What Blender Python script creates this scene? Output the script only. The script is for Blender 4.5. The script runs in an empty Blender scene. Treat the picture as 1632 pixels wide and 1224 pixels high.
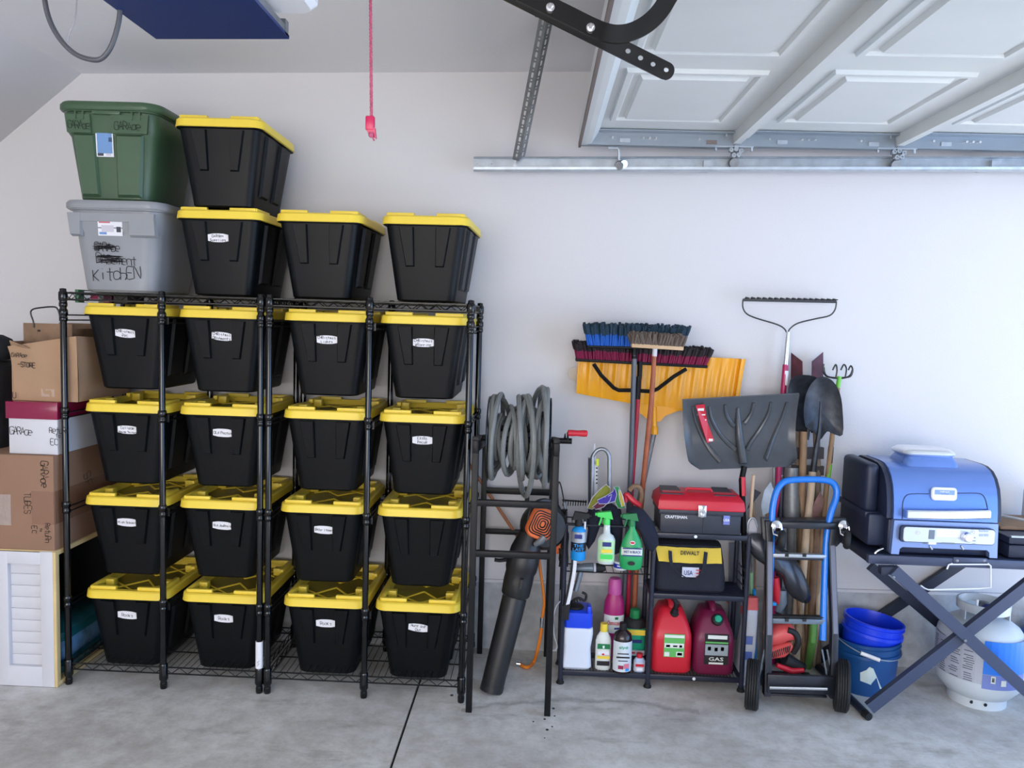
import bpy, bmesh, math, random
from mathutils import Vector, Matrix, Euler
random.seed(7)
S = bpy.context.scene
COL = S.collection
PI = math.pi
R = math.radians

# ------------------------------------------------------------------ camera
FPX, YAW, PITCH, ROLL, CAMH = 1249.5, .0341, .0798, .0302, 1.529
_f = Vector((-math.sin(YAW)*math.cos(PITCH), math.cos(YAW)*math.cos(PITCH), -math.sin(PITCH)))
_r0 = Vector((math.cos(YAW), math.sin(YAW), 0)); _u0 = _r0.cross(_f)
_r = math.cos(ROLL)*_r0 + math.sin(ROLL)*_u0
_u = -math.sin(ROLL)*_r0 + math.cos(ROLL)*_u0
cam = bpy.data.objects.new('camera', bpy.data.cameras.new('camera')); COL.objects.link(cam)
m3 = Matrix((_r, _u, -_f)).transposed()
cam.matrix_world = Matrix.Translation((0, 0, CAMH)) @ m3.to_4x4()
cam.data.sensor_width = 36; cam.data.lens = FPX*36/1632; cam.data.clip_start = .02
S.camera = cam
def _ray(px, py): return _f + _r*((px-816)/FPX) + _u*((612-py)/FPX)
def Yp(px, py, y):
    """point seen at photo pixel (px,py) at real distance y from the camera plane"""
    d = _ray(px, py); return Vector((0, 0, CAMH)) + d*(y/d.y)
def Zp(px, py, z=0):
    d = _ray(px, py); p = Vector((0, 0, CAMH)) + d*((z-CAMH)/d.z)
    return Vector((Yp(px, py, 3.51).x, 3.51, z)) if (z < .05 and p.y > 3.51) else p
def Xp(px, py, x):
    d = _ray(px, py); return Vector((0, 0, CAMH)) + d*(x/d.x)

# ------------------------------------------------------------------ world, lights, exposure
S.view_settings.view_transform = 'Standard'; S.view_settings.look = 'None'
S.view_settings.gamma = 1; S.view_settings.use_curve_mapping = False
S.view_settings.exposure = 0.8
W = bpy.data.worlds.new('world'); S.world = W; W.use_nodes = True
bg = W.node_tree.nodes['Background']; bg.inputs[0].default_value = (.50, .68, 1, 1); bg.inputs[1].default_value = 1.2
def area(name, loc, aim, sx, sy, power, col, spread=180):
    l = bpy.data.lights.new(name, 'AREA'); l.shape = 'RECTANGLE'; l.size = sx; l.size_y = sy; l.energy = power; l.color = col
    l.spread = R(spread)
    o = bpy.data.objects.new(name, l); COL.objects.link(o); o.location = loc
    o.rotation_euler = (Vector(aim)-Vector(loc)).to_track_quat('-Z', 'Y').to_euler(); return o
area('daylight_through_door', (4.3, .6, 1.15), (0, 1.7, 1.2), 4.6, 2.2, 44, (.16, .46, 1))
area('fill_behind_camera', (-1.1, -3.1, 1.5), (-1.0, 3.5, 1.6), 5.0, 1.8, 108, (1, .965, .93))  # added neutral fill lamp behind the camera, evens out the side light
sl_ = bpy.data.lights.new('sun', 'SUN'); sl_.energy = 9; sl_.angle = R(.6); sl_.color = (1, .96, .9)
so = bpy.data.objects.new('sun', sl_); COL.objects.link(so); so.rotation_euler = Vector((-.42, .12, -.9)).to_track_quat('-Z', 'Y').to_euler()

# ------------------------------------------------------------------ materials
MATS = {}
def mat(name, col, rough=.5, metal=0, spec=.5, noise=0, nscale=8, bump=0, bscale=60, coat=0, trans=0, alpha=1, emit=None, col2=None):
    if name in MATS: return MATS[name]
    m = bpy.data.materials.new(name); m.use_nodes = True; nt = m.node_tree; b = nt.nodes['Principled BSDF']
    b.inputs['Base Color'].default_value = (*col, 1); b.inputs['Roughness'].default_value = rough
    b.inputs['Metallic'].default_value = metal; b.inputs['Specular IOR Level'].default_value = spec
    if coat: b.inputs['Coat Weight'].default_value = coat
    if trans: b.inputs['Transmission Weight'].default_value = trans
    if alpha < 1: b.inputs['Alpha'].default_value = alpha
    if emit: b.inputs['Emission Color'].default_value = (*emit[0], 1); b.inputs['Emission Strength'].default_value = emit[1]
    if noise or bump:
        tc = nt.nodes.new('ShaderNodeTexCoord')
    if noise:
        n = nt.nodes.new('ShaderNodeTexNoise'); n.inputs['Scale'].default_value = nscale; n.inputs['Detail'].default_value = 6
        nt.links.new(tc.outputs['Object'], n.inputs['Vector'])
        r = nt.nodes.new('ShaderNodeValToRGB')
        c2 = col2 or tuple(c*(1-noise) for c in col)
        r.color_ramp.elements[0].position = .3; r.color_ramp.elements[1].position = .7
        r.color_ramp.elements[0].color = (*c2, 1)
        r.color_ramp.elements[1].color = (*[min(1, c*(1+noise*.3)) for c in col], 1)
        nt.links.new(n.outputs['Fac'], r.inputs['Fac']); nt.links.new(r.outputs['Color'], b.inputs['Base Color'])
    if bump:
        n2 = nt.nodes.new('ShaderNodeTexNoise'); n2.inputs['Scale'].default_value = bscale; n2.inputs['Detail'].default_value = 4
        nt.links.new(tc.outputs['Object'], n2.inputs['Vector'])
        bp = nt.nodes.new('ShaderNodeBump'); bp.inputs['Strength'].default_value = bump; bp.inputs['Distance'].default_value = .01
        nt.links.new(n2.outputs['Fac'], bp.inputs['Height']); nt.links.new(bp.outputs['Normal'], b.inputs['Normal'])
    MATS[name] = m; return m
def L(r, g, b): return tuple((c/255/12.92 if c/255 <= .04045 else ((c/255+.055)/1.055)**2.4) for c in (r, g, b))
mWall = mat('drywall_paint', L(214, 212, 214), .75, bump=.06, bscale=140)
mCeil = mat('ceiling_paint', L(232, 231, 234), .8, bump=.1, bscale=90)
mBlack = mat('black_plastic', L(7, 9, 12), .45, spec=.22, noise=.15, nscale=30, bump=.03, bscale=400)
mYel = mat('yellow_lid_plastic', L(242, 212, 70), .4, bump=.02, bscale=300)
mPost = mat('black_powder_coat', L(6, 6, 8), .14, spec=.5)
mFrame = mat('black_square_tube', L(12, 13, 17), .45, spec=.3)
mWire = mat('black_wire', L(12, 13, 15), .35)
mPaper = mat('white_sticker', L(232, 232, 238), .6)
mInk = mat('black_marker_ink', L(22, 20, 24), .6)
mBrush = mat('brushed_steel', L(232, 234, 238), .32, metal=.9)
mSteel = mat('galvanised_steel', L(186, 194, 202), .38, metal=.5, noise=.18, nscale=25)
mSteelD = mat('grey_steel', L(132, 135, 138), .4, metal=.35, noise=.2, nscale=40)
mChrome = mat('chrome', L(225, 226, 230), .12, metal=1)
mDoor = mat('door_panel_white', L(212, 216, 216), .42, noise=.04, nscale=4, bump=.02, bscale=50)
mWhite = mat('white_plastic', L(235, 236, 240), .4)
mRed = mat('red_plastic', L(200, 30, 52), .4)
mMaroon = mat('maroon_plastic', L(150, 30, 75), .4)
mRubber = mat('black_rubber', L(20, 21, 23), .65, noise=.2, nscale=40)
mCard = mat('cardboard', L(176, 142, 112), .85, noise=.1, nscale=5, bump=.05, bscale=30)
mCard2 = mat('brown_cardboard', L(150, 116, 94), .85, noise=.1, nscale=5, bump=.05, bscale=30)
mTape = mat('packing_tape', L(140, 104, 84), .25)
mPine = mat('raw_pine', L(222, 196, 140), .7, noise=.12, nscale=12)
mWhitePaint = mat('white_painted_wood', L(210, 210, 216), .5, noise=.04, nscale=8)
mWoodBrown = mat('weathered_wood', L(140, 112, 88), .75, noise=.35, nscale=14, bump=.1, bscale=30)

# ------------------------------------------------------------------ mesh builder
WORLDSET = set()
class B:
    def __init__(s): s.bm = bmesh.new()
    def box(s, c, d, rot=None, bev=0, seg=2, taper=None):
        M = Matrix.Translation(Vector(c))
        if rot is not None: M = M @ (rot.to_4x4() if isinstance(rot, Matrix) else Euler(rot).to_matrix().to_4x4())
        r = bmesh.ops.create_cube(s.bm, size=1, matrix=M @ Matrix.Diagonal((*d, 1)))
        if taper:
            for v in r['verts']:
                l = M.inverted() @ v.co
                if l.z < 0: v.co = M @ Vector((l.x*taper[0], l.y*taper[1], l.z))
        if bev:
            es = list({e for v in r['verts'] for e in v.link_edges})
            bmesh.ops.bevel(s.bm, geom=es, offset=bev, segments=seg, affect='EDGES', profile=.5)
        return s
    def bar(s, p0, p1, w, h, up=(0, 0, 1), bev=0):
        p0 = Vector(p0); p1 = Vector(p1); a = (p1-p0).normalized(); u = Vector(up)
        x = a.cross(u)
        if x.length < 1e-4: x = a.cross(Vector((0, 1, 0)))
        x.normalize(); u = x.cross(a)
        M = Matrix((x, a, u)).transposed()
        return s.box((p0+p1)/2, (w, (p1-p0).length, h), M, bev)
    def cyl(s, p0, p1, r0, r1=None, n=16, caps=True):
        return s.tube([p0, p1], [r0, r0 if r1 is None else r1], n, caps=caps)
    def tube(s, pts, r, n=8, closed=False, caps=True, flat=1):
        pts = [Vector(p) for p in pts]; N = len(pts)
        rr = r if isinstance(r, (list, tuple)) else [r]*N
        tans = []
        for i in range(N):
            a = pts[(i-1) % N] if (closed or i > 0) else pts[i]
            b = pts[(i+1) % N] if (closed or i < N-1) else pts[i]
            t = (b-a); tans.append(t.normalized() if t.length > 1e-9 else Vector((0, 0, 1)))
        u = Vector((0, 0, 1)) if abs(tans[0].z) < .95 else Vector((0, 1, 0))
        rings = []
        for i in range(N):
            t = tans[i]; u = (u-t*u.dot(t))
            if u.length < 1e-5: u = t.orthogonal()
            u.normalize(); v = t.cross(u)
            rings.append([s.bm.verts.new(pts[i]+(u*math.cos(2*PI*k/n)+v*math.sin(2*PI*k/n)*flat)*rr[i]) for k in range(n)])
        for i in range(N if closed else N-1):
            A = rings[i]; C = rings[(i+1) % N]
            for k in range(n): s._f((A[k], A[(k+1) % n], C[(k+1) % n], C[k]))
        if caps and not closed: s._f(rings[0][::-1]); s._f(rings[-1])
        return s
    def _f(s, vs):
        try: return s.bm.faces.new(vs)
        except ValueError: return None
    def loft(s, rings, caps=(True, True), closed=True):
        vr = [[s.bm.verts.new(Vector(p)) for p in r] for r in rings]; n = len(vr[0])
        for A, C in zip(vr, vr[1:]):
            for k in range(n if closed else n-1): s._f((A[k], A[(k+1) % n], C[(k+1) % n], C[k]))
        if closed and caps[0]: s._f(vr[0][::-1])
        if closed and caps[1]: s._f(vr[-1])
        return s
    def lathe(s, prof, o=(0, 0, 0), axis=(0, 0, 1), n=24, sc=(1, 1), caps=(True, True)):
        q = Vector((0, 0, 1)).rotation_difference(Vector(axis)).to_matrix()
        o = Vector(o)
        return s.loft([[o+q @ Vector((r*sc[0]*math.cos(2*PI*k/n), r*sc[1]*math.sin(2*PI*k/n), z)) for k in range(n)] for r, z in prof], caps)
    def prism(s, poly, a, b, M=None):
        """poly in xz plane, from y=a to y=b (then transformed by M)"""
        M = M or Matrix.Identity(4)
        return s.loft([[M @ Vector((x, a, z)) for x, z in poly], [M @ Vector((x, b, z)) for x, z in poly]])
    def quad(s, pts): s._f([s.bm.verts.new(Vector(p)) for p in pts]); return s
    def rrect(s, levels, rad, n=5, caps=(True, True)):
        """levels: (w, d, z[, cx, cy, rad]) rounded rectangles in xy lofted along z"""
        rings = []
        for lv in levels:
            w, d, z = lv[:3]; cx, cy = (lv[3], lv[4]) if len(lv) > 4 else (0, 0); rd = lv[5] if len(lv) > 5 else rad
            rd = min(rd, w/2*.999, d/2*.999)
            ring = []
            for qx, qy, a0 in ((1, 1, 0), (-1, 1, 90), (-1, -1, 180), (1, -1, 270)):
                for k in range(n+1):
                    a = R(a0+90*k/n); ring.append((cx+qx*(w/2-rd)+rd*math.cos(a), cy+qy*(d/2-rd)+rd*math.sin(a), z))
            rings.append(ring)
        return s.loft(rings, caps)
    def xf(s, M):
        bmesh.ops.transform(s.bm, matrix=M, verts=s.bm.verts); return s
    def build(s, name, m, parent=None, smooth=True, kind=None, ang=38, label=None, bev=0):
        bm = s.bm
        bmesh.ops.recalc_face_normals(bm, faces=bm.faces)
        if bev: bmesh.ops.bevel(bm, geom=[e for e in bm.edges if len(e.link_faces) == 2 and e.calc_face_angle(0) > R(40)], offset=bev, segments=2, affect='EDGES', profile=.6)
        me = bpy.data.meshes.new(name); bm.to_mesh(me); bm.free()
        if m: me.materials.append(m)
        if smooth:
            me.polygons.foreach_set('use_smooth', [True]*len(me.polygons)); me.set_sharp_from_angle(angle=R(ang))
        return link(name, me, parent, kind, label)
def link(name, me, parent=None, kind=None, label=None):
    o = bpy.data.objects.new(name, me); COL.objects.link(o)
    if parent:
        o.parent = parent
        if parent.name in WORLDSET:
            o.matrix_parent_inverse = Matrix.Translation(-parent.location)
    if kind: o['kind'] = kind
    if label: o['label'] = label
    return o
def thing(name, label, cat, loc=(0, 0, 0), rz=0, group=None, world=True):
    o = bpy.data.objects.new(name, None); COL.objects.link(o); o.location = loc; o.rotation_euler = (0, 0, rz)
    o.empty_display_size = .05; o['label'] = label; o['category'] = cat
    if group: o['group'] = group
    if world: WORLDSET.add(o.name)
    return o
def tag(o, label, cat, group=None):
    o['label'] = label; o['category'] = cat
    if group: o['group'] = group
    return o
def struct(name, b, m, **k): o = b.build(name, m, kind='structure', **k); return o
def dup(root, loc, rz, label, group=None):
    r = root.copy(); COL.objects.link(r); r.location = loc; r.rotation_euler = (0, 0, rz); r['label'] = label
    if group: r['group'] = group
    for ch in list(root.children):
        c = ch.copy(); COL.objects.link(c); c.parent = r
        for g in list(ch.children):
            d = g.copy(); COL.objects.link(d); d.parent = c
    return r
def arc(c, r, a0, a1, n, ux=(1, 0, 0), uy=(0, 0, 1)):
    c = Vector(c); ux = Vector(ux); uy = Vector(uy)
    return [c+(ux*math.cos(R(a0+(a1-a0)*k/n))+uy*math.sin(R(a0+(a1-a0)*k/n)))*r for k in range(n+1)]
def smoothpts(pts, n=6, closed=False):
    pts = [Vector(p) for p in pts]; out = []; N = len(pts)
    g = (lambda i: pts[i % N]) if closed else (lambda i: pts[max(0, min(N-1, i))])
    for i in range(N if closed else N-1):
        a, b, c, d = g(i-1), g(i), g(i+1), g(i+2)
        for k in range(n):
            t = k/n; out.append(.5*((2*b)+(c-a)*t+(2*a-5*b+4*c-d)*t*t+(3*b-a-3*c+d)*t**3))
    if not closed: out.append(pts[-1])
    return out

# ------------------------------------------------------------------ writing
G = {'A':'002640;1232','B':'0006365433;0333423100;','C':'45361605010130 41','D':'000626440220;','E':'46060040;0333','F':'460600;0333','G':'4536160501103041432 3','H':'0006;0343;4640',
'I':'2026','J':'4641301001','K':'0006;4603;0340','L':'060040','M':'0006234640','N':'00064046','O':'1030414536160501 10','P':'0006364433 03','Q':'103041453616050110;2240','R':'0006364433 03;2340','S':'453616051333424130100 1',
'T':'0646;2620','U':'06011030414 6','V':'062046','W':'0610233046','X':'0640;0046','Y':'062346;2320','Z':'06460040','a':'4434241301102030 41;4440','c':'4334140301103041','d':'4434140301103041;4640','e':'0242433414030110 30','g':'4434140301103041;444130','h':'0006;0333423 0','i':'2024;2626',
'k':'0006;4402;0240','l':'2620','m':'0004;0314232 0;23344340','n':'0004;0314344340','o':'10304143341403011 0','p':'00 04;0414343202','r':'1014;13243443','s':'4334141332413010','t':'2620 30;0444','u':'0401103041;4440','w':'0410233044','y':'0422;4400','f':'4536262 0;1434','b':'0006;0333423000','-':'0343','/':'0046','.':'2021',"'":'2625'}
def hand(text, o, ux, uz, h, parent, m=None, w=None, sp=1.15, name='handwriting', jit=.18, seed=1, n=4):
    """marker writing: each stroke a thin flat tube laid on the surface"""
    rnd = random.Random(seed); b = B(); o = Vector(o); ux = Vector(ux).normalized(); uz = Vector(uz).normalized()
    u = h/6; w = w or h*.055; x = 0
    for ch in text:
        if ch == ' ': x += 3*u; continue
        sc = rnd.uniform(.9, 1.1); dy = rnd.uniform(-.3, .3)*u
        for st in G.get(ch, '').split(';'):
            st = st.replace(' ', '')
            pts = [(int(st[i]), int(st[i+1])) for i in range(0, len(st)-1, 2)]
            if not pts: continue
            P = [o+ux*(x+(px+rnd.uniform(-jit, jit))*u*.8*sc)+uz*((py+rnd.uniform(-jit, jit))*u*sc+dy) for px, py in pts]
            if len(P) > 3: P = smoothpts(P, 3)
            b.tube(P, w, n)
        x += 5*u*sp*.8
    return b.build(name, m or mInk, parent, smooth=False)
def txt(text, c, width, height, parent, m, rot=(PI/2, 0, 0), name='lettering', depth=.0004, shear=0, bold=0):
    """printed lettering centred at c, fitted to width x height"""
    cu = bpy.data.curves.new(name, 'FONT'); cu.body = text; cu.size = 1; cu.align_x = 'CENTER'; cu.extrude = .01; cu.shear = shear
    cu.resolution_u = 2
    if bold: cu.offset = bold
    to = bpy.data.objects.new('t', cu); COL.objects.link(to)
    dg = bpy.context.evaluated_depsgraph_get(); me = bpy.data.meshes.new_from_object(to.evaluated_get(dg))
    bpy.data.objects.remove(to)
    xs = [v.co.x for v in me.vertices]; ys = [v.co.y for v in me.vertices]
    if not xs: return None
    cx, cy = (max(xs)+min(xs))/2, (max(ys)+min(ys))/2; sx = width/(max(xs)-min(xs)); sy = height/(max(ys)-min(ys))
    M = Matrix.Translation(Vector(c)) @ (rot.to_4x4() if isinstance(rot, Matrix) else Euler(rot).to_matrix().to_4x4()) @ Matrix.Diagonal((sx, sy, depth/.02*1, 1)) @ Matrix.Translation((-cx, -cy, 0))
    me.transform(M); me.materials.clear(); me.materials.append(m); me.name = name
    return link(name, me, parent)
def patch(c, w, h, parent, m, name='label_sticker', rot=None, th=.0008, bev=0, label=None):
    """thin sticker facing the camera side (-y)"""
    b = B(); b.box((0, 0, 0), (w, th, h), None, bev)
    M = Matrix.Translation(Vector(c)) @ ((rot if isinstance(rot, Matrix) else Euler(rot).to_matrix()).to_4x4() if rot is not None else Matrix.Identity(4))
    return b.xf(M).build(name, m, parent, label=label)

# ================================================================== ROOM
WY = 3.56                      # inner face of the long side wall
def zc(x): return 2.632+.0235*x   # the slab falls towards the door, so ceiling and sill climb against it
def zl(x): return .334+.0145*x
mConc = mat('floor_concrete', L(150, 149, 147), .62)
nt = mConc.node_tree; bs = nt.nodes['Principled BSDF']; tc = nt.nodes.new('ShaderNodeTexCoord')
def nnoise(sc, det, src=tc.outputs['Object'], rough=.6):
    n = nt.nodes.new('ShaderNodeTexNoise'); n.inputs['Scale'].default_value = sc; n.inputs['Detail'].default_value = det
    n.inputs['Roughness'].default_value = rough; nt.links.new(src, n.inputs['Vector']); return n
def ramp(a, ca, b_, cb, src):
    r = nt.nodes.new('ShaderNodeValToRGB'); r.color_ramp.elements[0].position = a; r.color_ramp.elements[1].position = b_
    r.color_ramp.elements[0].color = ca; r.color_ramp.elements[1].color = cb; nt.links.new(src, r.inputs['Fac']); return r
def mixc(mode, fac, a, b_):
    x = nt.nodes.new('ShaderNodeMix'); x.data_type = 'RGBA'; x.blend_type = mode
    x.inputs['Factor'].default_value = fac
    nt.links.new(a, x.inputs['A']); nt.links.new(b_, x.inputs['B']); return x
n1 = nnoise(2.2, 8); r1 = ramp(.3, (*L(190, 187, 183), 1), .68, (*L(230, 229, 226), 1), n1.outputs['Fac'])
n2 = nnoise(14, 10); r2 = ramp(.35, (*L(232, 230, 226), 1), .6, (1, 1, 1, 1), n2.outputs['Fac'])
n3 = nnoise(60, 6); r3 = ramp(.3, (.86, .86, .86, 1), .55, (1, 1, 1, 1), n3.outputs['Fac'])
mx1 = mixc('MULTIPLY', 1, r1.outputs['Color'], r2.outputs['Color']); mx2 = mixc('MULTIPLY', .7, mx1.outputs['Result'], r3.outputs['Color'])
mp = nt.nodes.new('ShaderNodeMapping'); mp.inputs['Scale'].default_value = (1.2, 4.5, 1); nt.links.new(tc.outputs['Object'], mp.inputs['Vector'])
n4 = nnoise(1.6, 9, mp.outputs['Vector'], .7); r4 = ramp(.56, (1, 1, 1, 1), .72, (.55, .54, .53, 1), n4.outputs['Fac'])
mx3 = mixc('MULTIPLY', .8, mx2.outputs['Result'], r4.outputs['Color'])
sep = nt.nodes.new('ShaderNodeSeparateXYZ'); nt.links.new(tc.outputs['Object'], sep.inputs[0])
def mth(op, a, b_=None, c=None):
    x = nt.nodes.new('ShaderNodeMath'); x.operation = op
    for i, v in enumerate((a, b_, c)):
        if v is None: continue
        if isinstance(v, (int, float)): x.inputs[i].default_value = v
        else: nt.links.new(v, x.inputs[i])
    return x.outputs[0]
sA, sB, sC = Zp(735, 1132), Zp(960, 1117), Zp(1115, 1136); xm_ = sB.x; kq = ((sA.y+sC.y)/2-sB.y)/(((sC.x-sA.x)/2)**2)
nz = nnoise(9, 5); off = mth('MULTIPLY', mth('SUBTRACT', nz.outputs['Fac'], .5), .10)
dx_ = mth('SUBTRACT', sep.outputs[0], xm_); yc_ = mth('ADD', mth('ADD', mth('MULTIPLY', mth('MULTIPLY', dx_, dx_), kq), sB.y), off)
dd_ = mth('ABSOLUTE', mth('SUBTRACT', sep.outputs[1], yc_))
band = mth('SUBTRACT', 1, mth('MULTIPLY', dd_, 42)); band = mth('MAXIMUM', band, 0)
inx = mth('MULTIPLY', mth('GREATER_THAN', sep.outputs[0], sA.x), mth('LESS_THAN', sep.outputs[0], sC.x))
fac = mth('MULTIPLY', mth('MULTIPLY', band, inx), .55)
mx4 = nt.nodes.new('ShaderNodeMix'); mx4.data_type = 'RGBA'; mx4.blend_type = 'MULTIPLY'; nt.links.new(fac, mx4.inputs['Factor']); nt.links.new(mx3.outputs['Result'], mx4.inputs['A']); mx4.inputs['B'].default_value = (.35, .34, .33, 1)
nt.links.new(mx4.outputs['Result'], bs.inputs['Base Color'])
bp = nt.nodes.new('ShaderNodeBump'); bp.inputs['Strength'].default_value = .12; bp.inputs['Distance'].default_value = .006
nt.links.new(n3.outputs['Fac'], bp.inputs['Height']); nt.links.new(bp.outputs['Normal'], bs.inputs['Normal'])

XJ, XO = -.461, 3.75
b = B(); b.box(((-3.6+XJ-.005)/2, -.02, -.05), (XJ-.005+3.6, 7.2, .1)); b.box(((XJ+.005+XO)/2, -.02, -.05), (XO-XJ-.005, 7.2, .1))
b.box((0, 0, -.075), (7.0, 7.0, .05))
struct('floor', b, mConc, smooth=False)
# old stain line across the slab and a few oil drips
sA, sB, sC = Zp(735, 1132), Zp(960, 1117), Zp(1115, 1136)
b = B(); b.box((XJ, 0, -.018), (.0096, 7.1, .012)); struct('trim_3', b, mat('joint_filler', L(30, 30, 32), .9), smooth=False)
b = B(); b.box((XO+4.5, 0, -.06), (9, 14, .1)); struct('driveway', b, mat('driveway_concrete', L(185, 184, 180), .8, noise=.1, nscale=3), smooth=False)
# long side wall, with the concrete foundation showing below the drywall
def sheet(x0, x1, za0, za1, zb0, zb1, y, t):
    b = B(); b.loft([[(x0, y, za0), (x1, y, za1), (x1, y+t, za1), (x0, y+t, za0)], [(x0, y, zb0), (x1, y, zb1), (x1, y+t, zb1), (x0, y+t, zb0)]]); return b
struct('wall_back', sheet(-3.7, XO+.2, zl(-3.7), zl(XO+.2), 2.75, 2.75, WY, .12), mWall, smooth=False)
mBlock = mat('foundation_concrete', L(192, 194, 197), .85, noise=.28, nscale=16, bump=.35, bscale=45)
struct('foundation', sheet(-3.7, XO+.2, -.02, -.02, zl(-3.7)-.012, zl(XO)-.012, WY-.006, .12), mBlock, smooth=False)
struct('trim_1', sheet(-3.7, XO+.2, zl(-3.7)-.011, zl(XO)-.011, zl(-3.7)+.002, zl(XO)+.002, WY-.011, .03), mWall, smooth=False)
XS = -2.105                    # where the flat ceiling breaks into the slope
b = B(); b.loft([[(XS, -3.6, zc(XS)), (XO+.2, -3.6, zc(XO)), (XO+.2, -3.6, 2.95), (XS, -3.6, 2.95)], [(XS, 3.6, zc(XS)), (XO+.2, 3.6, zc(XO)), (XO+.2, 3.6, 2.95), (XS, 3.6, 2.95)]])
struct('ceiling', b, mCeil, smooth=False)
sl = (2.581-2.268)/(2.488-2.104)
b = B(); b.loft([[(XS, y, zc(XS)), (-3.7, y, zc(XS)-sl*(XS+3.7)*1.0), (-3.7, y, 2.95), (XS, y, 2.95)] for y in (-3.6, 3.6)])
struct('ceiling_slope', b, mWall, smooth=False)
b = B(); b.box((-3.65, 0, 1.3), (.1, 7.2, 2.7)); struct('wall_left', b, mWall, smooth=False)
b = B(); b.box((0, -3.6, 1.35), (7.6, .1, 2.8)); struct('wall_front', b, mWall, smooth=False)
b = B(); b.box((XO+.06, -2.9, 1.35), (.12, 1.4, 2.8)); b.box((XO+.06, 0, 2.55), (.12, 7.2, .5)); b.box((XO+.06, 3.5, 1.35), (.12, .12, 2.8))
struct('wall_right', b, mWall, smooth=False)
# ================================================================== STORAGE RACKS
RY0, RY1, RH = 3.028, 3.478, 1.6
PX0, PW, PG = -1.876, .3932, .0333
colx = [PX0, PX0+PW, PX0+2*PW, PX0+2*PW+PG, PX0+3*PW+PG, PX0+4*PW+PG]
rowz = [Yp(190, 502, 3.055).z, Yp(190, 657, 3.055).z, Yp(190, 806, 3.055).z, Yp(190, 955, 3.055).z]   # underside of the lid rims
def wire_shelf(x0, x1, y0, y1, z, parent):
    b = B(); r = .0028
    for zz in (z, z-.026):
        b.tube([(x0, y0, zz), (x1, y0, zz), (x1, y1, zz), (x0, y1, zz)], .0034, 6, closed=True)
    n = int((x1-x0)/.032)
    for yy in (y0, y1):
        b.tube([(x0+(x1-x0)*k/n, yy, z-.001-(.024 if k % 2 else 0)) for k in range(n+1)], .0022, 4)
    n = int((y1-y0)/.032)
    for xx in (x0, x1):
        b.tube([(xx, y0+(y1-y0)*k/n, z-.001-(.024 if k % 2 else 0)) for k in range(n+1)], .0022, 4)
    k = 1
    while x0+k*.0265 < x1: b.cyl((x0+k*.0265, y0, z+.003), (x0+k*.0265, y1, z+.003), .0016, n=4); k += 1
    for f in (.33, .66): b.cyl((x0, y0+(y1-y0)*f, z-.001), (x1, y0+(y1-y0)*f, z-.001), .0034, n=6)
    return b.build('wire_shelf', mWire, parent)
def make_rack(xs, label):
    t = thing('tote_rack', label, 'storage rack', ((xs[0]+xs[2])/2, (RY0+RY1)/2, 0), world=True)
    for y in (RY0, RY1):
        for x in xs:
            b = B(); b.lathe([(.0125, 0), (.0125, RH), (.0115, RH+.004), (.004, RH+.006)], (x, y, 0), n=16)
            p = b.build('post', mPost, t)
            b = B()
            b.lathe([(.011, 0), (.014, .004), (.014, .022), (.0115, .03), (.0175, .04), (.0175, .058), (.016, .062), (.0165, .098), (.0138, .104)], (x, y, 0), n=14, caps=(True, False)); b.build('foot', mPost, p)
            for z in [rz-.022 for rz in rowz]+[RH-.058]:
                top = z > RH-.07
                h = .062 if top else .05
                b = B(); b.lathe([(.0125, 0), (.0155, .004), (.0155, .016), (.0142, .018), (.0142, .024), (.0168, .028), (.0168, h-.006), (.0135, h)], (x, y, z-.01), n=14, caps=(False, False)); b.build('collar', mPost, p)
    wire_shelf(xs[0], xs[2], RY0, RY1, RH-.012, t)
    wire_shelf(xs[0], xs[2], RY0, RY1, .088, t)
    for i, rz in enumerate(rowz):                      # paired side wires that carry the lid rims
        for k, x in enumerate(xs):
            b = B(); s = -1 if k == 2 else 1
            for dz in (-.006, -.026): 
                b.cyl((x+s*.004, RY0, rz+dz), (x+s*.004, RY1, rz+dz), .0028, n=6)
            if k == 1:
                for dz in (-.006, -.026): b.cyl((x+.017, RY0+.01, rz+dz), (x+.017, RY1-.01, rz+dz), .0028, n=6); 
                b.bar((x-.013, RY0+.014, rz-.016), (x+.022, RY0+.014, rz-.016), .004, .03)
            b.build('side_rail', mWire, t)
        b = B()
        b.cyl((xs[0], RY1, rz-.01), (xs[2], RY1, rz-.01), .003, n=6); b.cyl((xs[0], RY1, rz-.036), (xs[2], RY1, rz-.036), .003, n=6)
        n = 26; b.tube([(xs[0]+(xs[2]-xs[0])*q/n, RY1, rz-.011-(.024 if q % 2 else 0)) for q in range(n+1)], .002, 4)
        b.build('rear_truss', mWire, t)
    return t
rackL = make_rack(colx[:3], 'left black wire rack holding eight totes, standing beside the cardboard boxes')
rackR = make_rack(colx[3:], 'right black wire rack holding eight totes, next to the hose reel cart')
# paper sleeve on the third front post
b = B(); b.tube([(colx[2], RY0, .105), (colx[2], RY0, .215)], .0150, 16); 
o = b.build('paper_tag', mPaper, rackL, label='white paper tag wrapped round a front post'); 
b = B(); b.tube([(colx[2]-.004, RY0-.0152, .118), (colx[2]+.004, RY0-.0152, .126), (colx[2]-.003, RY0-.0152, .132), (colx[2]+.005, RY0-.0152, .14)], .0007, 4); b.build('handwriting', mInk, o)

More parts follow.
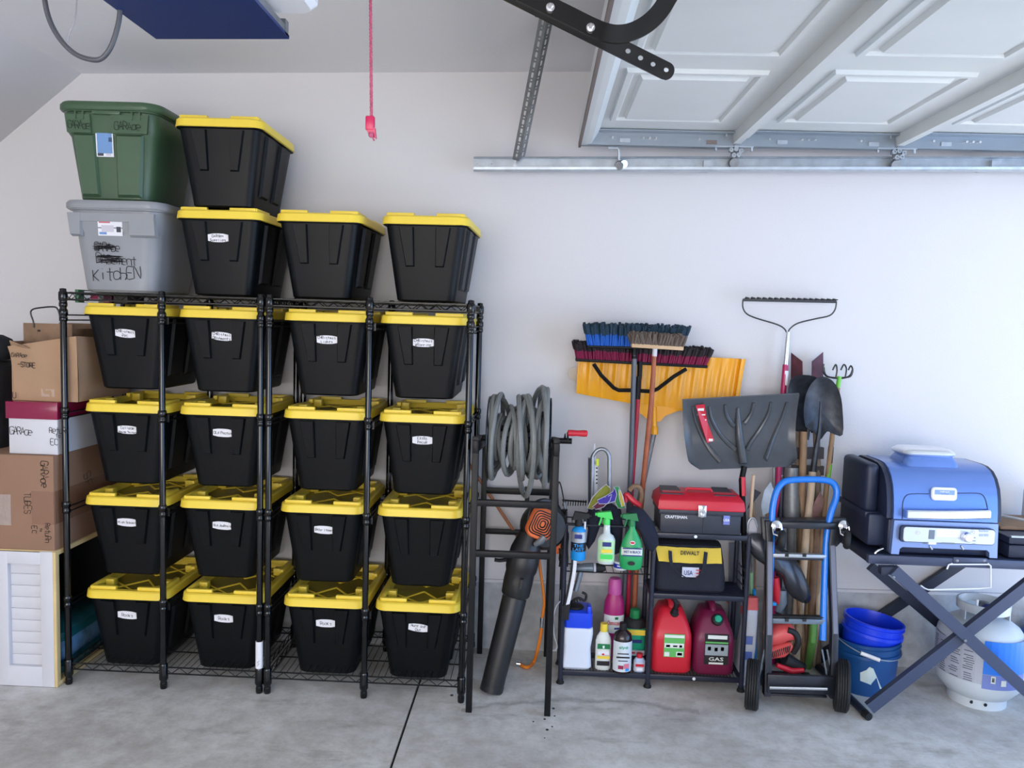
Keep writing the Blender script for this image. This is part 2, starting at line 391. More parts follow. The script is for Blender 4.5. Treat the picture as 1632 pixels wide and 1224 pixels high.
# ------------------------------------------------------------------ totes
TW, TL, TB = .350, .475, .298     # lid width, length, height of the rim's underside
def make_tote():
    t = thing('storage_tote', '', 'storage tote', world=False)
    b = B()
    tw, tl = TW-.034, TL-.03
    bw, bl = .236, .375
    b.rrect([(bw-.012, bl-.012, 0), (bw, bl, .006), (bw+(tw-bw)*.5, bl+(tl-bl)*.5, .15), (tw, tl, TB-.006), (tw+.02, tl+.02, TB-.004), (tw+.02, tl+.02, TB+.01)], .036, 5)
    def at(u, z, sgn, off):       # point on the sloping end face
        f = z/TB; return Vector((u*(bw+(tw-bw)*f)/2, sgn*((bl+(tl-bl)*f)/2+off), z))
    def atx(v, z, sgn, off):
        f = z/TB; return Vector((sgn*((bw+(tw-bw)*f)/2+off), v*(bl+(tl-bl)*f)/2, z))
    for sgn in (-1, 1):           # two tapered handle pads on each end
        for u0, u1, v0, v1 in ((-.66, -.27, -.56, -.30), (.27, .66, .30, .56)):
            top, bot = TB-.012, .135
            A = [at(u0, top, sgn, 0), at(u1, top, sgn, 0), at(v1, bot, sgn, 0), at(v0, bot, sgn, 0)]
            C = [at(u0+.03, top, sgn, .013), at(u1-.03, top, sgn, .013), at(v1-.03, bot+.004, sgn, .010), at(v0+.03, bot+.004, sgn, .010)]
            b.loft([A, C], (False, True))
        for v0, v1 in ((-.62, -.16), (.16, .62)):   # wide pads on the long sides
            top, bot = TB-.012, .05
            A = [atx(v0, top, sgn, 0), atx(v1, top, sgn, 0), atx(v1, bot, sgn, 0), atx(v0, bot, sgn, 0)]
            C = [atx(v0+.03, top, sgn, .012), atx(v1-.03, top, sgn, .012), atx(v1-.03, bot+.006, sgn, .010), atx(v0+.03, bot+.006, sgn, .010)]
            b.loft([A, C], (False, True))
    b.build('tub', mBlack, t, ang=30)
    b = B(); z = TB
    b.rrect([(TW-.012, TL-.012, z-.002), (TW, TL, z), (TW-.006, TL-.006, z+.028), (TW-.016, TL-.016, z+.033), (TW-.056, TL-.056, z+.033), (TW-.072, TL-.072, z+.010)], .05, 6)
    W2, L2 = TW/2-.03, TL/2-.03
    for sx in (-1, 1):
        for sy in (-1, 1):        # raised L-shaped corners and centre ridges that locate the tote above
            b.box((sx*(W2-.048), sy*(L2+.0), z+.036), (.105, .018, .018), None, .003)
            b.box((sx*(W2+.0), sy*(L2-.066), z+.036), (.018, .14, .018), None, .003)
            b.box((sx*(W2-.024), sy*(L2-.1), z+.026), (.036, .034, .032), None, .003)
        b.tube([(sx*.115, -.175, z+.011), (0, -.03, z+.011), (-sx*.0, -.03, z+.011)], .0045, 6)
        b.tube([(sx*.115, .175, z+.011), (0, .03, z+.011)], .0045, 6)
    b.tube([(-.115, -.07, z+.011), (.0, -.165, z+.011), (.115, -.07, z+.011)], .004, 6)
    b.tube([(-.115, .07, z+.011), (.0, .165, z+.011), (.115, .07, z+.011)], .004, 6)
    b.build('lid', mYel, t, ang=32)
    return t
def tote_label(t, lines, px=0, tilt=0, zc_=.225):
    tw, tl = TW-.034, TL-.03; bl = .375; f = zc_/TB
    y = -((bl+(tl-bl)*f)/2+.0012); sl_ = math.atan((tl-bl)/2/TB)
    M = Matrix.Translation((px, y, zc_)) @ Euler((sl_, tilt, 0), 'XYZ').to_matrix().to_4x4()
    w, h = .082, .034
    b = B(); b.prism([(-w/2, -h*.36), (-w*.25, -h*.48), (0, -h*.5), (w*.25, -h*.48), (w/2, -h*.36), (w/2, h*.36), (w*.25, h*.48), (0, h*.5), (-w*.25, h*.48), (-w/2, h*.36)], -.0012, .0008, M)
    s = b.build('label_sticker', mPaper, t, smooth=False)
    rot = M.to_3x3(); ux = rot @ Vector((1, 0, 0)); uz = rot @ Vector((0, 0, 1)); n = rot @ Vector((0, -1, 0))
    for i, ln in enumerate(lines):
        hh = .0105 if len(lines) > 1 else .0125
        wd = sum(3 if c == ' ' else 4.6 for c in ln)*hh/6
        if wd > .074: hh *= .074/wd; wd = .074
        zz = (-hh/2 if len(lines) == 1 else (.0025 if i == 0 else -.0135))
        o = M.translation+n*.0013+ux*(-wd/2)+uz*zz
        hand(ln, o, ux, uz, hh, s, w=.00085, jit=.3, seed=hash(ln) % 99 if False else len(ln)*7+i)
tote0 = make_tote(); used = [False]
def put_tote(lx, ly, y0, label, lines=None, z=None, rz=0, lpx=0, tilt=0, group='black totes with yellow lids'):
    p = Yp(lx, ly, y0)
    zb = (z if z is not None else p.z-TB)
    loc = (p.x+TW/2, y0+TL/2, zb)
    if not used[0]:
        t = tote0; t.location = loc; t.rotation_euler.z = rz; t['label'] = label; t['group'] = group; used[0] = True
        base = t
    else:
        t = tote0.copy(); COL.objects.link(t); t.location = loc; t.rotation_euler.z = rz; t['label'] = label; t['group'] = group
        for ch in [c for c in tote0.children if c.name.split('.')[0] in ('tub', 'lid')]:
            c = ch.copy(); COL.objects.link(c); c.parent = t
    if lines: tote_label(t, lines, lpx, tilt)
    return t
rack_t = [
 [(125, 502, "CHRistmAs|Dec", 'Christmas decor', .002, .06), (279, 504, "CHRistmAs|ORnAments", 'Christmas ornaments', .004, .08), (448, 511, "CHRistmAs|Lights", 'Christmas lights', .002, 0), (603, 517, "CHRistmAs|WRApping", 'Christmas wrapping', 0, 0)],
 [(128, 657, "College|House Things", 'college house things', .006, .03), (280, 660, "OLd Photos", 'old photos', .008, .03), (447, 668, None, '', 0, 0), (601, 670, "EXtRA|DecoR", 'extra decor', .004, 0)],
 [(128, 806, "High School", 'high school', .006, .03), (280, 810, "OLd JouRnAls", 'old journals', .008, .05), (442, 818, "BAby Items", 'baby items', .010, .03), (598, 823, None, '', 0, 0)],
 [(130, 952, "Books", 'books', .004, .05), (284, 957, "Books", 'books', .006, .03), (447, 965, "BooKs", 'books', .006, 0), (595, 970, "Hunt AnD|Out", 'two small words', .006, .09)]]
rowname = ['top', 'second', 'third', 'bottom']; colname = ['leftmost', 'second', 'third', 'rightmost']
for r in range(4):
    for c in range(4):
        lx, ly, w, nm, lp, tl_ = rack_t[r][c]
        lab = f'black tote with {nm} sticker, {colname[c]} column, {rowname[r]} rack row' if w else f'black tote without sticker, {colname[c]} column, {rowname[r]} rack row'
        if nm == 'two small words': lab = 'black tote with tilted two-line sticker, rightmost column, bottom rack row'
        x0 = colx[[0, 1, 3, 4][c]]
        t = put_tote(lx, ly, 3.052+.004*((r*3+c*5) % 3), lab, w.split('|') if w else None, z=rowz[r]-TB+.0005, lpx=lp, tilt=tl_)
        t.location.x = min(max(t.location.x, x0+TW/2+.012), x0+PW-TW/2-.012) if False else t.location.x
ztop = RH-.004
def topt(lx, zb, rz, lab, w=None, y0=3.03): 
    p = Yp(lx, 345, y0)
    t = put_tote(lx, 345, y0, lab, w, z=zb, rz=rz); return t
topt(436, ztop, R(-1), 'black tote on top of the racks, third from the left, beside the garden supplies tote', y0=3.06)
topt(608, ztop, R(-2), 'black tote on top of the racks, at the right end beside bare wall', y0=3.06)
t_ = topt(275, ztop, R(-1), 'black tote with garden supplies sticker, on the rack top under another black tote', ['GARden', 'Supplies'], y0=3.05)
topt(271, ztop+TB+.046, R(1.5), 'highest black tote, stacked on the garden supplies tote beside the green tote', y0=3.02)

# green and grey totes
mGreen = mat('green_plastic', L(66, 92, 66), .38, noise=.08, nscale=6)
mGrey = mat('grey_plastic', L(146, 149, 154), .35, noise=.05, nscale=6)
def big_tote(name, label, m, px, pyb, y0, zb, W_, L_, H_, rz, bot, kind):
    x = Yp(px, pyb, y0).x
    t = thing(name, label, 'storage tote', (x+W_/2, y0+L_/2, zb), rz, world=False)
    b = B(); w, l = W_-.04, L_-.04; bw, bl = w*bot, l*.86; n = 6
    zs = H_*.72
    lv = [(bw-.02, bl-.02, 0), (bw, bl, .01), (bw+(w-.02-bw)*.95, bl+(l-.02-bl)*.95, zs-.01), (w-.006, l-.006, zs+.006), (w, l, H_-.02), (w+.016, l+.016, H_-.018), (w+.016, l+.016, H_)]
    b.rrect(lv, .06, n)
    def at(u, z, off): 
        f = z/H_; return Vector((u*(bw+(w-bw)*f)/2, -((bl+(l-bl)*f)/2+off), z))
    if kind == 'green':
        # two raised side fields leave the recessed label channel between them
        for u0, u1 in ((-.80, -.30), (.16, .80)):
            A = [at(u0, zs, .0), at(u1, zs, .0), at(u1+(.03 if u1 > .5 else 0), .015, 0), at(u0, .015, 0)]
            C = [at(u0+.05, zs-.01, .012), at(u1-.04, zs-.01, .012), at(u1-.04, .025, .010), at(u0+.05, .025, .010)]
            b.loft([A, C], (False, True))
        for u0, u1 in ((-.9, -.36), (.10, .9)):
            b.loft([[at(u0, H_-.03, .002), at(u1, H_-.03, .002), at(u1, zs, .004), at(u0, zs, .004)], [at(u0, H_-.03, .012), at(u1, H_-.03, .012), at(u1, zs, .014), at(u0, zs, .014)]])
        b.box((0.0, -(l/2+.008), H_-.022), (.11, .012, .016), None, .003)
        for q in (-.12, -.09, .1, .13): b.box((q, -(l/2+.006), H_-.034), (.006, .012, .03))
    else:
        # raised shoulder whose lower edge steps round the label field
        A = [(-1.0, H_-.02), (-.62, H_-.02), (-.60, H_*.73), (-.72, H_*.62), (-1.0, H_*.62)]
        for u0, u1, z0 in ((-.97, -.66, .64), (.42, .97, .64)):
            b.loft([[at(u0, H_-.03, 0), at(u1, H_-.03, 0), at(u1+(.10 if u0 > 0 else -.05), H_*z0, 0), at(u0, H_*z0, 0)], [at(u0, H_-.03, .013), at(u1-.02, H_-.03, .013), at(u1+(.06 if u0 > 0 else -.08), H_*z0+.008, .016), at(u0, H_*z0+.008, .016)]])
        b.loft([[at(-.97, H_-.03, .012), at(.97, H_-.03, .012), at(.97, H_-.062, .012), at(-.97, H_-.062, .012)], [at(-.97, H_-.03, -.002), at(.97, H_-.03, -.002), at(.97, H_-.062, -.002), at(-.97, H_-.062, -.002)]])
    b.build('tub', m, t, ang=34)
    b = B()
    b.rrect([(W_-.008, L_-.008, H_-.014), (W_, L_, H_-.008), (W_, L_, H_+.008), (W_-.012, L_-.012, H_+.018), (W_-.05, L_-.05, H_+.02), (W_-.07, L_-.07, H_+.012)], .07, 7)
    b.build('lid', m, t, ang=40)
    return t, at
ty = 3.02
gH = .335
grey, gat = big_tote('storage_tote', 'grey tote with kitchen handwritten in black marker, on the rack under the green tote', mGrey, 93, 318, ty, ztop, .405, .46, gH, R(-1), .80, 'grey')
green, rat = big_tote('storage_tote', 'dark green tote with blue product label, stacked on the grey tote', mGreen, 82, 172, ty, ztop+gH+.021, .408, .46, gH+.018, R(1), .78, 'green')
def surf(at, u, z, off):
    return at(u, z, off)
def onface(at, H_):
    a = at(0, .05, 0); c = at(0, H_-.05, 0); return (c-a).normalized()
uzg = onface(gat, gH); uzr = onface(rat, gH+.018)
tiltg = Euler((-math.asin(-uzg.y) if False else math.atan2(uzg.y, uzg.z)*-1, 0, 0)).to_matrix()
mPink = mat('label_pink', L(205, 120, 130), .5); mBlue = mat('label_blue', L(110, 150, 200), .5); mDk = mat('label_dark', L(60, 62, 74), .5)
mLav = mat('label_pale', L(200, 198, 208), .5)
def sticker(parent, c, w, h, bg, items, uz, name='product_label', th=.001):
    """flat printed label: items = (kind, x, z, w, h, material, text) in label units"""
    rot = Matrix.Rotation(-math.atan2(uz.y, uz.z), 3, 'X')
    nrm = rot @ Vector((0, -1, 0)); s = patch(c, w, h, parent, bg, name, rot, th)
    for it in items:
        k, x, z, ww, hh, m = it[:6]; p = Vector(c)+rot @ Vector((x*w, 0, z*h))+nrm*(th*.6)
        if k == 't': txt(it[6], p, ww*w, hh*h, s, m, rot @ Euler((PI/2, 0, 0)).to_matrix(), depth=.0006)
        else: patch(p, ww*w, hh*h, s, m, 'print_block', rot, th)
    return s
sticker(grey, gat(-.05, gH-.085, .004), .098, .062, mPaper, [('b', -.22, .36, .46, .16, mPink), ('b', -.1, -.05, .5, .42, mLav), ('b', .35, -.1, .18, .34, mDk), ('b', -.3, -.35, .3, .15, mBlue)], uzg)
gz = uzg; gx = Vector((1, 0, 0))
hand('KitchEN', gat(-.60, .045, .0025), (1, 0, .06), gz, .044, grey, w=.0014, seed=4, sp=.95)
hand('GARAge', gat(-.48, .160, .0025), (1, 0, -.02), gz, .032, grey, w=.0012, seed=5, sp=.8)
hand('BASement', gat(-.46, .112, .0025), (1, 0, -.04), gz, .036, grey, w=.0012, seed=6, sp=.85)
rn = random.Random(3); b = B()                      # scribbled strike-outs
for z0, x0, x1, k in ((.176, -.50, .02, 6), (.128, -.46, .22, 8)):
    pts = []
    for i in range(k): pts += [gat(x0+rn.uniform(-.03, .05), z0+rn.uniform(-.014, .014), .0028), gat(x1+rn.uniform(-.08, .03), z0+rn.uniform(-.014, .014), .0028)]
    b.tube(smoothpts(pts, 4), .0012, 4)
b.build('scribble', mInk, grey, smooth=False)
sticker(green, rat(-.10, gH*.66, .002), .068, .108, mPaper, [('b', .0, .04, .86, .84, mBlue), ('b', -.12, .40, .5, .10, mPink), ('t', -.08, .12, .62, .1, mInk, 'Storage'), ('b', .34, .1, .2, .16, mDk), ('b', .34, .36, .2, .1, mInk), ('b', -.26, -.42, .34, .1, mDk), ('b', .2, -.42, .3, .08, mLav)], uzr)
mInkG = mat('faded_marker', L(38, 52, 40), .5)
hand('GARAge', rat(-.86, gH*.80, .016), (1, 0, 0), uzr, .030, green, m=mInkG, w=.0011, seed=8, sp=.7)
hand('GARAge', rat(.18, gH*.80, .016), (1, 0, 0), uzr, .030, green, m=mInkG, w=.0011, seed=9, sp=.85)

# ================================================================== LEFT SIDE: cabinet and boxes
CY = 2.987
cr = -1.898; czt = Yp(96, 880, CY).z
t = thing('wooden_cabinet', 'low white wooden cabinet with slatted front panel, open dark side, under the cardboard boxes', 'cabinet', (cr-.25, CY+.25, 0))
CX0 = -2.42
b = B()
fw = .052; 
for x in (cr-fw/2-.012, CX0+fw/2): b.box((x, CY+.012, czt/2), (fw, .024, czt-.004), None, .002)
b.box((cr-.21-.012, CY+.012, czt-.03), (.34, .0235, .05), None, .002); b.box((cr-.21-.012, CY+.012, .043), (.34, .0235, .083), None, .002)
b.box(((CX0+cr)/2, CY+.012, czt-.03), (cr-CX0-.03, .0225, .05)); b.box(((CX0+cr)/2, CY+.012, .042), (cr-CX0-.03, .0225, .08))
# middle stile at the photo's left edge
b.box((Yp(4, 990, CY).x, CY+.012, czt/2), (.05, .024, czt-.01), None, .002)
b.build('front_frame', mWhitePaint, t)
xa, xb = CX0+.02, cr-fw
zs_ = .08; k = 0
nb = 9; ph = (czt-.052-.08)/nb
for k in range(nb):
    b = B(); b.box(((xa+xb)/2, CY+.024, .079+ph*(k+.5)), (xb-xa, .010, ph-.0012), None, .0012); b.build('panel_board', mWhitePaint, t)
b = B(); b.box((cr-.006, CY+.012, czt/2), (.012, .0245, czt-.004), None, .001); b.build('raw_edge_strip', mPine, t, label='unpainted pine edge strip')
b = B(); b.box(((CX0+cr)/2, CY+.28, czt-.009), (cr-CX0, .54, .018), None, .001); b.build('top_board', mPine, t)
b = B(); b.box(((CX0+cr)/2, CY+.28, .012), (cr-CX0, .54, .018), None, .001); b.build('bottom_board', mPine, t)
mDarkIn = mat('cabinet_inside_shade', L(18, 18, 20), .8)  # shade inside the open cabinet, painted in as a near-black colour
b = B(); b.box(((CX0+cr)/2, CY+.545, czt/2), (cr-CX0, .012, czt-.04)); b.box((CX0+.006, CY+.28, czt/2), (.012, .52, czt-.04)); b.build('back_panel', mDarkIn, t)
# teal bag in the open cabinet
mTeal = mat('teal_film', L(30, 92, 100), .15, noise=.2, nscale=14); mBlueFilm = mat('clear_blue_film', L(96, 140, 178), .12, noise=.45, nscale=18, bump=.5, bscale=25)
t2 = thing('plastic_pack', 'shiny teal and pale blue plastic-wrapped pack lying inside the white cabinet', 'package', (cr-.13, CY+.27, .022))
b = B(); c = Vector((cr-.12, CY+.27, 0))
b.rrect([(.16, .38, .06, c.x, c.y), (.20, .44, .09, c.x, c.y), (.215, .46, .13, c.x, c.y), (.20, .44, .19, c.x, c.y), (.14, .36, .21, c.x, c.y)], .06, 5); b.build('wrap', mBlueFilm, t2)
b = B(); b.rrect([(.16, .38, .022, c.x, c.y), (.212, .46, .03, c.x, c.y), (.222, .47, .06, c.x, c.y), (.20, .44, .066, c.x, c.y)], .06, 5)
b.rrect([(.222, .468, .165, c.x, c.y), (.216, .46, .20, c.x, c.y), (.16, .38, .222, c.x, c.y)], .06, 5); b.build('tray', mTeal, t2)
# brown moving box
def carton(name, label, x0, x1, y0, y1, z0, z1, m, bev=.004, cat='cardboard box'):
    t = thing(name, label, cat, ((x0+x1)/2, (y0+y1)/2, z0))
    b = B(); b.box(((x0+x1)/2, (y0+y1)/2, (z0+z1)/2), (x1-x0, y1-y0, z1-z0), None, bev); b.build('carton', m, t)
    return t
by = CY+.010
bx1 = Yp(86, 800, by).x; bz1 = Yp(86, 727, by).z; bx0 = bx1-.50
t = carton('moving_box', 'large brown taped moving box on the white cabinet, writing turned sideways', bx0, bx1, by, by+.50, czt, bz1, mCard2)
def F(px, py, y=by): p = Yp(px, py, y); return Vector((p.x, y-.0012, p.z))
patch((bx1-.045, by-.0008, (F(0, 782).z+F(0, 832).z)/2), .09, F(0, 780).z-F(0, 832).z, t, mTape, 'packing_tape')
patch((F(0, 810).x+.01, by-.0008, F(0, 812).z), .07, .125, t, mat('clear_tape', L(168, 150, 140), .12, bump=.6, bscale=40), 'packing_tape')
b = B(); b.box((bx1+.0006, by+.25, (F(0, 782).z+F(0, 832).z)/2), (.0012, .49, F(0, 780).z-F(0, 832).z)); b.build('packing_tape', mTape, t)
DN = (0, 0, -1); RT = (1, 0, 0)
hand('GARAge', F(65, 735), DN, RT, .030, t, w=.0013, seed=11, sp=.9)
hand('TUBES', F(38, 785), DN, RT, .028, t, w=.0009, seed=12, sp=.95)
hand('RetuRn', F(72, 834), DN, RT, .020, t, w=.0010, seed=13, sp=1.0)
hand('to', F(64, 842), DN, RT, .010, t, w=.0008, seed=14)
hand('EC', F(51, 838), DN, RT, .020, t, w=.0010, seed=15, sp=1.4)
b = B()
hand('SF', (bx1+.0015, by+.20, F(0, 775).z+.015), (0, .35, -1), (0, 1, .2), .05, t, w=.0011, seed=16, name='handwriting')
# white box with maroon lid
wy = CY+.03; wx1 = -1.900; wz0 = bz1+.001; wz1 = Yp(60, 668, wy).z; wx0 = Yp(14, 690, wy).x
t = thing('file_box', 'white box with glossy maroon lid, marked garage, on the brown moving box', 'storage box', ((wx0+wx1)/2, wy+.2, wz0))
b = B(); b.box(((wx0+wx1)/2, wy+.2, (wz0+wz1)/2+.01), (wx1-wx0, .40, wz1-wz0+.02), None, .003); b.build('carton', mWhitePaint, t)
lz1 = Yp(60, 641, wy).z
b = B(); b.box(((wx0+wx1)/2-.002, wy+.2, (wz1+lz1)/2), (wx1-wx0+.012, .412, lz1-wz1), None, .002); b.build('lid', mat('glossy_maroon', L(136, 26, 66), .18), t)
def F2(px, py): p = Yp(px, py, wy); return Vector((p.x, wy-.0012, p.z))
hand('GARAge', F2(16, 692), RT, (0, 0, 1), .030, t, w=.0012, seed=17, sp=.75)
hand('RetuRn', F2(79, 690), RT, (0, 0, 1), .022, t, w=.0011, seed=18, sp=.9)
hand('to', F2(89, 697), RT, (0, 0, 1), .015, t, w=.0010, seed=19)
hand('EC', F2(81, 709), RT, (0, 0, 1), .022, t, w=.0012, seed=20, sp=1.1)
# tan open box
oy = 3.055; ox1 = -1.838; ox0 = Yp(19, 600, oy).x; oz0 = lz1+.001; oz1 = Yp(60, 553, oy).z
t = thing('open_carton', 'worn tan cardboard box with bulging open flap, on the maroon lidded box', 'cardboard box', ((ox0+ox1)/2, oy+.2, oz0))
b = B(); th = .004; xm = (ox0+ox1)/2; D = .40
zr = Yp(129, 536, oy).z
def side(p, q, za, zb, dirn):
    b.loft([[(p[0], p[1], oz0), (q[0], q[1], oz0), (q[0]+dirn[0], q[1]+dirn[1], oz0), (p[0]+dirn[0], p[1]+dirn[1], oz0)], [(p[0], p[1], za), (q[0], q[1], zb), (q[0]+dirn[0], q[1]+dirn[1], zb), (p[0]+dirn[0], p[1]+dirn[1], za)]])
# bulged front sheet
NX = 10; rings = []
for j in range(8):
    f = j/7; ring = []
    for i in range(NX+1):
        u = i/NX; x = ox0+(ox1-ox0)*u; ztop_ = oz1+(zr-oz1)*u; z = oz0+(ztop_-oz0)*f
        y = oy-.004*math.sin(PI*u)-(.020*max(0, f-.8)/.2*(1-.75*u)) + .003*math.sin(7*u+5*f)
        ring.append((x, y, z))
    rings.append(ring)
b.loft([r_+[(x, y+.004, z) for x, y, z in r_[::-1]] for r_ in rings])
side((ox1, oy), (ox1, oy+D), zr, zr-.02, (-th, 0)); side((ox0, oy), (ox0, oy+D), oz1+.02, oz1+.02, (th, 0)); side((ox0, oy+D), (ox1, oy+D), oz1+.02, zr-.02, (0, -th))
b.box((xm, oy+D/2, oz0+.004), (ox1-ox0-.01, D-.01, .006))
b.build('carton', mCard, t)
b = B(); a1 = Yp(8, 546, oy-.04); b.loft([[(ox0-.002, oy+.004, oz1-.002), (ox0+.09, oy-.022, oz1-.006), (ox0+.09, oy-.018, oz1-.006), (ox0, oy+.008, oz1)], [(a1.x, oy-.015, a1.z+.006), (a1.x+.05, oy-.045, a1.z-.004), (a1.x+.05, oy-.041, a1.z-.001), (a1.x, oy-.011, a1.z+.009)]]); 
b.build('flap', mCard, t)
def F3(px, py, d=.0): p = Yp(px, py, oy); return Vector((p.x, oy-.010-d, p.z))
hand('GARAge', F3(24, 568, .012), (1, 0, -.04), (0, .1, 1), .016, t, w=.0011, seed=21, sp=1.0)
hand('-STORE', F3(31, 584), (1, 0, -.04), (0, 0, 1), .019, t, w=.0011, seed=22, sp=.95)
hand('U', F3(23, 634), RT, (0, 0, 1), .022, t, w=.0012, seed=23)
patch(F3(78, 626)+Vector((0, .004, 0)), .055, .030, t, mat('clear_tape2', L(186, 160, 142), .2), 'packing_tape')
# wooden caddy with metal handle standing in the open box
t = thing('wooden_caddy', 'brown wooden crate with bent black metal handle, standing in the open tan box', 'crate', (ox0+.12, oy+.2, oz0+.02))
c0 = Yp(37, 514, oy+.06); c1 = Yp(115, 510, oy+.06); zb_ = oz0+.008
b = B()
for k in range(3):
    hh = (c0.z-zb_)/3
    b.box(((c0.x+c1.x)/2, oy+.065, zb_+hh*(k+.5)), (c1.x-c0.x, .012, hh-.002), None, .0015)
    b.box(((c0.x+c1.x)/2, oy+.30, zb_+hh*(k+.5)), (c1.x-c0.x, .012, hh-.002), None, .0015)
for x in (c0.x+.006, c1.x-.006): b.box((x, oy+.183, (c0.z+zb_)/2-.01), (.012, .222, c0.z-zb_-.02), None, .001)
b.box(((c0.x+c1.x)/2, oy+.183, zb_+.006), (c1.x-c0.x-.03, .22, .01))
b.build('crate_body', mWoodBrown, t)
h = [Yp(54, 522, oy+.057), Yp(53, 512, oy+.056), Yp(49, 500, oy+.055), Yp(51, 494, oy+.055), Yp(60, 491, oy+.055), Yp(84, 489, oy+.055), Yp(92, 493, oy+.055), Yp(96, 508, oy+.056), Yp(98, 522, oy+.057)]
b = B(); b.tube(smoothpts(h, 4), .0032, 8); b.build('handle', mWire, t)
patch(Yp(62, 527, oy+.058), .012, .008, t, mInk, 'emblem_print')
# dark things at the photo's far left
t = thing('duffel_bag', 'black padded bag at the left edge, beside the tan open box', 'bag', (-2.33, 3.25, 1.0))
b = B(); cx = Yp(-12, 620, 3.2).x
z1_, z0_ = Yp(0, 575, 3.2).z, Yp(0, 724, 3.2).z
b.rrect([(.13, .3, z0_, cx, 3.25), (.17, .34, z0_+.03, cx, 3.25), (.18, .34, (z0_+z1_)/2, cx, 3.25), (.16, .3, z1_-.02, cx, 3.25), (.10, .2, z1_, cx, 3.25)], .06, 5)
b.build('bag_body', mat('black_fabric', L(30, 31, 36), .8, bump=.2, bscale=60), t)
b = B(); b.tube(smoothpts([(cx-.03, 3.07, z1_-.06), (cx+.02, 3.05, z1_-.03), (cx+.07, 3.07, z1_-.08), (cx+.09, 3.1, z1_-.2)], 4), .008, 8); b.build('strap', mRubber, t)
o = B().lathe([(.01, 0), (.055, .006), (.075, .03), (.078, .06), (.062, .09), (.03, .107), (.005, .11)], (Yp(-8, 560, 3.2).x, 3.2, z1_+.001), n=20).build('cap', mat('navy_cloth', L(24, 28, 36), .8)); tag(o, 'dark rounded cap resting on the black bag at the left edge', 'cap')
# ================================================================== OVERHEAD DOOR, TRACK, OPENER
def plate(b, outer, holes, y, th, M=None):
    """flat plate in xz with real holes; M maps (x,y,z)"""
    M = M or Matrix.Identity(4); bm = b.bm
    es = []; 
    for lp in [outer]+holes:
        vs = [bm.verts.new(M @ Vector((x, y, z))) for x, z in lp]
        es += [bm.edges.new((vs[i], vs[(i+1) % len(vs)])) for i in range(len(vs))]
    r = bmesh.ops.triangle_fill(bm, use_beauty=True, use_dissolve=False, edges=es)
    fs = [g for g in r['geom'] if isinstance(g, bmesh.types.BMFace)]
    e = bmesh.ops.extrude_face_region(bm, geom=fs)
    d = M.to_3x3() @ Vector((0, th, 0))
    bmesh.ops.translate(bm, vec=d, verts=[g for g in e['geom'] if isinstance(g, bmesh.types.BMVert)])
    return b
def circ(x, z, r, n=10, rx=None): return [(x+(rx or r)*math.cos(2*PI*k/n), z+r*math.sin(2*PI*k/n)) for k in range(n)]
def slot(x0, z0, x1, z1, w):
    a = math.atan2(z1-z0, x1-x0); out = []
    for k in range(7): t = a+PI/2+PI*k/6; out.append((x0+w*math.cos(t), z0+w*math.sin(t)))
    for k in range(7): t = a-PI/2+PI*k/6; out.append((x1+w*math.cos(t), z1+w*math.sin(t)))
    return out
SK = .0235                      # the track and door climb with the ceiling
door = thing('garage_door', 'raised white sectional garage door seen from below, with embossed panels and steel struts', 'garage door', (1.5, 1.5, 2.3))
DY0, DY1 = -1.45, 3.405
sec = [(.136, .785), (.785, 1.46), (1.46, 2.135), (2.135, 2.81), (2.81, 3.5)]
def zd(x): return 2.345+.010*(x-.136)
mSeal = mat('brown_seal', L(120, 108, 104), .7)
mStile = mat('door_end_stile', L(150, 160, 170), .35, metal=.6)
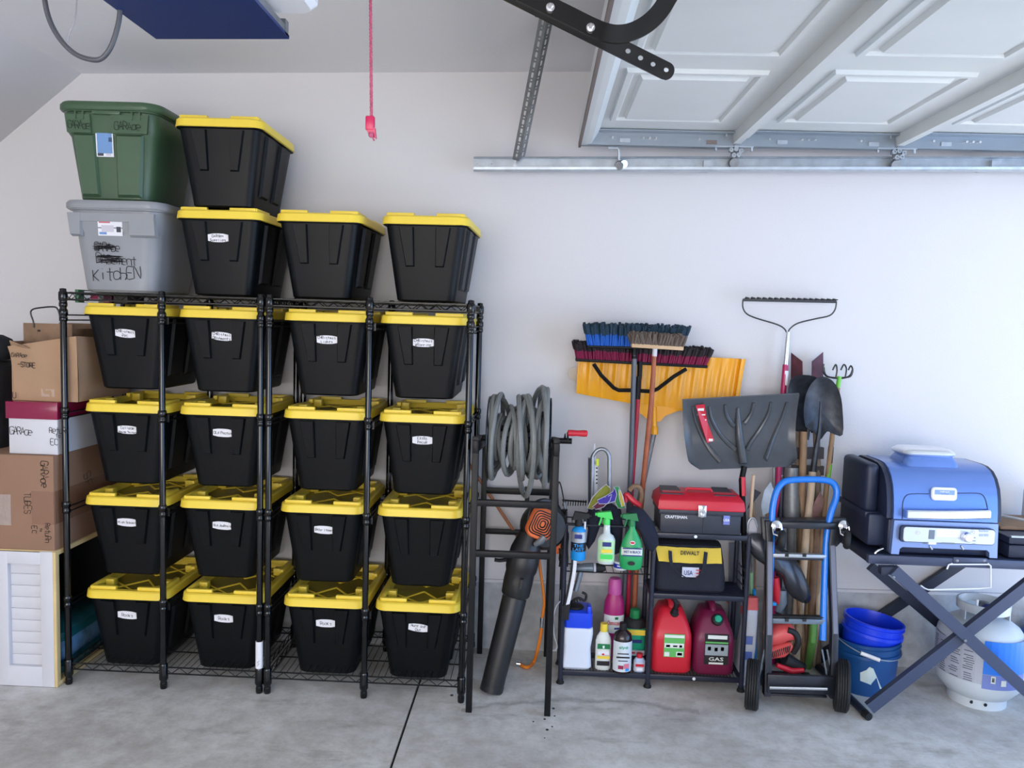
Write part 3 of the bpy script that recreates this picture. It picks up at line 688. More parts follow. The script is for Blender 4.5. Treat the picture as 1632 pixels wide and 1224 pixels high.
for i, (x0, x1) in enumerate(sec):
    b = B(); z = zd(x0)
    b.box(((x0+x1)/2, (DY0+DY1)/2, z+.008), (x1-x0-.004, DY1-DY0, .016))
    if i == 0:      # bottom rail of the door: thick rim that steps up to the face
        b.loft([[(x0+.030, y, z), (x0, y, z), (x0, y, z-.061), (x0+.030, y, z-.061), (x0+.052, y, z-.058), (x0+.085, y, z-.004)] for y in (DY0, DY1)])
    s = b.build('door_section', mDoor, door, smooth=False)
    xa, xb = (x0+.111, x1-.085) if i == 0 else (x0+.118, x1-.110)
    for k in range(6):
        y1 = 3.20-.77*k; y0 = y1-.62
        if y0 < DY0: break
        b = B(); zz = z-.0006
        def rr(ins, dz): return [(xa+ins, y0+ins, zz-dz), (xb-ins, y0+ins, zz-dz), (xb-ins, y1-ins, zz-dz), (xa+ins, y1-ins, zz-dz)]
        b.loft([rr(0, -.002), rr(.004, .013), rr(.022, .013), rr(.030, .003), rr(.050, .004), rr(.060, .017)], (False, True))
        b.build('embossed_panel', mDoor, s, smooth=False)
    b = B(); b.box(((x0+x1)/2, DY1-.0025, z-.028), (x1-x0-.012, .005, .064)); b.box(((x0+x1)/2, DY1-.024, z-.006), (x1-x0-.012, .048, .006)); b.box(((x0+x1)/2, DY1+.014, z-.058), (x1-x0-.008, .036, .004))
    es = b.build('end_stile', mStile, door, smooth=False)
    for q in (.22, .42, .46, .5, .78):
        bb = B(); bb.cyl((x0+(x1-x0)*q, DY1-.006, z-.03), (x0+(x1-x0)*q, DY1-.016, z-.03), .005, n=8); bb.build('screw', mChrome, es)
    for q, m_ in ((.3, mSteel), (.86, mSeal if i % 2 == 0 else mSteel)):
        bb = B(); bb.box((x0+(x1-x0)*q, DY1-.007, z-.04), (.042, .006, .016)); bb.build('clip_plate', m_, es)
    if i:
        b = B()    # hat-section stiffening strut across the section joint
        prof = [(x0-.030, z+.0), (x0-.030, z-.003), (x0-.006, z-.004), (x0-.002, z-.052), (x0+.030, z-.052), (x0+.034, z-.03), (x0+.040, z-.028), (x0+.060, z-.028), (x0+.064, z-.002), (x0+.064, z)]
        b.loft([[(x, y, zz) for x, zz in prof] for y in (DY0, DY1-.012)])
        b.build('strut', mDoor, door, smooth=False)
        b = B(); b.box((x0-.036, DY1-.03, z-.012), (.004, .004, .03)); b.bar((x0-.075, DY1-.002, z-.062), (x0+.085, DY1-.002, z-.062), .012, .004)
        for sx in (-.07, .08): b.cyl((x0+sx, DY1+.004, z-.058), (x0+sx, DY1+.004, z-.078), .005, n=8)
        b.build('hinge_leaf', mSteel, door)
        h = B(); hx = x0+.012; hz = z-.076
        h.box((hx, DY1+.012, hz+.004), (.052, .010, .022), None, .003)
        h.box((hx, DY1+.02, hz-.012), (.03, .012, .03), None, .004)
        hb = h.build('hinge', mSteelD, door)
        for dx, dz in ((-.020, 0), (.0, .004), (.020, -.004), (-.008, -.022), (.012, -.020)):
            q = B(); q.lathe([(.0095, -.004), (.0095, .010), (.0055, .010), (.0055, .002)], (hx+dx, DY1-.002, hz+dz), (0, -1, 0), 12); q.build('hinge_knuckle', mSteel, hb)
        q = B(); q.lathe([(.010, -.012), (.020, -.012), (.022, -.004), (.019, 0), (.022, .004), (.020, .012), (.010, .012)], (hx, DY1+.022, hz-.047), (.0, 1, .3), 18); q.build('roller', mSteelD, door)
b = B(); b.box((.140, (DY0+DY1)/2, 2.345-.062), (.010, DY1-DY0, .022)); b.build('bottom_seal', mSeal, door)
b = B(); rx = Yp(988, 250, 3.41).x    # bottom bracket and roller
b.tube([(rx-.05, DY1+.006, 2.276), (rx-.012, DY1+.006, 2.276), (rx-.006, DY1+.01, 2.268), (rx-.003, DY1+.014, 2.225)], .006, 8)
b.build('bottom_bracket', mSteel, door)
b = B(); b.lathe([(.008, -.012), (.018, -.012), (.020, -.004), (.016, 0), (.020, .004), (.018, .012), (.008, .012)], (rx, DY1+.018, 2.205), (.3, 1, .4), 18); b.build('roller', mSteelD, door)
b = B(); b.lathe([(.008, -.012), (.016, -.012), (.018, -.002), (.016, .012)], (rx+.016, DY1+.018, 2.212), (-.3, 1, .2), 18); b.build('roller', mChrome, door)

TY = 3.425
tx0 = Yp(755, 260, TY).x
trk = thing('door_track', 'long galvanised steel track on the wall side, carrying the raised garage door rollers', 'door track', (1.2, TY, 2.2))
za, zb2 = Yp(755, 272, TY).z, Yp(755, 250, TY).z
b = B(); XE = XO-.05; ln = XE-tx0; hh = zb2-za
Mt = Matrix.Translation((tx0, TY+.03, za)) @ Euler((0, -math.atan(SK), 0)).to_matrix().to_4x4()
plate(b, [(0, 0), (ln, 0), (ln, hh), (0, hh)], [circ(.022, .020, .006), circ(.015, .034, .0035, 8), circ(.092, .020, .006), circ(.076, .034, .0035, 8)], 0, .002, Mt)
b.loft([[Mt @ Vector((x, yy, zz)) for yy, zz in ((0, hh), (-.03, hh+.001), (-.034, hh-.006), (-.032, hh-.006), (-.028, hh-.002), (0, hh-.003))] for x in (0, ln)])
b.loft([[Mt @ Vector((x, yy, zz)) for yy, zz in ((0, 0), (-.022, -.001), (-.036, .004), (-.038, .014), (-.036, .014), (-.034, .006), (-.022, .002), (0, .003))] for x in (0, ln)])
b.build('track_channel', mSteel, trk, smooth=False)
# upper track edge seen behind the door on the right
for fx in (.25, .55, .85): 
    p = Mt @ Vector((ln*fx, .004, hh*.5)); b = B(); b.box((p.x, WY-.068, p.z), (.04, .12, .03)); b.build('wall_bracket', mSteel, trk)
# perforated hanger strap (angle iron) from the ceiling
hgr = thing('perforated_hanger', 'slotted steel angle hanger running from ceiling to the end of the track', 'bracket', (0, 3.2, 2.4))
pb = Yp(821, 254, TY); pt = Zp(866, 22, zc(0)-.002)
ax = (pt-pb); Lh = ax.length; az = ax.normalized()
def strap(w, xdir, name, off):
    xd = (Vector(xdir)-az*az.dot(Vector(xdir))).normalized(); yd = az.cross(xd)
    M = Matrix((xd, yd, az)).transposed().to_4x4(); M.translation = pb+Vector(off)
    b = B(); holes = []; z = .015; k = 0
    while z < Lh-.03:
        if k % 2 == 0: holes.append(slot(w/2, z, w/2, z+.016, .0042)); z += .030
        else: holes.append(circ(w/2, z, .0042, 8)); z += .014
        k += 1
    plate(b, [(0, 0), (w, 0), (w, Lh), (0, Lh)], holes, 0, .002, M)
    return b.build(name, mSteelD, hgr, smooth=False)
strap(.030, (1, -.25, 0), 'slotted_leg', (-.012, 0, 0)); strap(.028, (.62, .8, 0), 'slotted_leg', (.018, -.004, 0))
b = B(); b.cyl((pb.x, TY+.028, pb.z-.012), (pb.x, TY-.012, pb.z-.012), .007, n=6); b.build('bolt', mChrome, hgr)
b = B(); b.box((pt.x+.01, pt.y, zc(0)-.003), (.08, .05, .005)); b.build('ceiling_plate', mSteelD, hgr)

# ---- black door arm with bolts
AY = 1.7
arm = thing('curved_door_lever', 'black perforated straight arm bolted to a curved arm, under the garage door', 'door arm', (.1, AY, 2.15))
def X2(px, py): p = Yp(px, py, AY); return (p.x, p.z)
a0 = Vector(X2(800, -18)); a1 = Vector(X2(1062, 113)); d = (a1-a0).normalized(); nr = Vector((-d.y, d.x)); hw = .0185
out = [tuple(a0+nr*hw), tuple(a0-nr*hw), tuple(a1-nr*hw+d*-.004)]
out += [tuple(a1+(nr*math.cos(R(t))*hw+d*math.sin(R(t))*hw*.9)) for t in range(150, -1, -15)]
holes = []
for px, py, r in ((1062, 111, .0052), (1041, 102, .0052), (1021, 92, .0055), (1001, 81, .0055), (918, 39, .0052), (855, 8, .005)):
    q = X2(px, py); holes.append(circ(q[0], q[1], r, 12))
b = B(); plate(b, out, holes, AY, .004); b.build('straight_arm', mPost, arm, smooth=False)
cl = [(808, -22), (850, -2), (900, 22), (940, 42), (965, 52), (985, 55), (1008, 51), (1032, 38), (1052, 18), (1068, -8), (1100, -60), (1130, -110)]
cp = smoothpts([Vector((X2(*c)[0], 0, X2(*c)[1])) for c in cl], 4)
Lp, Rp = [], []
for i, p in enumerate(cp):
    t = (cp[min(i+1, len(cp)-1)]-cp[max(i-1, 0)]).normalized(); n_ = Vector((-t.z, 0, t.x))
    Lp.append((p+n_*.0185)); Rp.append((p-n_*.0185))
b = B()
b.loft([[(l.x, AY-.0045, l.z), (r_.x, AY-.0045, r_.z), (r_.x, AY-.0005, r_.z), (l.x, AY-.0005, l.z)] for l, r_ in zip(Lp, Rp)])
b.build('curved_arm', mPost, arm, smooth=False)
for px, py, r in ((877, 14, .0095), (941, 46, .0095)):
    q = X2(px, py); b = B(); b.lathe([(r, 0), (r, .003), (r*.95, .004)], (q[0], AY-.005, q[1]), (0, -1, 0), 16)
    b.lathe([(r*.66, 0), (r*.66, .007), (r*.5, .0085)], (q[0], AY-.009, q[1]), (0, -1, 0), 6); b.build('bolt', mChrome, arm)
# opener rail and trolley just above the frame
rail = thing('opener_rail', 'steel opener rail joining the motor unit to the door, above the red cord', 'rail', (0, 1.72, 2.28))
b = B(); b.box((.55, 1.74, 2.29), (3.0-.2, .03, .035)); b.build('rail_bar', mSteelD, rail)
b = B(); b.box((-.355, 1.70, 2.262), (.12, .05, .05), None, .006); b.build('trolley', mBlack, rail)
# ---- motor unit
op = thing('door_opener', 'navy blue garage door opener motor unit with white light lens, hanging at upper left', 'garage door opener', (-.68, 1.5, 2.09))
oz = 2.092; ox0_, ox1_ = Yp(249, 64, 1.65).x, Yp(461, 62, 1.65).x
mNavy = mat('navy_painted_steel', L(22, 48, 104), .38)
b = B(); b.loft([[(ox0_, y, oz-.002), (ox1_, y, oz+.003), (ox1_, y, oz+.010), (ox0_, y, oz+.006)] for y in (1.15, 1.65)]); b.build('base_plate', mNavy, op, smooth=False)
b = B(); b.box(((ox0_+ox1_)/2-.01, 1.41, oz+.075), (ox1_-ox0_-.035, .44, .13), None, .008)
b.build('housing', mat('grey_housing', L(110, 108, 106), .5), op)
b = B(); b.box((ox1_-.008, 1.635, oz+.02), (.016, .02, .03)); b.box((ox1_-.004, 1.40, oz+.014), (.006, .48, .02)); b.build('side_flange', mSteelD, op)
l0, l1 = Yp(428, 30, 1.6), Yp(514, 32, 1.6)
b = B(); b.rrect([(.085, .34, oz+.032, ox1_+.026, 1.42), (.10, .36, oz+.045, ox1_+.030, 1.42), (.105, .365, oz+.11, ox1_+.030, 1.42), (.08, .33, oz+.14, ox1_+.022, 1.42)], .028, 5)
b.build('light_lens', mWhite, op)
for sx in (-.1, .1):
    b = B(); b.bar(((ox0_+ox1_)/2+sx, 1.42, oz+.13), ((ox0_+ox1_)/2+sx, 1.42, zc(-.7)), .028, .003); b.build('hanger_strap', mSteelD, op)
# cables
def cable(label, pts, r, m, name='power_cable', cat='cable', n=6, k=6):
    b = B(); b.tube(smoothpts(pts, k), r, n); return tag(b.build(name, m), label, cat)
cable('thick dark grey cable looping down left of the opener', [Yp(64, -90, 1.5), Yp(70, -10, 1.5), Yp(79, 32, 1.5), Yp(97, 64, 1.5), Yp(120, 86, 1.5), Yp(145, 95, 1.5), Yp(162, 93, 1.5), Yp(176, 76, 1.5), Yp(186, 48, 1.5), Yp(191, 20, 1.5), Yp(192, -20, 1.5)], .0048, mat('cable_grey', L(70, 72, 78), .4), n=10)
cable('thin grey wire hanging inside the loop of the thick cable', [Yp(124, -60, 1.6), Yp(122, 5, 1.6), Yp(118, 35, 1.6), Yp(110, 55, 1.6), Yp(108, 68, 1.6)], .0016, mat('wire_grey', L(150, 150, 156), .4), 'thin_wire', 'wire')
mRope = mat('red_rope', L(196, 92, 122), .7, noise=.3, nscale=120, bump=.5, bscale=300)
rp = thing('release_cord', 'pinkish red emergency release cord with a red pull handle', 'cord', Yp(591, -50, 1.7))
b = B(); pr = [Yp(590, -60, 1.7), Yp(591, 0, 1.7), Yp(592, 90, 1.7), Yp(592, 186, 1.7)]
for s_ in (0, 2.1, 4.2):
    pts = []
    for i in range(91):
        t = i/90; p = pr[0].lerp(pr[3], t); a = s_+t*95; pts.append(p+Vector((math.cos(a)*.0016, math.sin(a)*.0016, 0)))
    b.tube(pts, .0021, 5)
b.build('rope', mRope, rp)
hp = Yp(591, 186, 1.7)
mHan = mat('cord_handle_red', L(196, 30, 84), .35)
b = B(); b.box((hp.x-.001, 1.7, hp.z-.014), (.019, .014, .030), None, .003); b.loft([[(hp.x-.009, 1.694, hp.z-.024), (hp.x+.010, 1.694, hp.z-.024), (hp.x+.010, 1.706, hp.z-.024), (hp.x-.009, 1.706, hp.z-.024)], [(hp.x-.005, 1.696, hp.z-.036), (hp.x+.013, 1.696, hp.z-.046), (hp.x+.013, 1.704, hp.z-.046), (hp.x-.005, 1.704, hp.z-.036)]]); b.build('pull_handle', mHan, rp)
b = B(); b.lathe([(.002, -.006), (.005, -.003), (.0055, 0), (.004, .005)], (hp.x+.003, 1.69, hp.z-.040), n=10); b.tube([(hp.x+.004, 1.692, hp.z-.04), (hp.x+.010, 1.692, hp.z-.052)], .0018, 6); b.build('knot', mRope, rp)
# ================================================================== HOSE REEL CART
def PP(pts, y): return [Yp(px, py, y) for px, py in pts]
cart = thing('hose_reel_cart', 'black steel hose reel cart with red crank grip, beside the right rack', 'hose reel', (-.08, 3.2, 0))
FY, BY = 2.955, 3.50
xl, xr = Zp(747, 1134).x, Zp(872, 1138).x
zt = Yp(883, 705, FY).z
for x in (xl, xr):
    for y in (FY, BY):
        b = B(); hx = zt+.012 if y == FY else zt-.06
        b.box((x, y, hx/2), (.024, .024, hx), None, .002); b.build('leg', mFrame, cart)
    b = B(); b.bar((x, FY, zt-.035), (x, BY, zt-.09), .020, .022); b.build('side_bar', mFrame, cart)
for py, y, w in ((803, FY, .024), (884, FY, .024), (783, BY, .026), (848, BY, .022)):
    z = Yp(820, py, y).z; b = B(); b.box(((xl+xr)/2, y, z), (xr-xl-.02, .022, w), None, .002); b.build('rung', mFrame, cart)
b = B(); p0, p1 = Yp(840, 776, BY-.03), Yp(840, 806, BY-.03); b.bar(p0, p1, .02, .02, (0, 1, 0)); b.build('strut', mFrame, cart)
RYc = 3.13; rc = Yp(826, 700, RYc); rzc = rc.z; RR = .168
def ringpts(x, r, n=40, ex=1): return [(x, RYc+r*math.cos(2*PI*k/n), rzc+ex*r*math.sin(2*PI*k/n)) for k in range(n)]
xd0, xd1 = Yp(779, 700, RYc).x, Yp(877, 700, RYc-.0).x-.002
for x in (xd0, xd1):
    b = B(); b.tube(ringpts(x, RR), .0034, 6, closed=True); b.tube(ringpts(x, .06, 20), .0034, 6, closed=True)
    for k in range(6):
        a = PI*k/3+.3; b.cyl((x, RYc+.04*math.cos(a), rzc+.04*math.sin(a)), (x, RYc+RR*math.cos(a), rzc+RR*math.sin(a)), .003, n=6)
    b.build('reel_disc', mWire, cart)
b = B(); b.cyl((xl-.01, RYc, rzc), (xr+.065, RYc, rzc), .012, n=14)
for k in range(4):
    a = PI*k/2+.5; b.cyl((xd0, RYc+.06*math.cos(a), rzc+.06*math.sin(a)), (xd1, RYc+.06*math.cos(a), rzc+.06*math.sin(a)), .006, n=8)
b.build('reel_axle', mFrame, cart)
for x in (xl, xr):
    b = B(); b.box((x, (FY+RYc)/2+.01, rzc-.004), (.026, RYc-FY+.03, .028), None, .004); b.box((x, FY-.004, rzc-.006), (.022, .034, .05), None, .004); b.build('axle_bracket', mFrame, cart)
g0 = Yp(905, 706, RYc); g1 = Yp(905, 690, RYc-.03); g2 = Yp(937, 689, RYc-.03)
b = B(); b.tube([(xr+.03, RYc, rzc), g0, g1, (g1.x+.01, g1.y, g1.z)], .0042, 8); b.cyl((xr+.02, RYc, rzc), (g0.x-.006, RYc, rzc), .011, n=12); b.lathe([(.003, 0), (.006, .006), (.002, .03)], (g0.x-.012, RYc, rzc), n=8); b.build('crank', mWire, cart)
b = B(); b.lathe([(.006, 0), (.0125, .003), (.013, .02), (.0115, .04), (.0135, .066), (.0125, .078), (.006, .081)], (g1.x-.002, g1.y, g1.z), (1, 0, 0), 14); b.build('crank_grip', mRed, cart)
# the coiled hose, one continuous run
rnd = random.Random(21); pts = []
NT = 30; xa_, xb_ = xd0+.016, xd1-.016
drop = {3: .055, 9: .030, 13: .025, 21: .085, 25: .04, 6: .02, 17: .02}
for t in range(NT):
    lay = t % 9
    x0 = xa_+(xb_-xa_)*((t % 9)/8.0 if (t//9) % 2 == 0 else 1-(t % 9)/8.0)
    x1 = x0+rnd.uniform(-.10, .10); rad = .085+.030*(t//9)+rnd.uniform(-.008, .010); cz = rnd.uniform(-.01, .008)
    for k in range(14):
        a = 2*PI*k/14; f = (1-math.cos(a))/2
        x = x0+(x1-x0)*f+.012*math.sin(a+t)
        x = max(xa_, min(xb_, x))
        down = max(0, -math.sin(a))
        r_ = rad+ (.018 if t > 17 else 0)*max(0, math.sin(a))
        pts.append(Vector((x, RYc+rad*math.cos(a)*.95, rzc+.010+cz+r_*math.sin(a)-drop.get(t, .012)*1.1*down**2)))
hs = smoothpts(pts, 3)
mHose = mat('grey_hose', L(122, 126, 126), .45, noise=.12, nscale=30)
b = B(); b.tube(hs, .0105, 8); o = tag(b.build('garden_hose', mHose), 'long grey garden hose coiled in a messy bundle on the reel cart', 'hose')

# ---- leaf blower behind the cart
bl = thing('leaf_blower', 'leaf blower with orange engine cover, long black tube pointing down to the floor', 'leaf blower', (-.14, 3.12, 0))
q0 = Zp(783, 1103, .012); q0.y = 3.13; q0 = Yp(783, 1100, 3.13)
q0.z = max(q0.z, .03)
A = [(783, 1100, 3.13, .047), (789, 1075, 3.14, .048), (812, 985, 3.18, .051), (820, 952, 3.2, .052)]
P_ = [Yp(a, c, d) for a, c, d, _ in A]
mTube = mat('blower_black', L(34, 34, 36), .42, noise=.15, nscale=14)
b = B(); b.tube(P_, [a[3] for a in A], 22); b.tube([P_[0]+(P_[0]-P_[1])*.02, P_[0]+(P_[1]-P_[0])*.35], .0485, 22); b.build('blower_tube', mTube, bl)
C_ = [Yp(821, 948, 3.2), Yp(826, 925, 3.205), Yp(829, 912, 3.21), Yp(834, 892, 3.215), Yp(838, 876, 3.22), Yp(846, 850, 3.23)]
b = B(); b.tube([C_[0], C_[0]+(C_[1]-C_[0])*.1]+C_[1:3]+[C_[2]+(C_[3]-C_[2])*.3]+C_[3:], [.056, .060, .062, .061, .067, .068, .064, .048], 22)
ax_ = (C_[3]-C_[0]).normalized()
b.bar(C_[1]+Vector((.01, -.062, -.01)), C_[1]+Vector((.016, -.062, .03)), .035, .012); b.build('elbow_collar', mTube, bl)
b = B(); cc = Yp(866, 838, 3.26)
b.lathe([(.03, -.055), (.085, -.05), (.098, -.02), (.098, .03), (.08, .06), (.03, .065)], cc, (.25, -1, .1), 26); b.build('fan_housing', mTube, bl)
# orange guard with nested vent slots
Mo = Matrix.Translation(Yp(863, 836, 3.18)) @ Euler((R(4), R(22), R(8)), 'XYZ').to_matrix().to_4x4()
mOr = mat('orange_plastic', L(226, 112, 62), .4)
b = B()
def rrp(w, h, r, n=4):
    o_ = []
    for qx, qz, a0 in ((1, 1, 0), (-1, 1, 90), (-1, -1, 180), (1, -1, 270)):
        for k in range(n+1): a = R(a0+90*k/n); o_.append((qx*(w/2-r)+r*math.cos(a), qz*(h/2-r)+r*math.sin(a)))
    return o_
b.loft([[Mo @ Vector((x, .02, z)) for x, z in rrp(.110, .130, .03)], [Mo @ Vector((x, -.012, z)) for x, z in rrp(.104, .124, .03)], [Mo @ Vector((x, -.018, z)) for x, z in rrp(.094, .114, .028)]])
b.build('engine_cover', mOr, bl)
for k in range(5):
    w, h_ = .092-.018*k, .100-.018*k
    b = B(); lp = [Mo @ Vector((x, -.0185, z+.008)) for x, z in rrp(w, h_, .022-.003*k)]; b.tube(lp, .0032, 4, closed=True); b.build('vent_slot', mInk, bl)
b = B(); b.tube([Yp(884, 815, 3.3), Yp(893, 840, 3.3), Yp(891, 868, 3.3), Yp(884, 880, 3.3)], [.02, .03, .03, .016], 12); b.build('fuel_cap_side', mOr, bl)
b = B(); b.tube(smoothpts([Yp(845, 850, 3.2), Yp(843, 825, 3.2), Yp(850, 805, 3.22), Yp(868, 797, 3.24), Yp(888, 806, 3.28), Yp(893, 830, 3.3), Yp(888, 868, 3.3), Yp(872, 885, 3.26)], 4), .009, 8); b.build('grip', mTube, bl)
b = B(); b.tube([Yp(852, 868, 3.17), Yp(862, 862, 3.165), Yp(868, 855, 3.165)], [.010, .016, .014], 12); b.build('choke_knob', mSteelD, bl)
# hose tail with brass end, orange air line, brown stick
cable('short black hose end with brass fitting, behind the blower', PP([(845, 868), (828, 878), (812, 890), (798, 893), (788, 892)], 3.42), .009, mRubber, 'hose_end', 'hose')
mOrH = mat('orange_hose', L(232, 132, 40), .4)
ol = thing('air_line', 'orange rubber air line with steel coupler, curling on the floor behind the cart', 'hose', Zp(835, 1060))
b = B(); b.tube(smoothpts(PP([(858, 885), (862, 915), (866, 945), (867, 965), (864, 985)], 3.36), 4), .0065, 8); b.build('upper_line', mOrH, ol, label='yellow-orange upper end')
b = B(); lo = PP([(864, 990), (862, 1010), (857, 1035)], 3.36)+[Zp(851, 1054, .012), Zp(842, 1063, .009), Zp(834, 1062, .009), Zp(828, 1057, .009)]; b.tube(smoothpts(lo, 5), .0075, 8); b.build('lower_line', mOrH, ol)
b = B(); b.cyl(Yp(864, 984, 3.36), Yp(863, 1000, 3.36), .0095, .008, 12); b.build('coupler', mChrome, ol)
b = B(); b.tube([Zp(829, 1058, .012), Zp(823, 1057, .014)], [.014, .013], 14); b.build('fitting', mChrome, ol)
o = tag(B().tube([Yp(736, 722, 3.50), Yp(836, 872, 3.50)], .0075, 8).build('wooden_stick', mat('reddish_wood', L(164, 104, 72), .6)), 'thin reddish wooden stick leaning diagonally behind the hose cart', 'stick')

# ================================================================== SMALL SHELVES
SY0, SY1 = 3.235, 3.42
sx = [Zp(891, 1087).x+.004, Zp(1032, 1096).x, Zp(1180, 1101).x]
rk = thing('utility_shelf', 'low black metal shelf with wire decks, holding cleaning bottles, toolbox and gas cans', 'shelf', ((sx[0]+sx[2])/2, SY0, 0))
zb_deck = Yp(960, 1072, SY0).z+.004
ztopA = Yp(960, 838, SY0).z; ztopB = Yp(1110, 851, SY0).z; zmidB = Yp(1110, 948, SY0).z; zmidA = Yp(960, 908, SY0+.1).z
mNavyBlk = mat('dark_navy_steel', L(32, 36, 52), .35)
hts = [ztopA-.0, ztopB+.0, ztopB+.0]
for i, x in enumerate(sx):
    for y in (SY0, SY1):
        b = B(); b.cyl((x, y, .014), (x, y, hts[i]), .0105, n=12); p = b.build('post', mNavyBlk, rk)
        b = B(); b.lathe([(.017, 0), (.017, .006), (.012, .012), (.012, .02)], (x, y, 0), n=12); b.build('foot', mRubber, p)
def deck(x0, x1, z, mesh=False, step=.022):
    b = B()
    for y in (SY0, SY1): b.box(((x0+x1)/2, y, z-.010), (x1-x0, .012, .022), None, .002)
    for x in (x0, x1): b.box((x, (SY0+SY1)/2, z-.010), (.012, SY1-SY0, .022), None, .002)
    if mesh:
        n = int((x1-x0)/.013)
        for k in range(-12, n+12):
            for s_ in (-1, 1):
                xs_ = x0+k*(x1-x0)/n; a = Vector((xs_, SY0, z)); c = Vector((xs_+s_*.26, SY1, z))
                # clip to the deck
                t0, t1 = 0, 1; dx = c.x-a.x
                lo_, hi_ = sorted(((x0-a.x)/dx, (x1-a.x)/dx)); t0 = max(t0, lo_); t1 = min(t1, hi_)
                if t1-t0 > .02: b.cyl(a.lerp(c, t0), a.lerp(c, t1), .0016, n=4, caps=False)
    else:
        k = 1
        while x0+k*step < x1: b.cyl((x0+k*step, SY0, z-.002), (x0+k*step, SY1, z-.002), .0017, n=4); k += 1
    return b.build('shelf_deck', mNavyBlk, rk)
deck(sx[0], sx[1], zb_deck, step=.014); deck(sx[1], sx[2], zb_deck, step=.014)
deck(sx[1], sx[2], zmidB, True); deck(sx[1], sx[2], ztopB)
for x0, x1, z in ((sx[0], sx[1], zmidA), (sx[0], sx[1], ztopA-.01)):
    b = B()
    b.cyl((x0, SY1-.02, z), (x1, SY1-.02, z), .003, n=6); b.cyl((x0, SY0+.06, z), (x1, SY0+.06, z), .003, n=6)
    for k in range(1, 12): b.cyl((x0+(x1-x0)*k/12, SY0+.06, z), (x0+(x1-x0)*k/12, SY1-.02, z), .0016, n=4)
    b.build('wire_deck', mWire, rk)
b = B(); b.cyl((sx[0], SY0, ztopA), (sx[1], SY0, ztopA), .0045, n=8); b.build('hanging_rail', mNavyBlk, rk)
for k in range(3):
    b = B(); zz = zmidB+.03+.035*k; b.cyl((sx[2], SY0, zz), (sx[2], SY1, zz), .003, n=6); b.build('side_rail', mNavyBlk, rk)
b = B(); b.lathe([(.007, 0), (.007, .002), (.004, .004)], (Yp(1108, 857, SY0).x, SY0-.006, ztopB-.010), (0, -1, 0), 10); b.build('white_screw', mWhite, rk)
b = B(); b.lathe([(.007, 0), (.007, .002), (.004, .004)], (Yp(1106, 1070, SY0).x, SY0-.006, zb_deck-.010), (0, -1, 0), 10); b.build('white_screw', mWhite, rk)

# toolbox
tbx0, tbx1 = Yp(1051, 800, SY0-.01).x, Yp(1185, 820, SY0-.01).x
tz = ztopB+.002; tzs = Yp(1110, 815, SY0-.01).z; tzt = Yp(1110, 783, SY0+.06).z
tb = thing('toolbox', 'black plastic toolbox with red lid and chrome latch, on the top shelf deck', 'toolbox', ((tbx0+tbx1)/2, SY0+.08, tz))
D0, D1 = SY0-.012, SY0+.175; xm = (tbx0+tbx1)/2; wd = tbx1-tbx0
mTB = mat('toolbox_black', L(42, 46, 58), .45, bump=.05, bscale=300)
b = B(); b.box((xm, (D0+D1)/2, (tz+tzs)/2-.006), (wd-.014, D1-D0-.01, tzs-tz-.012), None, .006); b.box((xm, (D0+D1)/2, tzs-.006), (wd, D1-D0, .022), None, .005)
b.box((xm+.012, D0+.004, (tz+tzs)/2-.01), (.003, .004, tzs-tz-.03)); b.build('tray_body', mTB, tb)
b = B(); hl = tzt-tzs
def lidr(ix, iy, z): return [(tbx0-.006+ix, D0-.004+iy, z), (tbx1+.006-ix, D0-.004+iy, z), (tbx1+.006-ix, D1+.004-iy, z), (tbx0-.006+ix, D1+.004-iy, z)]
b.loft([lidr(.004, .0, tzs+.004), lidr(0, 0, tzs+.010), lidr(.004, .006, tzs+hl*.62), lidr(.022, .045, tzt), lidr(.026, .05, tzt)]); 
o = b.build('lid', mRed, tb, bev=.003)
for x0, x1 in ((.02, .30), (.66, .92)):
    b = B(); b.loft([[(tbx0+wd*x0, D0+.030, tzs+hl*.88), (tbx0+wd*x1, D0+.030, tzs+hl*.88), (tbx0+wd*x1-.012, D1-.04, tzt+.002), (tbx0+wd*x0+.012, D1-.04, tzt+.002)], [(tbx0+wd*x0, D0+.030, tzs+hl*.88+.005), (tbx0+wd*x1, D0+.030, tzs+hl*.88+.005), (tbx0+wd*x1-.012, D1-.04, tzt+.006), (tbx0+wd*x0+.012, D1-.04, tzt+.006)]]); b.build('lid_inset', mTB, o, label='dark inset panel')
b = B(); b.tube([(xm-.055, D0+.075, tzt), (xm-.05, D0+.075, tzt+.010), (xm+.05, D0+.075, tzt+.010), (xm+.055, D0+.075, tzt)], .006, 8); b.build('handle', mRed, tb)
lx_ = Yp(1119, 805, D0).x
b = B(); b.box((lx_, D0-.008, tzs+.004), (.034, .008, .050), None, .003); b.box((lx_, D0-.013, tzs+.012), (.022, .005, .026), None, .002); b.box((lx_, D0-.013, tzs-.012), (.014, .006, .018), None, .002); b.build('latch', mChrome, tb)
txt('CRAFTSMAN.', Yp(1078, 824, D0-.001), .094, .0125, tb, mPaper, bold=.02)
sb = patch(Yp(1158, 829, D0-.001), .026, .038, tb, mat('label_violet', L(120, 130, 200), .5), 'usa_sticker'); txt('USA', Yp(1158, 829, D0-.002), .026, .011, sb, mPaper, bold=.02)

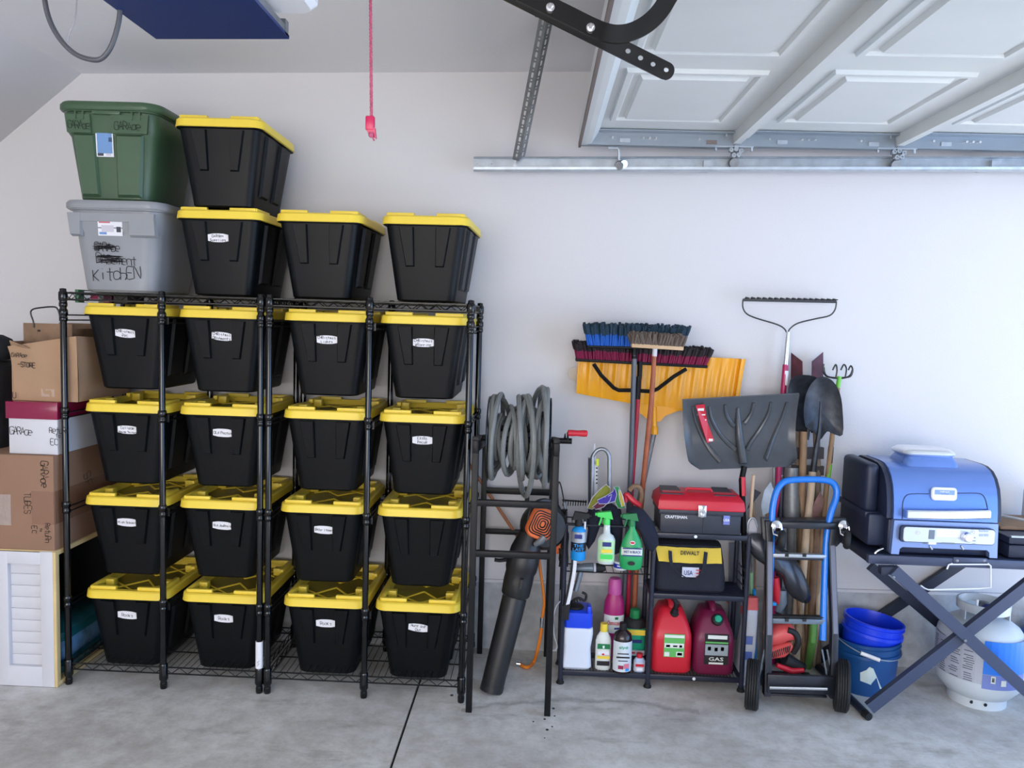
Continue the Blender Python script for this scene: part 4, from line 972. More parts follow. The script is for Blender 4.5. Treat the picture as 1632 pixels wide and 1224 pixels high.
# yellow and black tool bag
bgx0, bgx1 = Yp(1046, 900, SY0).x, Yp(1160, 900, SY0).x; bz0 = zmidB+.004; bz1_ = Yp(1100, 868, SY0+.03).z; bzm = Yp(1100, 897, SY0).z
bag = thing('tool_bag', 'black canvas tool bag with yellow top band, on the wire shelf below the toolbox', 'tool bag', ((bgx0+bgx1)/2, SY0+.08, bz0))
mCanvas = mat('black_canvas', L(26, 29, 42), .85, bump=.25, bscale=180); mYC = mat('yellow_canvas', L(226, 196, 74), .8, bump=.2, bscale=160)
xm = (bgx0+bgx1)/2; w_ = bgx1-bgx0; yc = SY0+.10
b = B(); b.rrect([(w_-.02, .16, bz0, xm, yc), (w_, .18, bz0+.012, xm, yc), (w_, .18, bz0+.06, xm, yc), (w_-.006, .16, bzm, xm-.004, yc), (w_-.02, .10, bz1_-.008, xm-.004, yc), (w_-.03, .05, bz1_, xm-.004, yc)], .03, 5)
b.build('bag_body', mCanvas, bag)
def fr(f): # front face y at height fraction bzm..bz1
    return yc-.092+(.030)*f
X0, X1 = Yp(1051, 880, SY0).x, Yp(1152, 880, SY0).x
b = B(); n = 12; rows = []
for j in range(5):
    f = j/4; z = bzm+(bz1_-.012-bzm)*f; ins = .006*f
    rows.append([(X0-.012*f+(X1-X0+.012*f)*i/n, fr(f)+.0025*math.sin(i*1.9+j)-.002, z-.004*math.sin(PI*i/n)) for i in range(n+1)])
b.loft([r_+[(x, y+.004, z) for x, y, z in r_[::-1]] for r_ in rows]); b.build('yellow_band', mYC, bag)
for pts in ([(1068, 878), (1070, 898), (1080, 912), (1096, 922), (1105, 924)], [(1125, 880), (1123, 900), (1120, 912), (1112, 922), (1103, 924)]):
    b = B(); P_ = [Yp(x, y, SY0-.004+(.010 if y < 890 else -.004)) for x, y in pts]; P_ = smoothpts(P_, 3)
    b.loft([[p+Vector((-.0075, 0, 0.002)), p+Vector((.0075, 0, -.002)), p+Vector((.0075, .003, -.002)), p+Vector((-.0075, .003, .002))] for p in P_]); b.build('handle_strap', mCanvas, bag)
txt('DEWALT', Yp(1100, 882, SY0+.010)+Vector((0, .004, 0)), .078, .017, bag, mInk, bold=.02)
u = patch(Yp(1101, 913, SY0-.002)+Vector((0, .008, 0)), .070, .042, bag, mat('tag_white', L(205, 208, 226), .7), 'fabric_tag')
txt('USA', Yp(1098, 913, SY0)+Vector((-.002, -.0, 0)), .036, .020, u, mat('tag_navy', L(50, 60, 110), .7), bold=.01)
for k in range(3): patch(Yp(1113, 909+5*k, SY0)+Vector((0, -.0, 0)), .020, .004, u, mRed, 'stripe')
# gas cans
def gascan(name, label, px0, px1, pyt, m, mid, capm, spout, rz=0):
    x0, x1 = Yp(px0, 1020, SY0+.01).x, Yp(px1, 1020, SY0+.01).x; w = x1-x0; xm = (x0+x1)/2
    z0 = zb_deck+.002; h = Yp((px0+px1)/2, pyt, SY0+.08).z-z0
    t = thing(name, label, 'gas can', (xm, SY0+.09, z0)); yc = SY0+.09
    b = B()
    b.rrect([(w-.02, .155, z0, xm, yc), (w, .17, z0+.012, xm, yc), (w, .17, z0+h*.5, xm, yc), (w-.004, .168, z0+h*.58, xm, yc), (w-.016, .155, z0+h*.68, xm, yc+.005), (w-.04, .135, z0+h*.80, xm, yc+.015), (w-.07, .11, z0+h*.93, xm, yc+.022), (w-.10, .08, z0+h*.95, xm, yc+.025)], .028, 6)
    b.build('can_body', m, t, ang=60)
    b = B(); b.tube(smoothpts([(xm, yc-.02, z0+h*.88), (xm, yc+.0, z0+h*1.0), (xm, yc+.045, z0+h*1.02), (xm, yc+.078, z0+h*.9), (xm, yc+.082, z0+h*.7)], 4), .014, 10); b.build('carry_handle', m, t)
    return t, z0, h, xm, yc, w
mGas = mat('gas_red', L(206, 34, 52), .4); mGasP = mat('gas_dark_magenta', L(112, 22, 62), .4)
t, z0, h, xm, yc, w = gascan('gas_can', 'bright red plastic gas can with black spout and green label', 1040, 1104, 960, mGas, 0, 0, 0)
sp0 = Yp(1074, 978, SY0+.06); sp1 = Yp(1077, 962, SY0+.03)
b = B(); b.lathe([(.020, -.012), (.021, .0), (.021, .012), (.017, .014), (.014, .026), (.009, .034)], sp0, (.1, -.55, .8), 18); b.build('spout_collar', mRubber, t)
b = B(); b.tube(smoothpts([sp0+Vector((0, -.01, .02)), Yp(1078, 962, SY0+.03), Yp(1072, 952, SY0+.03), Yp(1066, 948, SY0+.05)], 4), [.010, .0105, .011, .012]*0 or .0105, 10); b.build('spout', mRubber, t)
b = B(); b.lathe([(.010, 0), (.012, .004), (.006, .014)], Yp(1063, 947, SY0+.06), (-.5, 0, 1), 12); b.build('spout_cap', mGas, t)
mGL = mat('label_green', L(96, 180, 92), .5); mGW = mat('label_white', L(224, 228, 222), .5)
def flat_label(t, pa, pb_, y, bg, items, name='product_label', up=None):
    """pa, pb_: pixel corners; items in fractions of the label (x right, z up)"""
    A_, C_2 = Yp(*pa, y), Yp(*pb_, y); w, h_ = abs(C_2.x-A_.x), abs(A_.z-C_2.z); c = Vector(((A_.x+C_2.x)/2, y, (A_.z+C_2.z)/2))
    s = patch(c, w, h_, t, bg, name)
    for it in items:
        k, x, z, ww, hh_, m = it[:6]; p = c+Vector((x*w, -.0007, z*h_))
        if k == 't': txt(it[6], p, ww*w, hh_*h_, s, m, depth=.0006, bold=.01)
        else: patch(p, ww*w, hh_*h_, s, m, 'print_block')
    return s
flat_label(t, (1059, 1010), (1090, 1048), SY0+.004, mGL, [('b', 0, .40, .96, .12, mGW), ('b', 0, .0, .94, .2, mGW), ('b', -.3, -.02, .2, .1, mRed), ('b', .05, -.02, .2, .07, mInk), ('b', .32, -.02, .14, .1, mInk), ('b', -.34, -.38, .24, .18, mGW), ('b', .28, -.36, .34, .2, mGW), ('b', .28, -.36, .24, .12, mInk), ('t', -.05, .40, .8, .08, mGL, 'GAS')])
t, z0, h, xm, yc, w = gascan('gas_can', 'dark magenta gas can with black cap and green button, right of the red can', 1107, 1172, 965, mGasP, 0, 0, 0)
sp0 = Yp(1143, 988, SY0+.04)
b = B(); b.lathe([(.024, -.012), (.025, .0), (.024, .012), (.015, .016)], sp0, (.05, -.75, .6), 20); b.build('cap', mRubber, t)
mTealC = mat('green_cap', L(30, 165, 130), .35)
b = B(); b.lathe([(.015, 0), (.015, .010), (.010, .014)], sp0+Vector((0, -.012, .008)), (.05, -.75, .6), 16); b.build('cap_button', mTealC, t, label='green cap button')
flat_label(t, (1124, 1010), (1160, 1060), SY0+.004, mInk, [('b', .02, .40, .8, .12, mGW), ('b', .0, .22, .94, .05, mGL), ('b', 0, -.02, .94, .36, mat('label_grey', L(150, 160, 164), .5)), ('b', -.3, .02, .13, .12, mRed), ('b', -.02, .0, .13, .12, mRed), ('b', .24, .02, .13, .12, mRed), ('t', .0, -.32, .6, .12, mGW, 'GAS'), ('b', 0, -.46, .6, .06, mGW)])

# ================================================================== BOTTLES
def zsit(z): return z
def bottle(name, label, px, pyb, pyt, wpx, y, m, prof, cat='bottle', zb=None, dep=.7, capm=None, capprof=None, n=20, capname='cap'):
    """prof: (width fraction, height fraction) pairs"""
    ctr = Yp(px, pyb, y); zt = Yp(px, pyt, y).z; z0 = zb if zb is not None else ctr.z; H_ = zt-z0
    w = (Yp(px+wpx/2, pyb, y)-Yp(px-wpx/2, pyb, y)).x
    t = thing(name, label, cat, (ctr.x, y, z0))
    b = B(); b.lathe([(f*w/2, z0+g*H_) for f, g in prof], (ctr.x, y, 0), n=n, sc=(1, dep)); b.build('bottle_body', m, t, ang=50)
    if capprof:
        b = B(); b.lathe([(f*w/2, z0+g*H_) for f, g in capprof], (ctr.x, y, 0), n=n, sc=(1, 1)); b.build(capname, capm, t, ang=40)
    return t, ctr.x, z0, H_, w
def wraplabel(t, x, y, z0, z1, w, dep, m, a0=-60, a1=60, items=(), name='product_label', grow=1.02):
    b = B(); rings = []
    for z in (z0, z1):
        rings.append([(x+w/2*grow*math.sin(R(a0+(a1-a0)*k/10)), y-(w/2*dep*grow)*math.cos(R(a0+(a1-a0)*k/10))-.0006, z) for k in range(11)])
    rings = [r_+[(p[0], p[1]+.0008, p[2]) for p in r_[::-1]] for r_ in rings]
    b.loft(rings); s = b.build(name, m, t, smooth=False)
    for it in items:
        k, fx, fz, ww, hh_, mm = it[:6]; p = Vector((x+fx*w, y-(w/2*dep*grow)*math.sqrt(max(.05, 1-(2*fx/grow)**2))-.0016, (z0+z1)/2+fz*(z1-z0)))
        rt = Matrix.Rotation(math.atan(2*fx*dep), 3, 'Z')
        if k == 't': txt(it[6], p, ww*w, hh_*(z1-z0), s, mm, rt @ Euler((PI/2, 0, 0)).to_matrix(), depth=.0008, bold=.012)
        else: patch(p, ww*w, hh_*(z1-z0), s, mm, 'print_block', rt)
    return s
def trigger(t, x, y, z, m, s=1, flip=-1, name='spray_head'):
    b = B(); f = flip
    b.loft([[(x+f*.034*s, y-.009*s, z+.014*s), (x-f*.022*s, y-.011*s, z+.006*s), (x-f*.022*s, y+.011*s, z+.006*s), (x+f*.034*s, y+.009*s, z+.014*s)], [(x+f*.034*s, y-.009*s, z+.028*s), (x-f*.014*s, y-.010*s, z+.034*s), (x-f*.014*s, y+.010*s, z+.034*s), (x+f*.034*s, y+.009*s, z+.028*s)]])
    b.lathe([(.013*s, -.014*s), (.013*s, .002*s), (.010*s, .010*s)], (x, y, z), n=14)
    b.tube([(x+f*.018*s, y, z+.014*s), (x+f*.022*s, y, z-.004*s), (x+f*.027*s, y, z-.018*s)], [.004*s, .0035*s, .003*s], 8)
    b.cyl((x+f*.032*s, y, z+.021*s), (x+f*.042*s, y, z+.021*s), .006*s, n=10)
    return b.build(name, m, t, bev=0)
mGreenB = mat('bright_green', L(70, 215, 95), .4); mGreenD = mat('dark_green_plastic', L(16, 120, 66), .4); mGreenM = mat('green_bottle', L(38, 160, 92), .35)
mClear = mat('clear_bottle', L(206, 216, 214), .15, spec=.6); mLblue = mat('cyan_label', L(30, 150, 226), .4); mNav = mat('navy_label', L(30, 44, 120), .5)
HY = SY0-.032
# hanging spray bottles
t, x, z0, H_, w = bottle('spray_bottle', 'clear spray bottle with bright green trigger, hanging on the shelf rail', 965, 897, 836, 28, HY, mClear, [(.9, 0), (1, .04), (1, .62), (.80, .72), (.40, .78), (.36, 1)], dep=.75)
trigger(t, x-.002, HY, z0+H_+.018, mGreenB, 1.15)
wraplabel(t, x, HY, z0+.012, z0+H_*.62, w, .75, mat('label_pale_green', L(190, 230, 180), .5), -70, 70, [('b', .0, .34, .5, .2, mNav), ('b', .16, .34, .12, .14, mRed), ('b', 0, .02, .6, .16, mYel), ('b', 0, -.25, .7, .22, mGreenB)])
t, x, z0, H_, w = bottle('spray_bottle', 'green spray bottle with dark green trigger, hanging on the shelf rail', 1005, 906, 838, 38, HY-.004, mGreenM, [(.80, 0), (.92, .05), (1, .25), (.98, .42), (.78, .66), (.42, .86), (.26, .93), (.24, 1)], dep=.55)
trigger(t, x-.002, HY-.004, z0+H_+.016, mGreenD, 1.15)
wraplabel(t, x, HY-.004, z0+H_*.34, z0+H_*.52, w, .55, mGW, -58, 58, [('t', 0, .02, .72, .34, mNav, 'WET N BLACK'), ('b', 0, .46, .8, .14, mNav), ('b', 0, -.46, .8, .14, mNav)], grow=1.03)
b = B(); b.lathe([(.001, .0), (.011, .0005), (.0115, .002)], (x, HY-.004-w*.55/2*.9, z0+H_*.64), (0, -1, .3), 16, sc=(1, .7)); b.build('oval_logo', mPaper, t); b = B(); b.lathe([(.001, .0), (.009, .0005), (.0095, .003)], (x, HY-.005-w*.55/2*.9, z0+H_*.64), (0, -1, .3), 16, sc=(1, .5)); b.build('oval_logo', mRed, t)
b = B(); b.lathe([(.001, 0), (.015, .0005), (.0155, .002)], (x-.002, HY-.006-w*.55/2, z0+H_*.17), (0, -1, 0), 18, sc=(1, .55)); b.build('oval_logo', mInk, t)
t, x, z0, H_, w = bottle('spray_bottle', 'silver and bright blue spray can with black trigger, hanging leftmost on the rail', 921, 891, 838, 24, HY+.004, mLblue, [(.9, 0), (1, .04), (1, .80), (.9, .90), (.45, 1)], dep=1, n=24)
wraplabel(t, x, HY+.004, z0+H_*.55, z0+H_*.86, w, 1, mSteel, -80, 80, [('b', -.05, .1, .5, .4, mNav)])
wraplabel(t, x, HY+.004, z0+H_*.28, z0+H_*.54, w, 1, mInk, -80, 80, [('t', -.02, .22, .62, .34, mLblue, 'THE'), ('t', -.02, -.22, .74, .34, mLblue, 'LAST')])
trigger(t, x-.002, HY+.004, z0+H_+.018, mRubber, 1.25, 1); b = B(); b.tube([(x+.024, HY, z0+.005), (x+.024, HY, z0+H_+.02)], .004, 8); b.build('side_tube', mWhite, t)
# bottles on the floor deck
zd_ = zb_deck+.001
t = thing('sprayer_tank', 'white garden sprayer tank with royal blue shoulder cap, leftmost on the bottom deck', 'sprayer', (Yp(920, 1070, SY0+.07).x, SY0+.08, zd_))
x0, x1 = Yp(896, 1030, SY0+.01).x, Yp(944, 1030, SY0+.01).x; xm = (x0+x1)/2; w = x1-x0; zt_ = Yp(920, 1000, SY0+.01).z
b = B(); b.rrect([(w-.01, .13, zd_, xm-.004, SY0+.075), (w+.006, .15, zd_+.012, xm-.004, SY0+.075), (w-.006, .14, (zd_+zt_)/2, xm-.003, SY0+.075), (w+.004, .15, zt_-.03, xm, SY0+.075), (w, .145, zt_-.004, xm, SY0+.075), (w-.02, .12, zt_+.004, xm, SY0+.075)], .022, 5); b.build('tank_body', mat('sprayer_white', L(222, 228, 240), .4), t)
mRoy = mat('royal_blue_plastic', L(28, 72, 226), .35)
zt2 = Yp(920, 975, SY0+.01).z
b = B(); b.rrect([(w-.010, .135, zt_-.004, xm, SY0+.075), (w-.004, .14, zt_+.002, xm, SY0+.075), (w-.008, .135, zt2-.006, xm, SY0+.075), (w-.03, .11, zt2, xm, SY0+.075)], .02, 5); b.box((xm+.045, SY0+.03, zt2+.010), (.016, .05, .03), None, .004); b.build('shoulder_cap', mRoy, t)
b = B(); b.lathe([(.034, 0), (.038, .004), (.034, .010), (.012, .014)], (xm-.012, SY0+.06, zt2), n=20); b.build('pump_cap', mRubber, t)
# coiled sprayer gun pieces lying on the tank
t = thing('sprayer_gun', 'black and grey sprayer gun lying on the blue capped sprayer tank', 'spray gun', (xm, SY0+.06, zt2+.016))
b = B(); b.tube(smoothpts([Yp(905, 966, SY0+.05), Yp(912, 958, SY0+.04), Yp(922, 953, SY0+.04), Yp(932, 957, SY0+.05), Yp(934, 948, SY0+.05), Yp(928, 944, SY0+.05)], 4), .0055, 8)
for k in range(5): b.lathe([(.004, -.002), (.008, 0), (.004, .002)], Yp(908+4*k, 962-1.5*k, SY0+.04), (.9, 0, .4), 10)
b.build('gun_body', mRubber, t)
t = thing('sprayer_lance', 'curved white and black plastic lance standing beside the sprayer tank', 'lance', Yp(906, 980, SY0-.02))
c_ = smoothpts([Yp(917, 882, SY0-.025), Yp(916, 905, SY0-.025), Yp(912, 930, SY0-.02), Yp(907, 955, SY0-.02), Yp(901, 977, SY0-.02)], 4)
b = B(); b.loft([[p+Vector((-.007, 0, 0)), p+Vector((.007, 0, 0)), p+Vector((.007, .006, 0)), p+Vector((-.007, .006, 0))] for p in c_]); b.build('lance_body', mWhite, t)
b = B(); b.loft([[p+Vector((-.016, .004, 0)), p+Vector((-.008, .004, 0)), p+Vector((-.008, .014, 0)), p+Vector((-.016, .014, 0))] for p in c_]); e_ = c_[-1]; b.loft([[(e_.x-.014, e_.y-.002, e_.z+.03), (e_.x+.02, e_.y-.002, e_.z+.04), (e_.x+.02, e_.y+.01, e_.z+.04), (e_.x-.014, e_.y+.01, e_.z+.03)], [(e_.x-.008, e_.y-.002, e_.z-.03), (e_.x+.014, e_.y-.002, e_.z-.03), (e_.x+.014, e_.y+.01, e_.z-.03), (e_.x-.008, e_.y+.01, e_.z-.03)]]); b.build('lance_edge', mRubber, t)
cable('thin pale hose hanging in a loop left of the sprayer tank', [Yp(893, 958, SY0+.02), Yp(886, 968, SY0+.02), Yp(882, 985, SY0+.02), Yp(883, 1010, SY0+.02), Yp(888, 1030, SY0+.02), Yp(884, 1037, SY0+.02), Yp(880, 1036, SY0+.03)], .0028, mat('pale_hose', L(190, 196, 206), .4), 'sprayer_hose', 'hose')
t, x, z0, H_, w = bottle('spray_tub', 'white bottle with yellow cap and green yellow label, on the bottom deck', 960, 1068, 993, 25, SY0+.03, mGW, [(.9, 0), (1, .03), (1, .62), (.85, .72), (.55, .80), (.40, .84)], zb=zd_, dep=.6, capm=mYel, capprof=[(.46, .83), (.50, .85), (.46, 1), (.30, 1.0)])
for c in list(t.children): pass
wraplabel(t, x, SY0+.03, z0+.02, z0+H_*.60, w, .6, mGW, -60, 60, [('b', 0, .36, .8, .22, mGreenD), ('b', .1, .34, .34, .12, mPaper), ('b', 0, .08, .7, .16, mPaper), ('b', .1, .02, .4, .08, mRed), ('b', 0, -.12, .8, .12, mYel), ('b', 0, -.38, .8, .2, mInk)])
mAmb = mat('dark_amber', L(38, 26, 30), .15)
t, x, z0, H_, w = bottle('shampoo_bottle', 'dark bottle with large pale floral label, on the bottom deck front', 990, 1076, 992, 30, SY0+.012, mAmb, [(.92, 0), (1, .03), (1, .68), (.9, .78), (.45, .85), (.34, .87)], zb=zd_, dep=.9, capm=mRubber, capprof=[(.36, .86), (.40, .88), (.38, 1), (.2, 1.0)])
wraplabel(t, x, SY0+.012, z0+.012, z0+H_*.66, w, .9, mat('label_ice', L(214, 222, 228), .5), -75, 75, [('t', 0, .32, .44, .12, mTealC, 'alyd'), ('b', 0, .12, .6, .035, mDk), ('b', 0, .0, .7, .05, mInk), ('b', 0, -.12, .5, .03, mDk), ('b', -.1, -.34, .28, .12, mMaroon), ('b', .2, -.30, .28, .16, mat('label_rose', L(220, 120, 140), .5)), ('b', .25, -.42, .2, .1, mLblue)])
t, x, z0, H_, w = bottle('small_bottle', 'small clear bottle with red cap, at the right end of the bottle row', 1018, 1075, 1041, 19, SY0+.02, mat('lavender_bottle', L(170, 186, 214), .3), [(.85, 0), (1, .05), (1, .6), (.7, .75), (.5, .8)], zb=zd_, dep=.6, capm=mRed, capprof=[(.52, .78), (.52, 1), (.3, 1.0)])
wraplabel(t, x, SY0+.02, z0+.006, z0+H_*.55, w, .6, mLav, -60, 60, [('b', 0, .2, .7, .3, mRed), ('b', 0, -.25, .5, .3, mPaper)])
t, x, z0, H_, w = bottle('weed_killer_jug', 'black jug with dark green cap and yellow and teal label, behind the shampoo bottle', 1009, 1050, 969, 36, SY0+.12, mRubber, [(.95, 0), (1, .03), (1, .68), (.8, .80), (.42, .84)], zb=zd_, dep=.7, capm=mGreenD, capprof=[(.46, .83), (.48, .86), (.44, .98), (.3, 1.0)])
wraplabel(t, x, SY0+.12, z0+H_*.16, z0+H_*.66, w, .7, mTealC, -70, 70, [('b', 0, .38, .86, .2, mYel), ('b', .0, .05, .6, .12, mNav), ('b', 0, -.38, .86, .2, mLav), ('b', .05, -.38, .5, .06, mRed)])
t, x, z0, H_, w = bottle('plant_food_jug', 'magenta jug with lilac cap and white oval label, behind the front bottles', 977, 1010, 921, 33, SY0+.15, mat('magenta_plastic', L(170, 34, 108), .4), [(.95, 0), (1, .03), (1, .60), (.92, .72), (.60, .82)], zb=zd_, dep=.75, capm=mat('lilac_cap', L(196, 86, 160), .4), capprof=[(.66, .81), (.68, .84), (.64, .97), (.5, 1.0)])
wraplabel(t, x, SY0+.15, z0+H_*.34, z0+H_*.56, w, .75, mGW, -70, 70, [('t', -.02, .1, .62, .26, mRed, 'Osmocote'), ('b', .15, -.22, .3, .1, mNav), ('b', .1, .36, .16, .14, mGreenD)])
t, x, z0, H_, w = bottle('white_tub', 'white tub with blue label, on the wire deck behind the green spray bottle', 988, 921, 893, 22, SY0+.11, mWhite, [(.94, 0), (1, .05), (1, .8), (1.06, .82), (1.06, 1)], zb=zmidA+.004, dep=1, cat='tub')
wraplabel(t, x, SY0+.11, z0+.01, z0+H_*.75, w, 1, mat('label_blue2', L(40, 60, 180), .5), -80, 80, [('b', -.15, .1, .3, .3, mPaper), ('b', .2, -.1, .2, .2, mPaper)])
# grey hand tool with nozzle lying on the wire deck
t = thing('massage_gun', 'grey pistol-shaped nozzle tool hanging over the wire deck', 'nozzle', Yp(935, 910, SY0+.1))
mSlate = mat('slate_plastic', L(110, 122, 134), .35, metal=.2)
b = B(); b.tube([Yp(918, 906, SY0+.08), Yp(930, 905, SY0+.08), Yp(945, 905, SY0+.08)], [.014, .020, .022], 16); b.tube([Yp(926, 908, SY0+.08), Yp(922, 925, SY0+.07), Yp(917, 942, SY0+.06)], [.013, .012, .011], 12); b.build('nozzle_body', mSlate, t)
b = B(); b.lathe([(.024, 0), (.024, .008), (.02, .01)], Yp(946, 905, SY0+.08), (1, 0, .05), 18); b.build('nozzle_rim', mLav, t)
b = B(); b.lathe([(.02, 0), (.022, .02), (.012, .04)], Yp(950, 905, SY0+.08), (1, 0, .05), 16); b.build('nozzle_end', mRubber, t)
# grey steel hook tube and white level behind
cable('bent grey steel tube like a cane handle, standing behind the spray cans', PP([(944, 838), (944, 740), (946, 725), (953, 717), (962, 716), (969, 723), (971, 740), (970, 838)], SY1-.09), .0085, mat('brushed_tube', L(150, 156, 164), .3, metal=.7), 'cane_tube', 'steel tube', 10)
t = thing('hose_timer', 'white and navy device with yellow tab, leaning on the wall behind the spray cans', 'device', Yp(946, 780, SY1))
b = B(); b.bar(Yp(948, 838, SY1-.03), Yp(949, 740, SY1-.03), .018, .014, (0, 1, 0)); b.build('device_body', mWhite, t)
b = B(); b.bar(Yp(940, 834, SY1-.02), Yp(940, 730, SY1-.02), .014, .03, (0, 1, 0)); b.build('navy_side', mNavyBlk, t)
b = B(); b.bar(Yp(952, 742, SY1-.04), Yp(952, 731, SY1-.04), .012, .012, (0, 1, 0)); b.build('yellow_tab', mat('fluor_yellow', L(226, 240, 60), .5), t)
for k in range(5): 
    b = B(); b.box(Yp(951, 746+6*k, SY1-.039), (.006, .002, .006)); b.build('print_block', mInk, t)
t = thing('white_spike', 'thin white pointed plastic piece leaning on the wall', 'stake', Yp(946, 725, SY1))
B().loft([[Yp(944, 735, SY1+.02), Yp(950, 735, SY1+.02), Yp(950, 735, SY1+.03), Yp(944, 735, SY1+.03)], [Yp(947, 707, SY1+.03), Yp(948.5, 707, SY1+.03), Yp(948.5, 707, SY1+.035), Yp(947, 707, SY1+.035)]]).build('spike', mWhite, t)
# multicoloured folded pouches with white piping
def cloth_fan(px, y, colors, parent):
    pass
t = thing('cloth_pouch', 'folded olive and purple cloth pouches with white piping, on the shelf top', 'pouch', Yp(960, 800, SY0+.05))
def sheetpx(b, pts, y0, dy=.03, th=.003):
    P_ = [Yp(a, c, y0+dy*math.sin(i*1.7)) for i, (a, c) in enumerate(pts)]
    b.loft([P_, [p+Vector((0, th, 0)) for p in P_]])
for nm, mm, pts, yy in (('pouch_olive', mat('olive_cloth', L(130, 134, 50), .8), [(936, 810), (944, 793), (958, 778), (966, 772), (973, 778), (972, 788), (955, 800), (944, 812)], SY0+.03),
                    ('pouch_maroon', mat('plum_cloth', L(96, 34, 60), .8), [(944, 808), (958, 796), (975, 788), (972, 798), (962, 808), (950, 812)], SY0+.02),
                    ('pouch_purple', mat('purple_cloth', L(62, 44, 150), .7), [(952, 797), (966, 790), (976, 784), (980, 778), (983, 788), (980, 799), (966, 803), (955, 803)], SY0+.015),
                    ('pouch_green', mat('leaf_cloth', L(50, 140, 80), .8), [(978, 776), (986, 775), (993, 792), (997, 810), (985, 810), (980, 800), (983, 788)], SY0+.025),
                    ('pouch_yellow', mat('mustard_cloth', L(190, 170, 70), .8), [(986, 780), (990, 784), (996, 806), (991, 808), (987, 795)], SY0+.015)):
    b = B(); sheetpx(b, pts, yy, .006); b.build(nm, mm, t, smooth=False)
    b = B(); b.tube([Yp(a, c, yy-.004+.006*math.sin(i*1.7)) for i, (a, c) in enumerate(pts)], .0015, 5, closed=True); b.build('piping', mLav, t)
# navy gloves/caps draped on the rail
mCloth = mat('navy_fleece', L(22, 28, 46), .9, bump=.3, bscale=120)
def drape(name, label, pts, y, cat='glove', m=mCloth, bulge=.03):
    b = B(); P_ = [Yp(a, c, y) for a, c in pts]; c0 = sum(P_, Vector())/len(P_)
    b.loft([[c0.lerp(p, .55)+Vector((0, -bulge, 0)) for p in P_], [c0.lerp(p, .9)+Vector((0, -bulge*.6, 0)) for p in P_], P_, [c0.lerp(p, .85)+Vector((0, bulge*.5, 0)) for p in P_]])
    t_ = thing(name, label, cat, c0); b.build('cloth_body', m, t_, ang=70); return t_
drape('work_glove', 'dark navy fleece glove hanging between the blue can and green trigger bottle', [(934, 818), (946, 808), (958, 815), (956, 840), (948, 862), (938, 876), (934, 868), (937, 845)], SY0+.03)
drape('work_glove', 'dark navy fleece cloth hanging behind the two green spray bottles', [(958, 806), (975, 802), (990, 812), (993, 840), (990, 880), (978, 885), (974, 850), (962, 830)], SY0+.045)
drape('knit_hat', 'large dark navy fleece mitt hanging over the rail beside the toolbox', [(998, 812), (1010, 806), (1026, 812), (1040, 830), (1048, 850), (1050, 868), (1040, 880), (1028, 874), (1020, 850), (1008, 835)], SY0-.012, 'mitt')
t = thing('pruning_shears', 'brown gloved red handled tool resting on the shelf top by the broom handles', 'tool', Yp(1008, 795, SY0+.1))
b = B(); b.tube(smoothpts([Yp(996, 800, SY0+.06), Yp(998, 788, SY0+.06), Yp(1008, 797, SY0+.05), Yp(1020, 806, SY0+.05)], 4), [.012]*13, 8); b.build('red_handle', mRed, t)
b = B(); b.tube(smoothpts([Yp(1003, 782, SY0+.08), Yp(1010, 775, SY0+.08), Yp(1019, 777, SY0+.08), Yp(1023, 790, SY0+.08), Yp(1018, 806, SY0+.08)], 4), .010, 8); b.build('brown_grip', mWoodBrown, t)
# black cables and bundle between cart and shelf
cable('black looped cord with grey plug hanging beside the hose cart', PP([(893, 830), (890, 812), (889, 780), (891, 768), (895, 778), (899, 800)], 3.3), .0032, mRubber, 'looped_cord', 'cord')
b = B(); b.cyl(Yp(899, 800, 3.3), Yp(901, 812, 3.3), .006, .008, 10); tag(b.build('cord_plug', mSteelD), 'small grey plug at the end of the looped black cord', 'plug')
b = B(); rr_ = random.Random(5)
for k in range(16):
    xx = 895+rr_.uniform(-3, 8); b.tube(smoothpts([Yp(xx+rr_.uniform(-4, 4), 812+j*13, 3.28+rr_.uniform(-.015, .015)) for j in range(8)], 2), .004, 5)
tag(b.build('cable_bundle', mRubber, kind='stuff'), 'bundle of dark cords hanging left of the blue spray can', 'cords')
cable('narrow grey steel strip standing between hose cart and shelf', PP([(893, 940), (896, 975), (899, 1000), (905, 880)][:3], 3.4), .006, mSteelD, 'steel_strip', 'strip')
# spring brush row on the shelf top back
t = thing('wire_rack_top', 'small black comb-like rack behind the blue spray can', 'rack', Yp(910, 800, 3.42))
b = B(); b.tube([Yp(896, 797, 3.42), Yp(935, 800, 3.42)], .004, 6)
for k in range(10): b.cyl(Yp(898+4*k, 797, 3.42), Yp(897+4*k, 806, 3.40), .0022, n=5)
b.build('comb', mRubber, t)
# ================================================================== TOOLS AGAINST THE WALL
def FT(px, y):
    p = Yp(px, 1055, y); return Vector((p.x, y, .012))
def grid_solid(b, f, nu, nv, th):
    """curved sheet f(u,v) with thickness towards +y"""
    F_ = [[f(i/nu, j/nv) for i in range(nu+1)] for j in range(nv+1)]
    fv = [[b.bm.verts.new(p) for p in r_] for r_ in F_]; bv = [[b.bm.verts.new(p+Vector((0, th, 0))) for p in r_] for r_ in F_]
    for j in range(nv):
        for i in range(nu):
            b._f((fv[j][i], fv[j][i+1], fv[j+1][i+1], fv[j+1][i])); b._f((bv[j][i], bv[j+1][i], bv[j+1][i+1], bv[j][i+1]))
    loop = [(0, i) for i in range(nu+1)]+[(j, nu) for j in range(1, nv+1)]+[(nv, i) for i in range(nu-1, -1, -1)]+[(j, 0) for j in range(nv-1, 0, -1)]
    for a, c in zip(loop, loop[1:]+loop[:1]): b._f((fv[a[0]][a[1]], bv[a[0]][a[1]], bv[c[0]][c[1]], fv[c[0]][c[1]]))
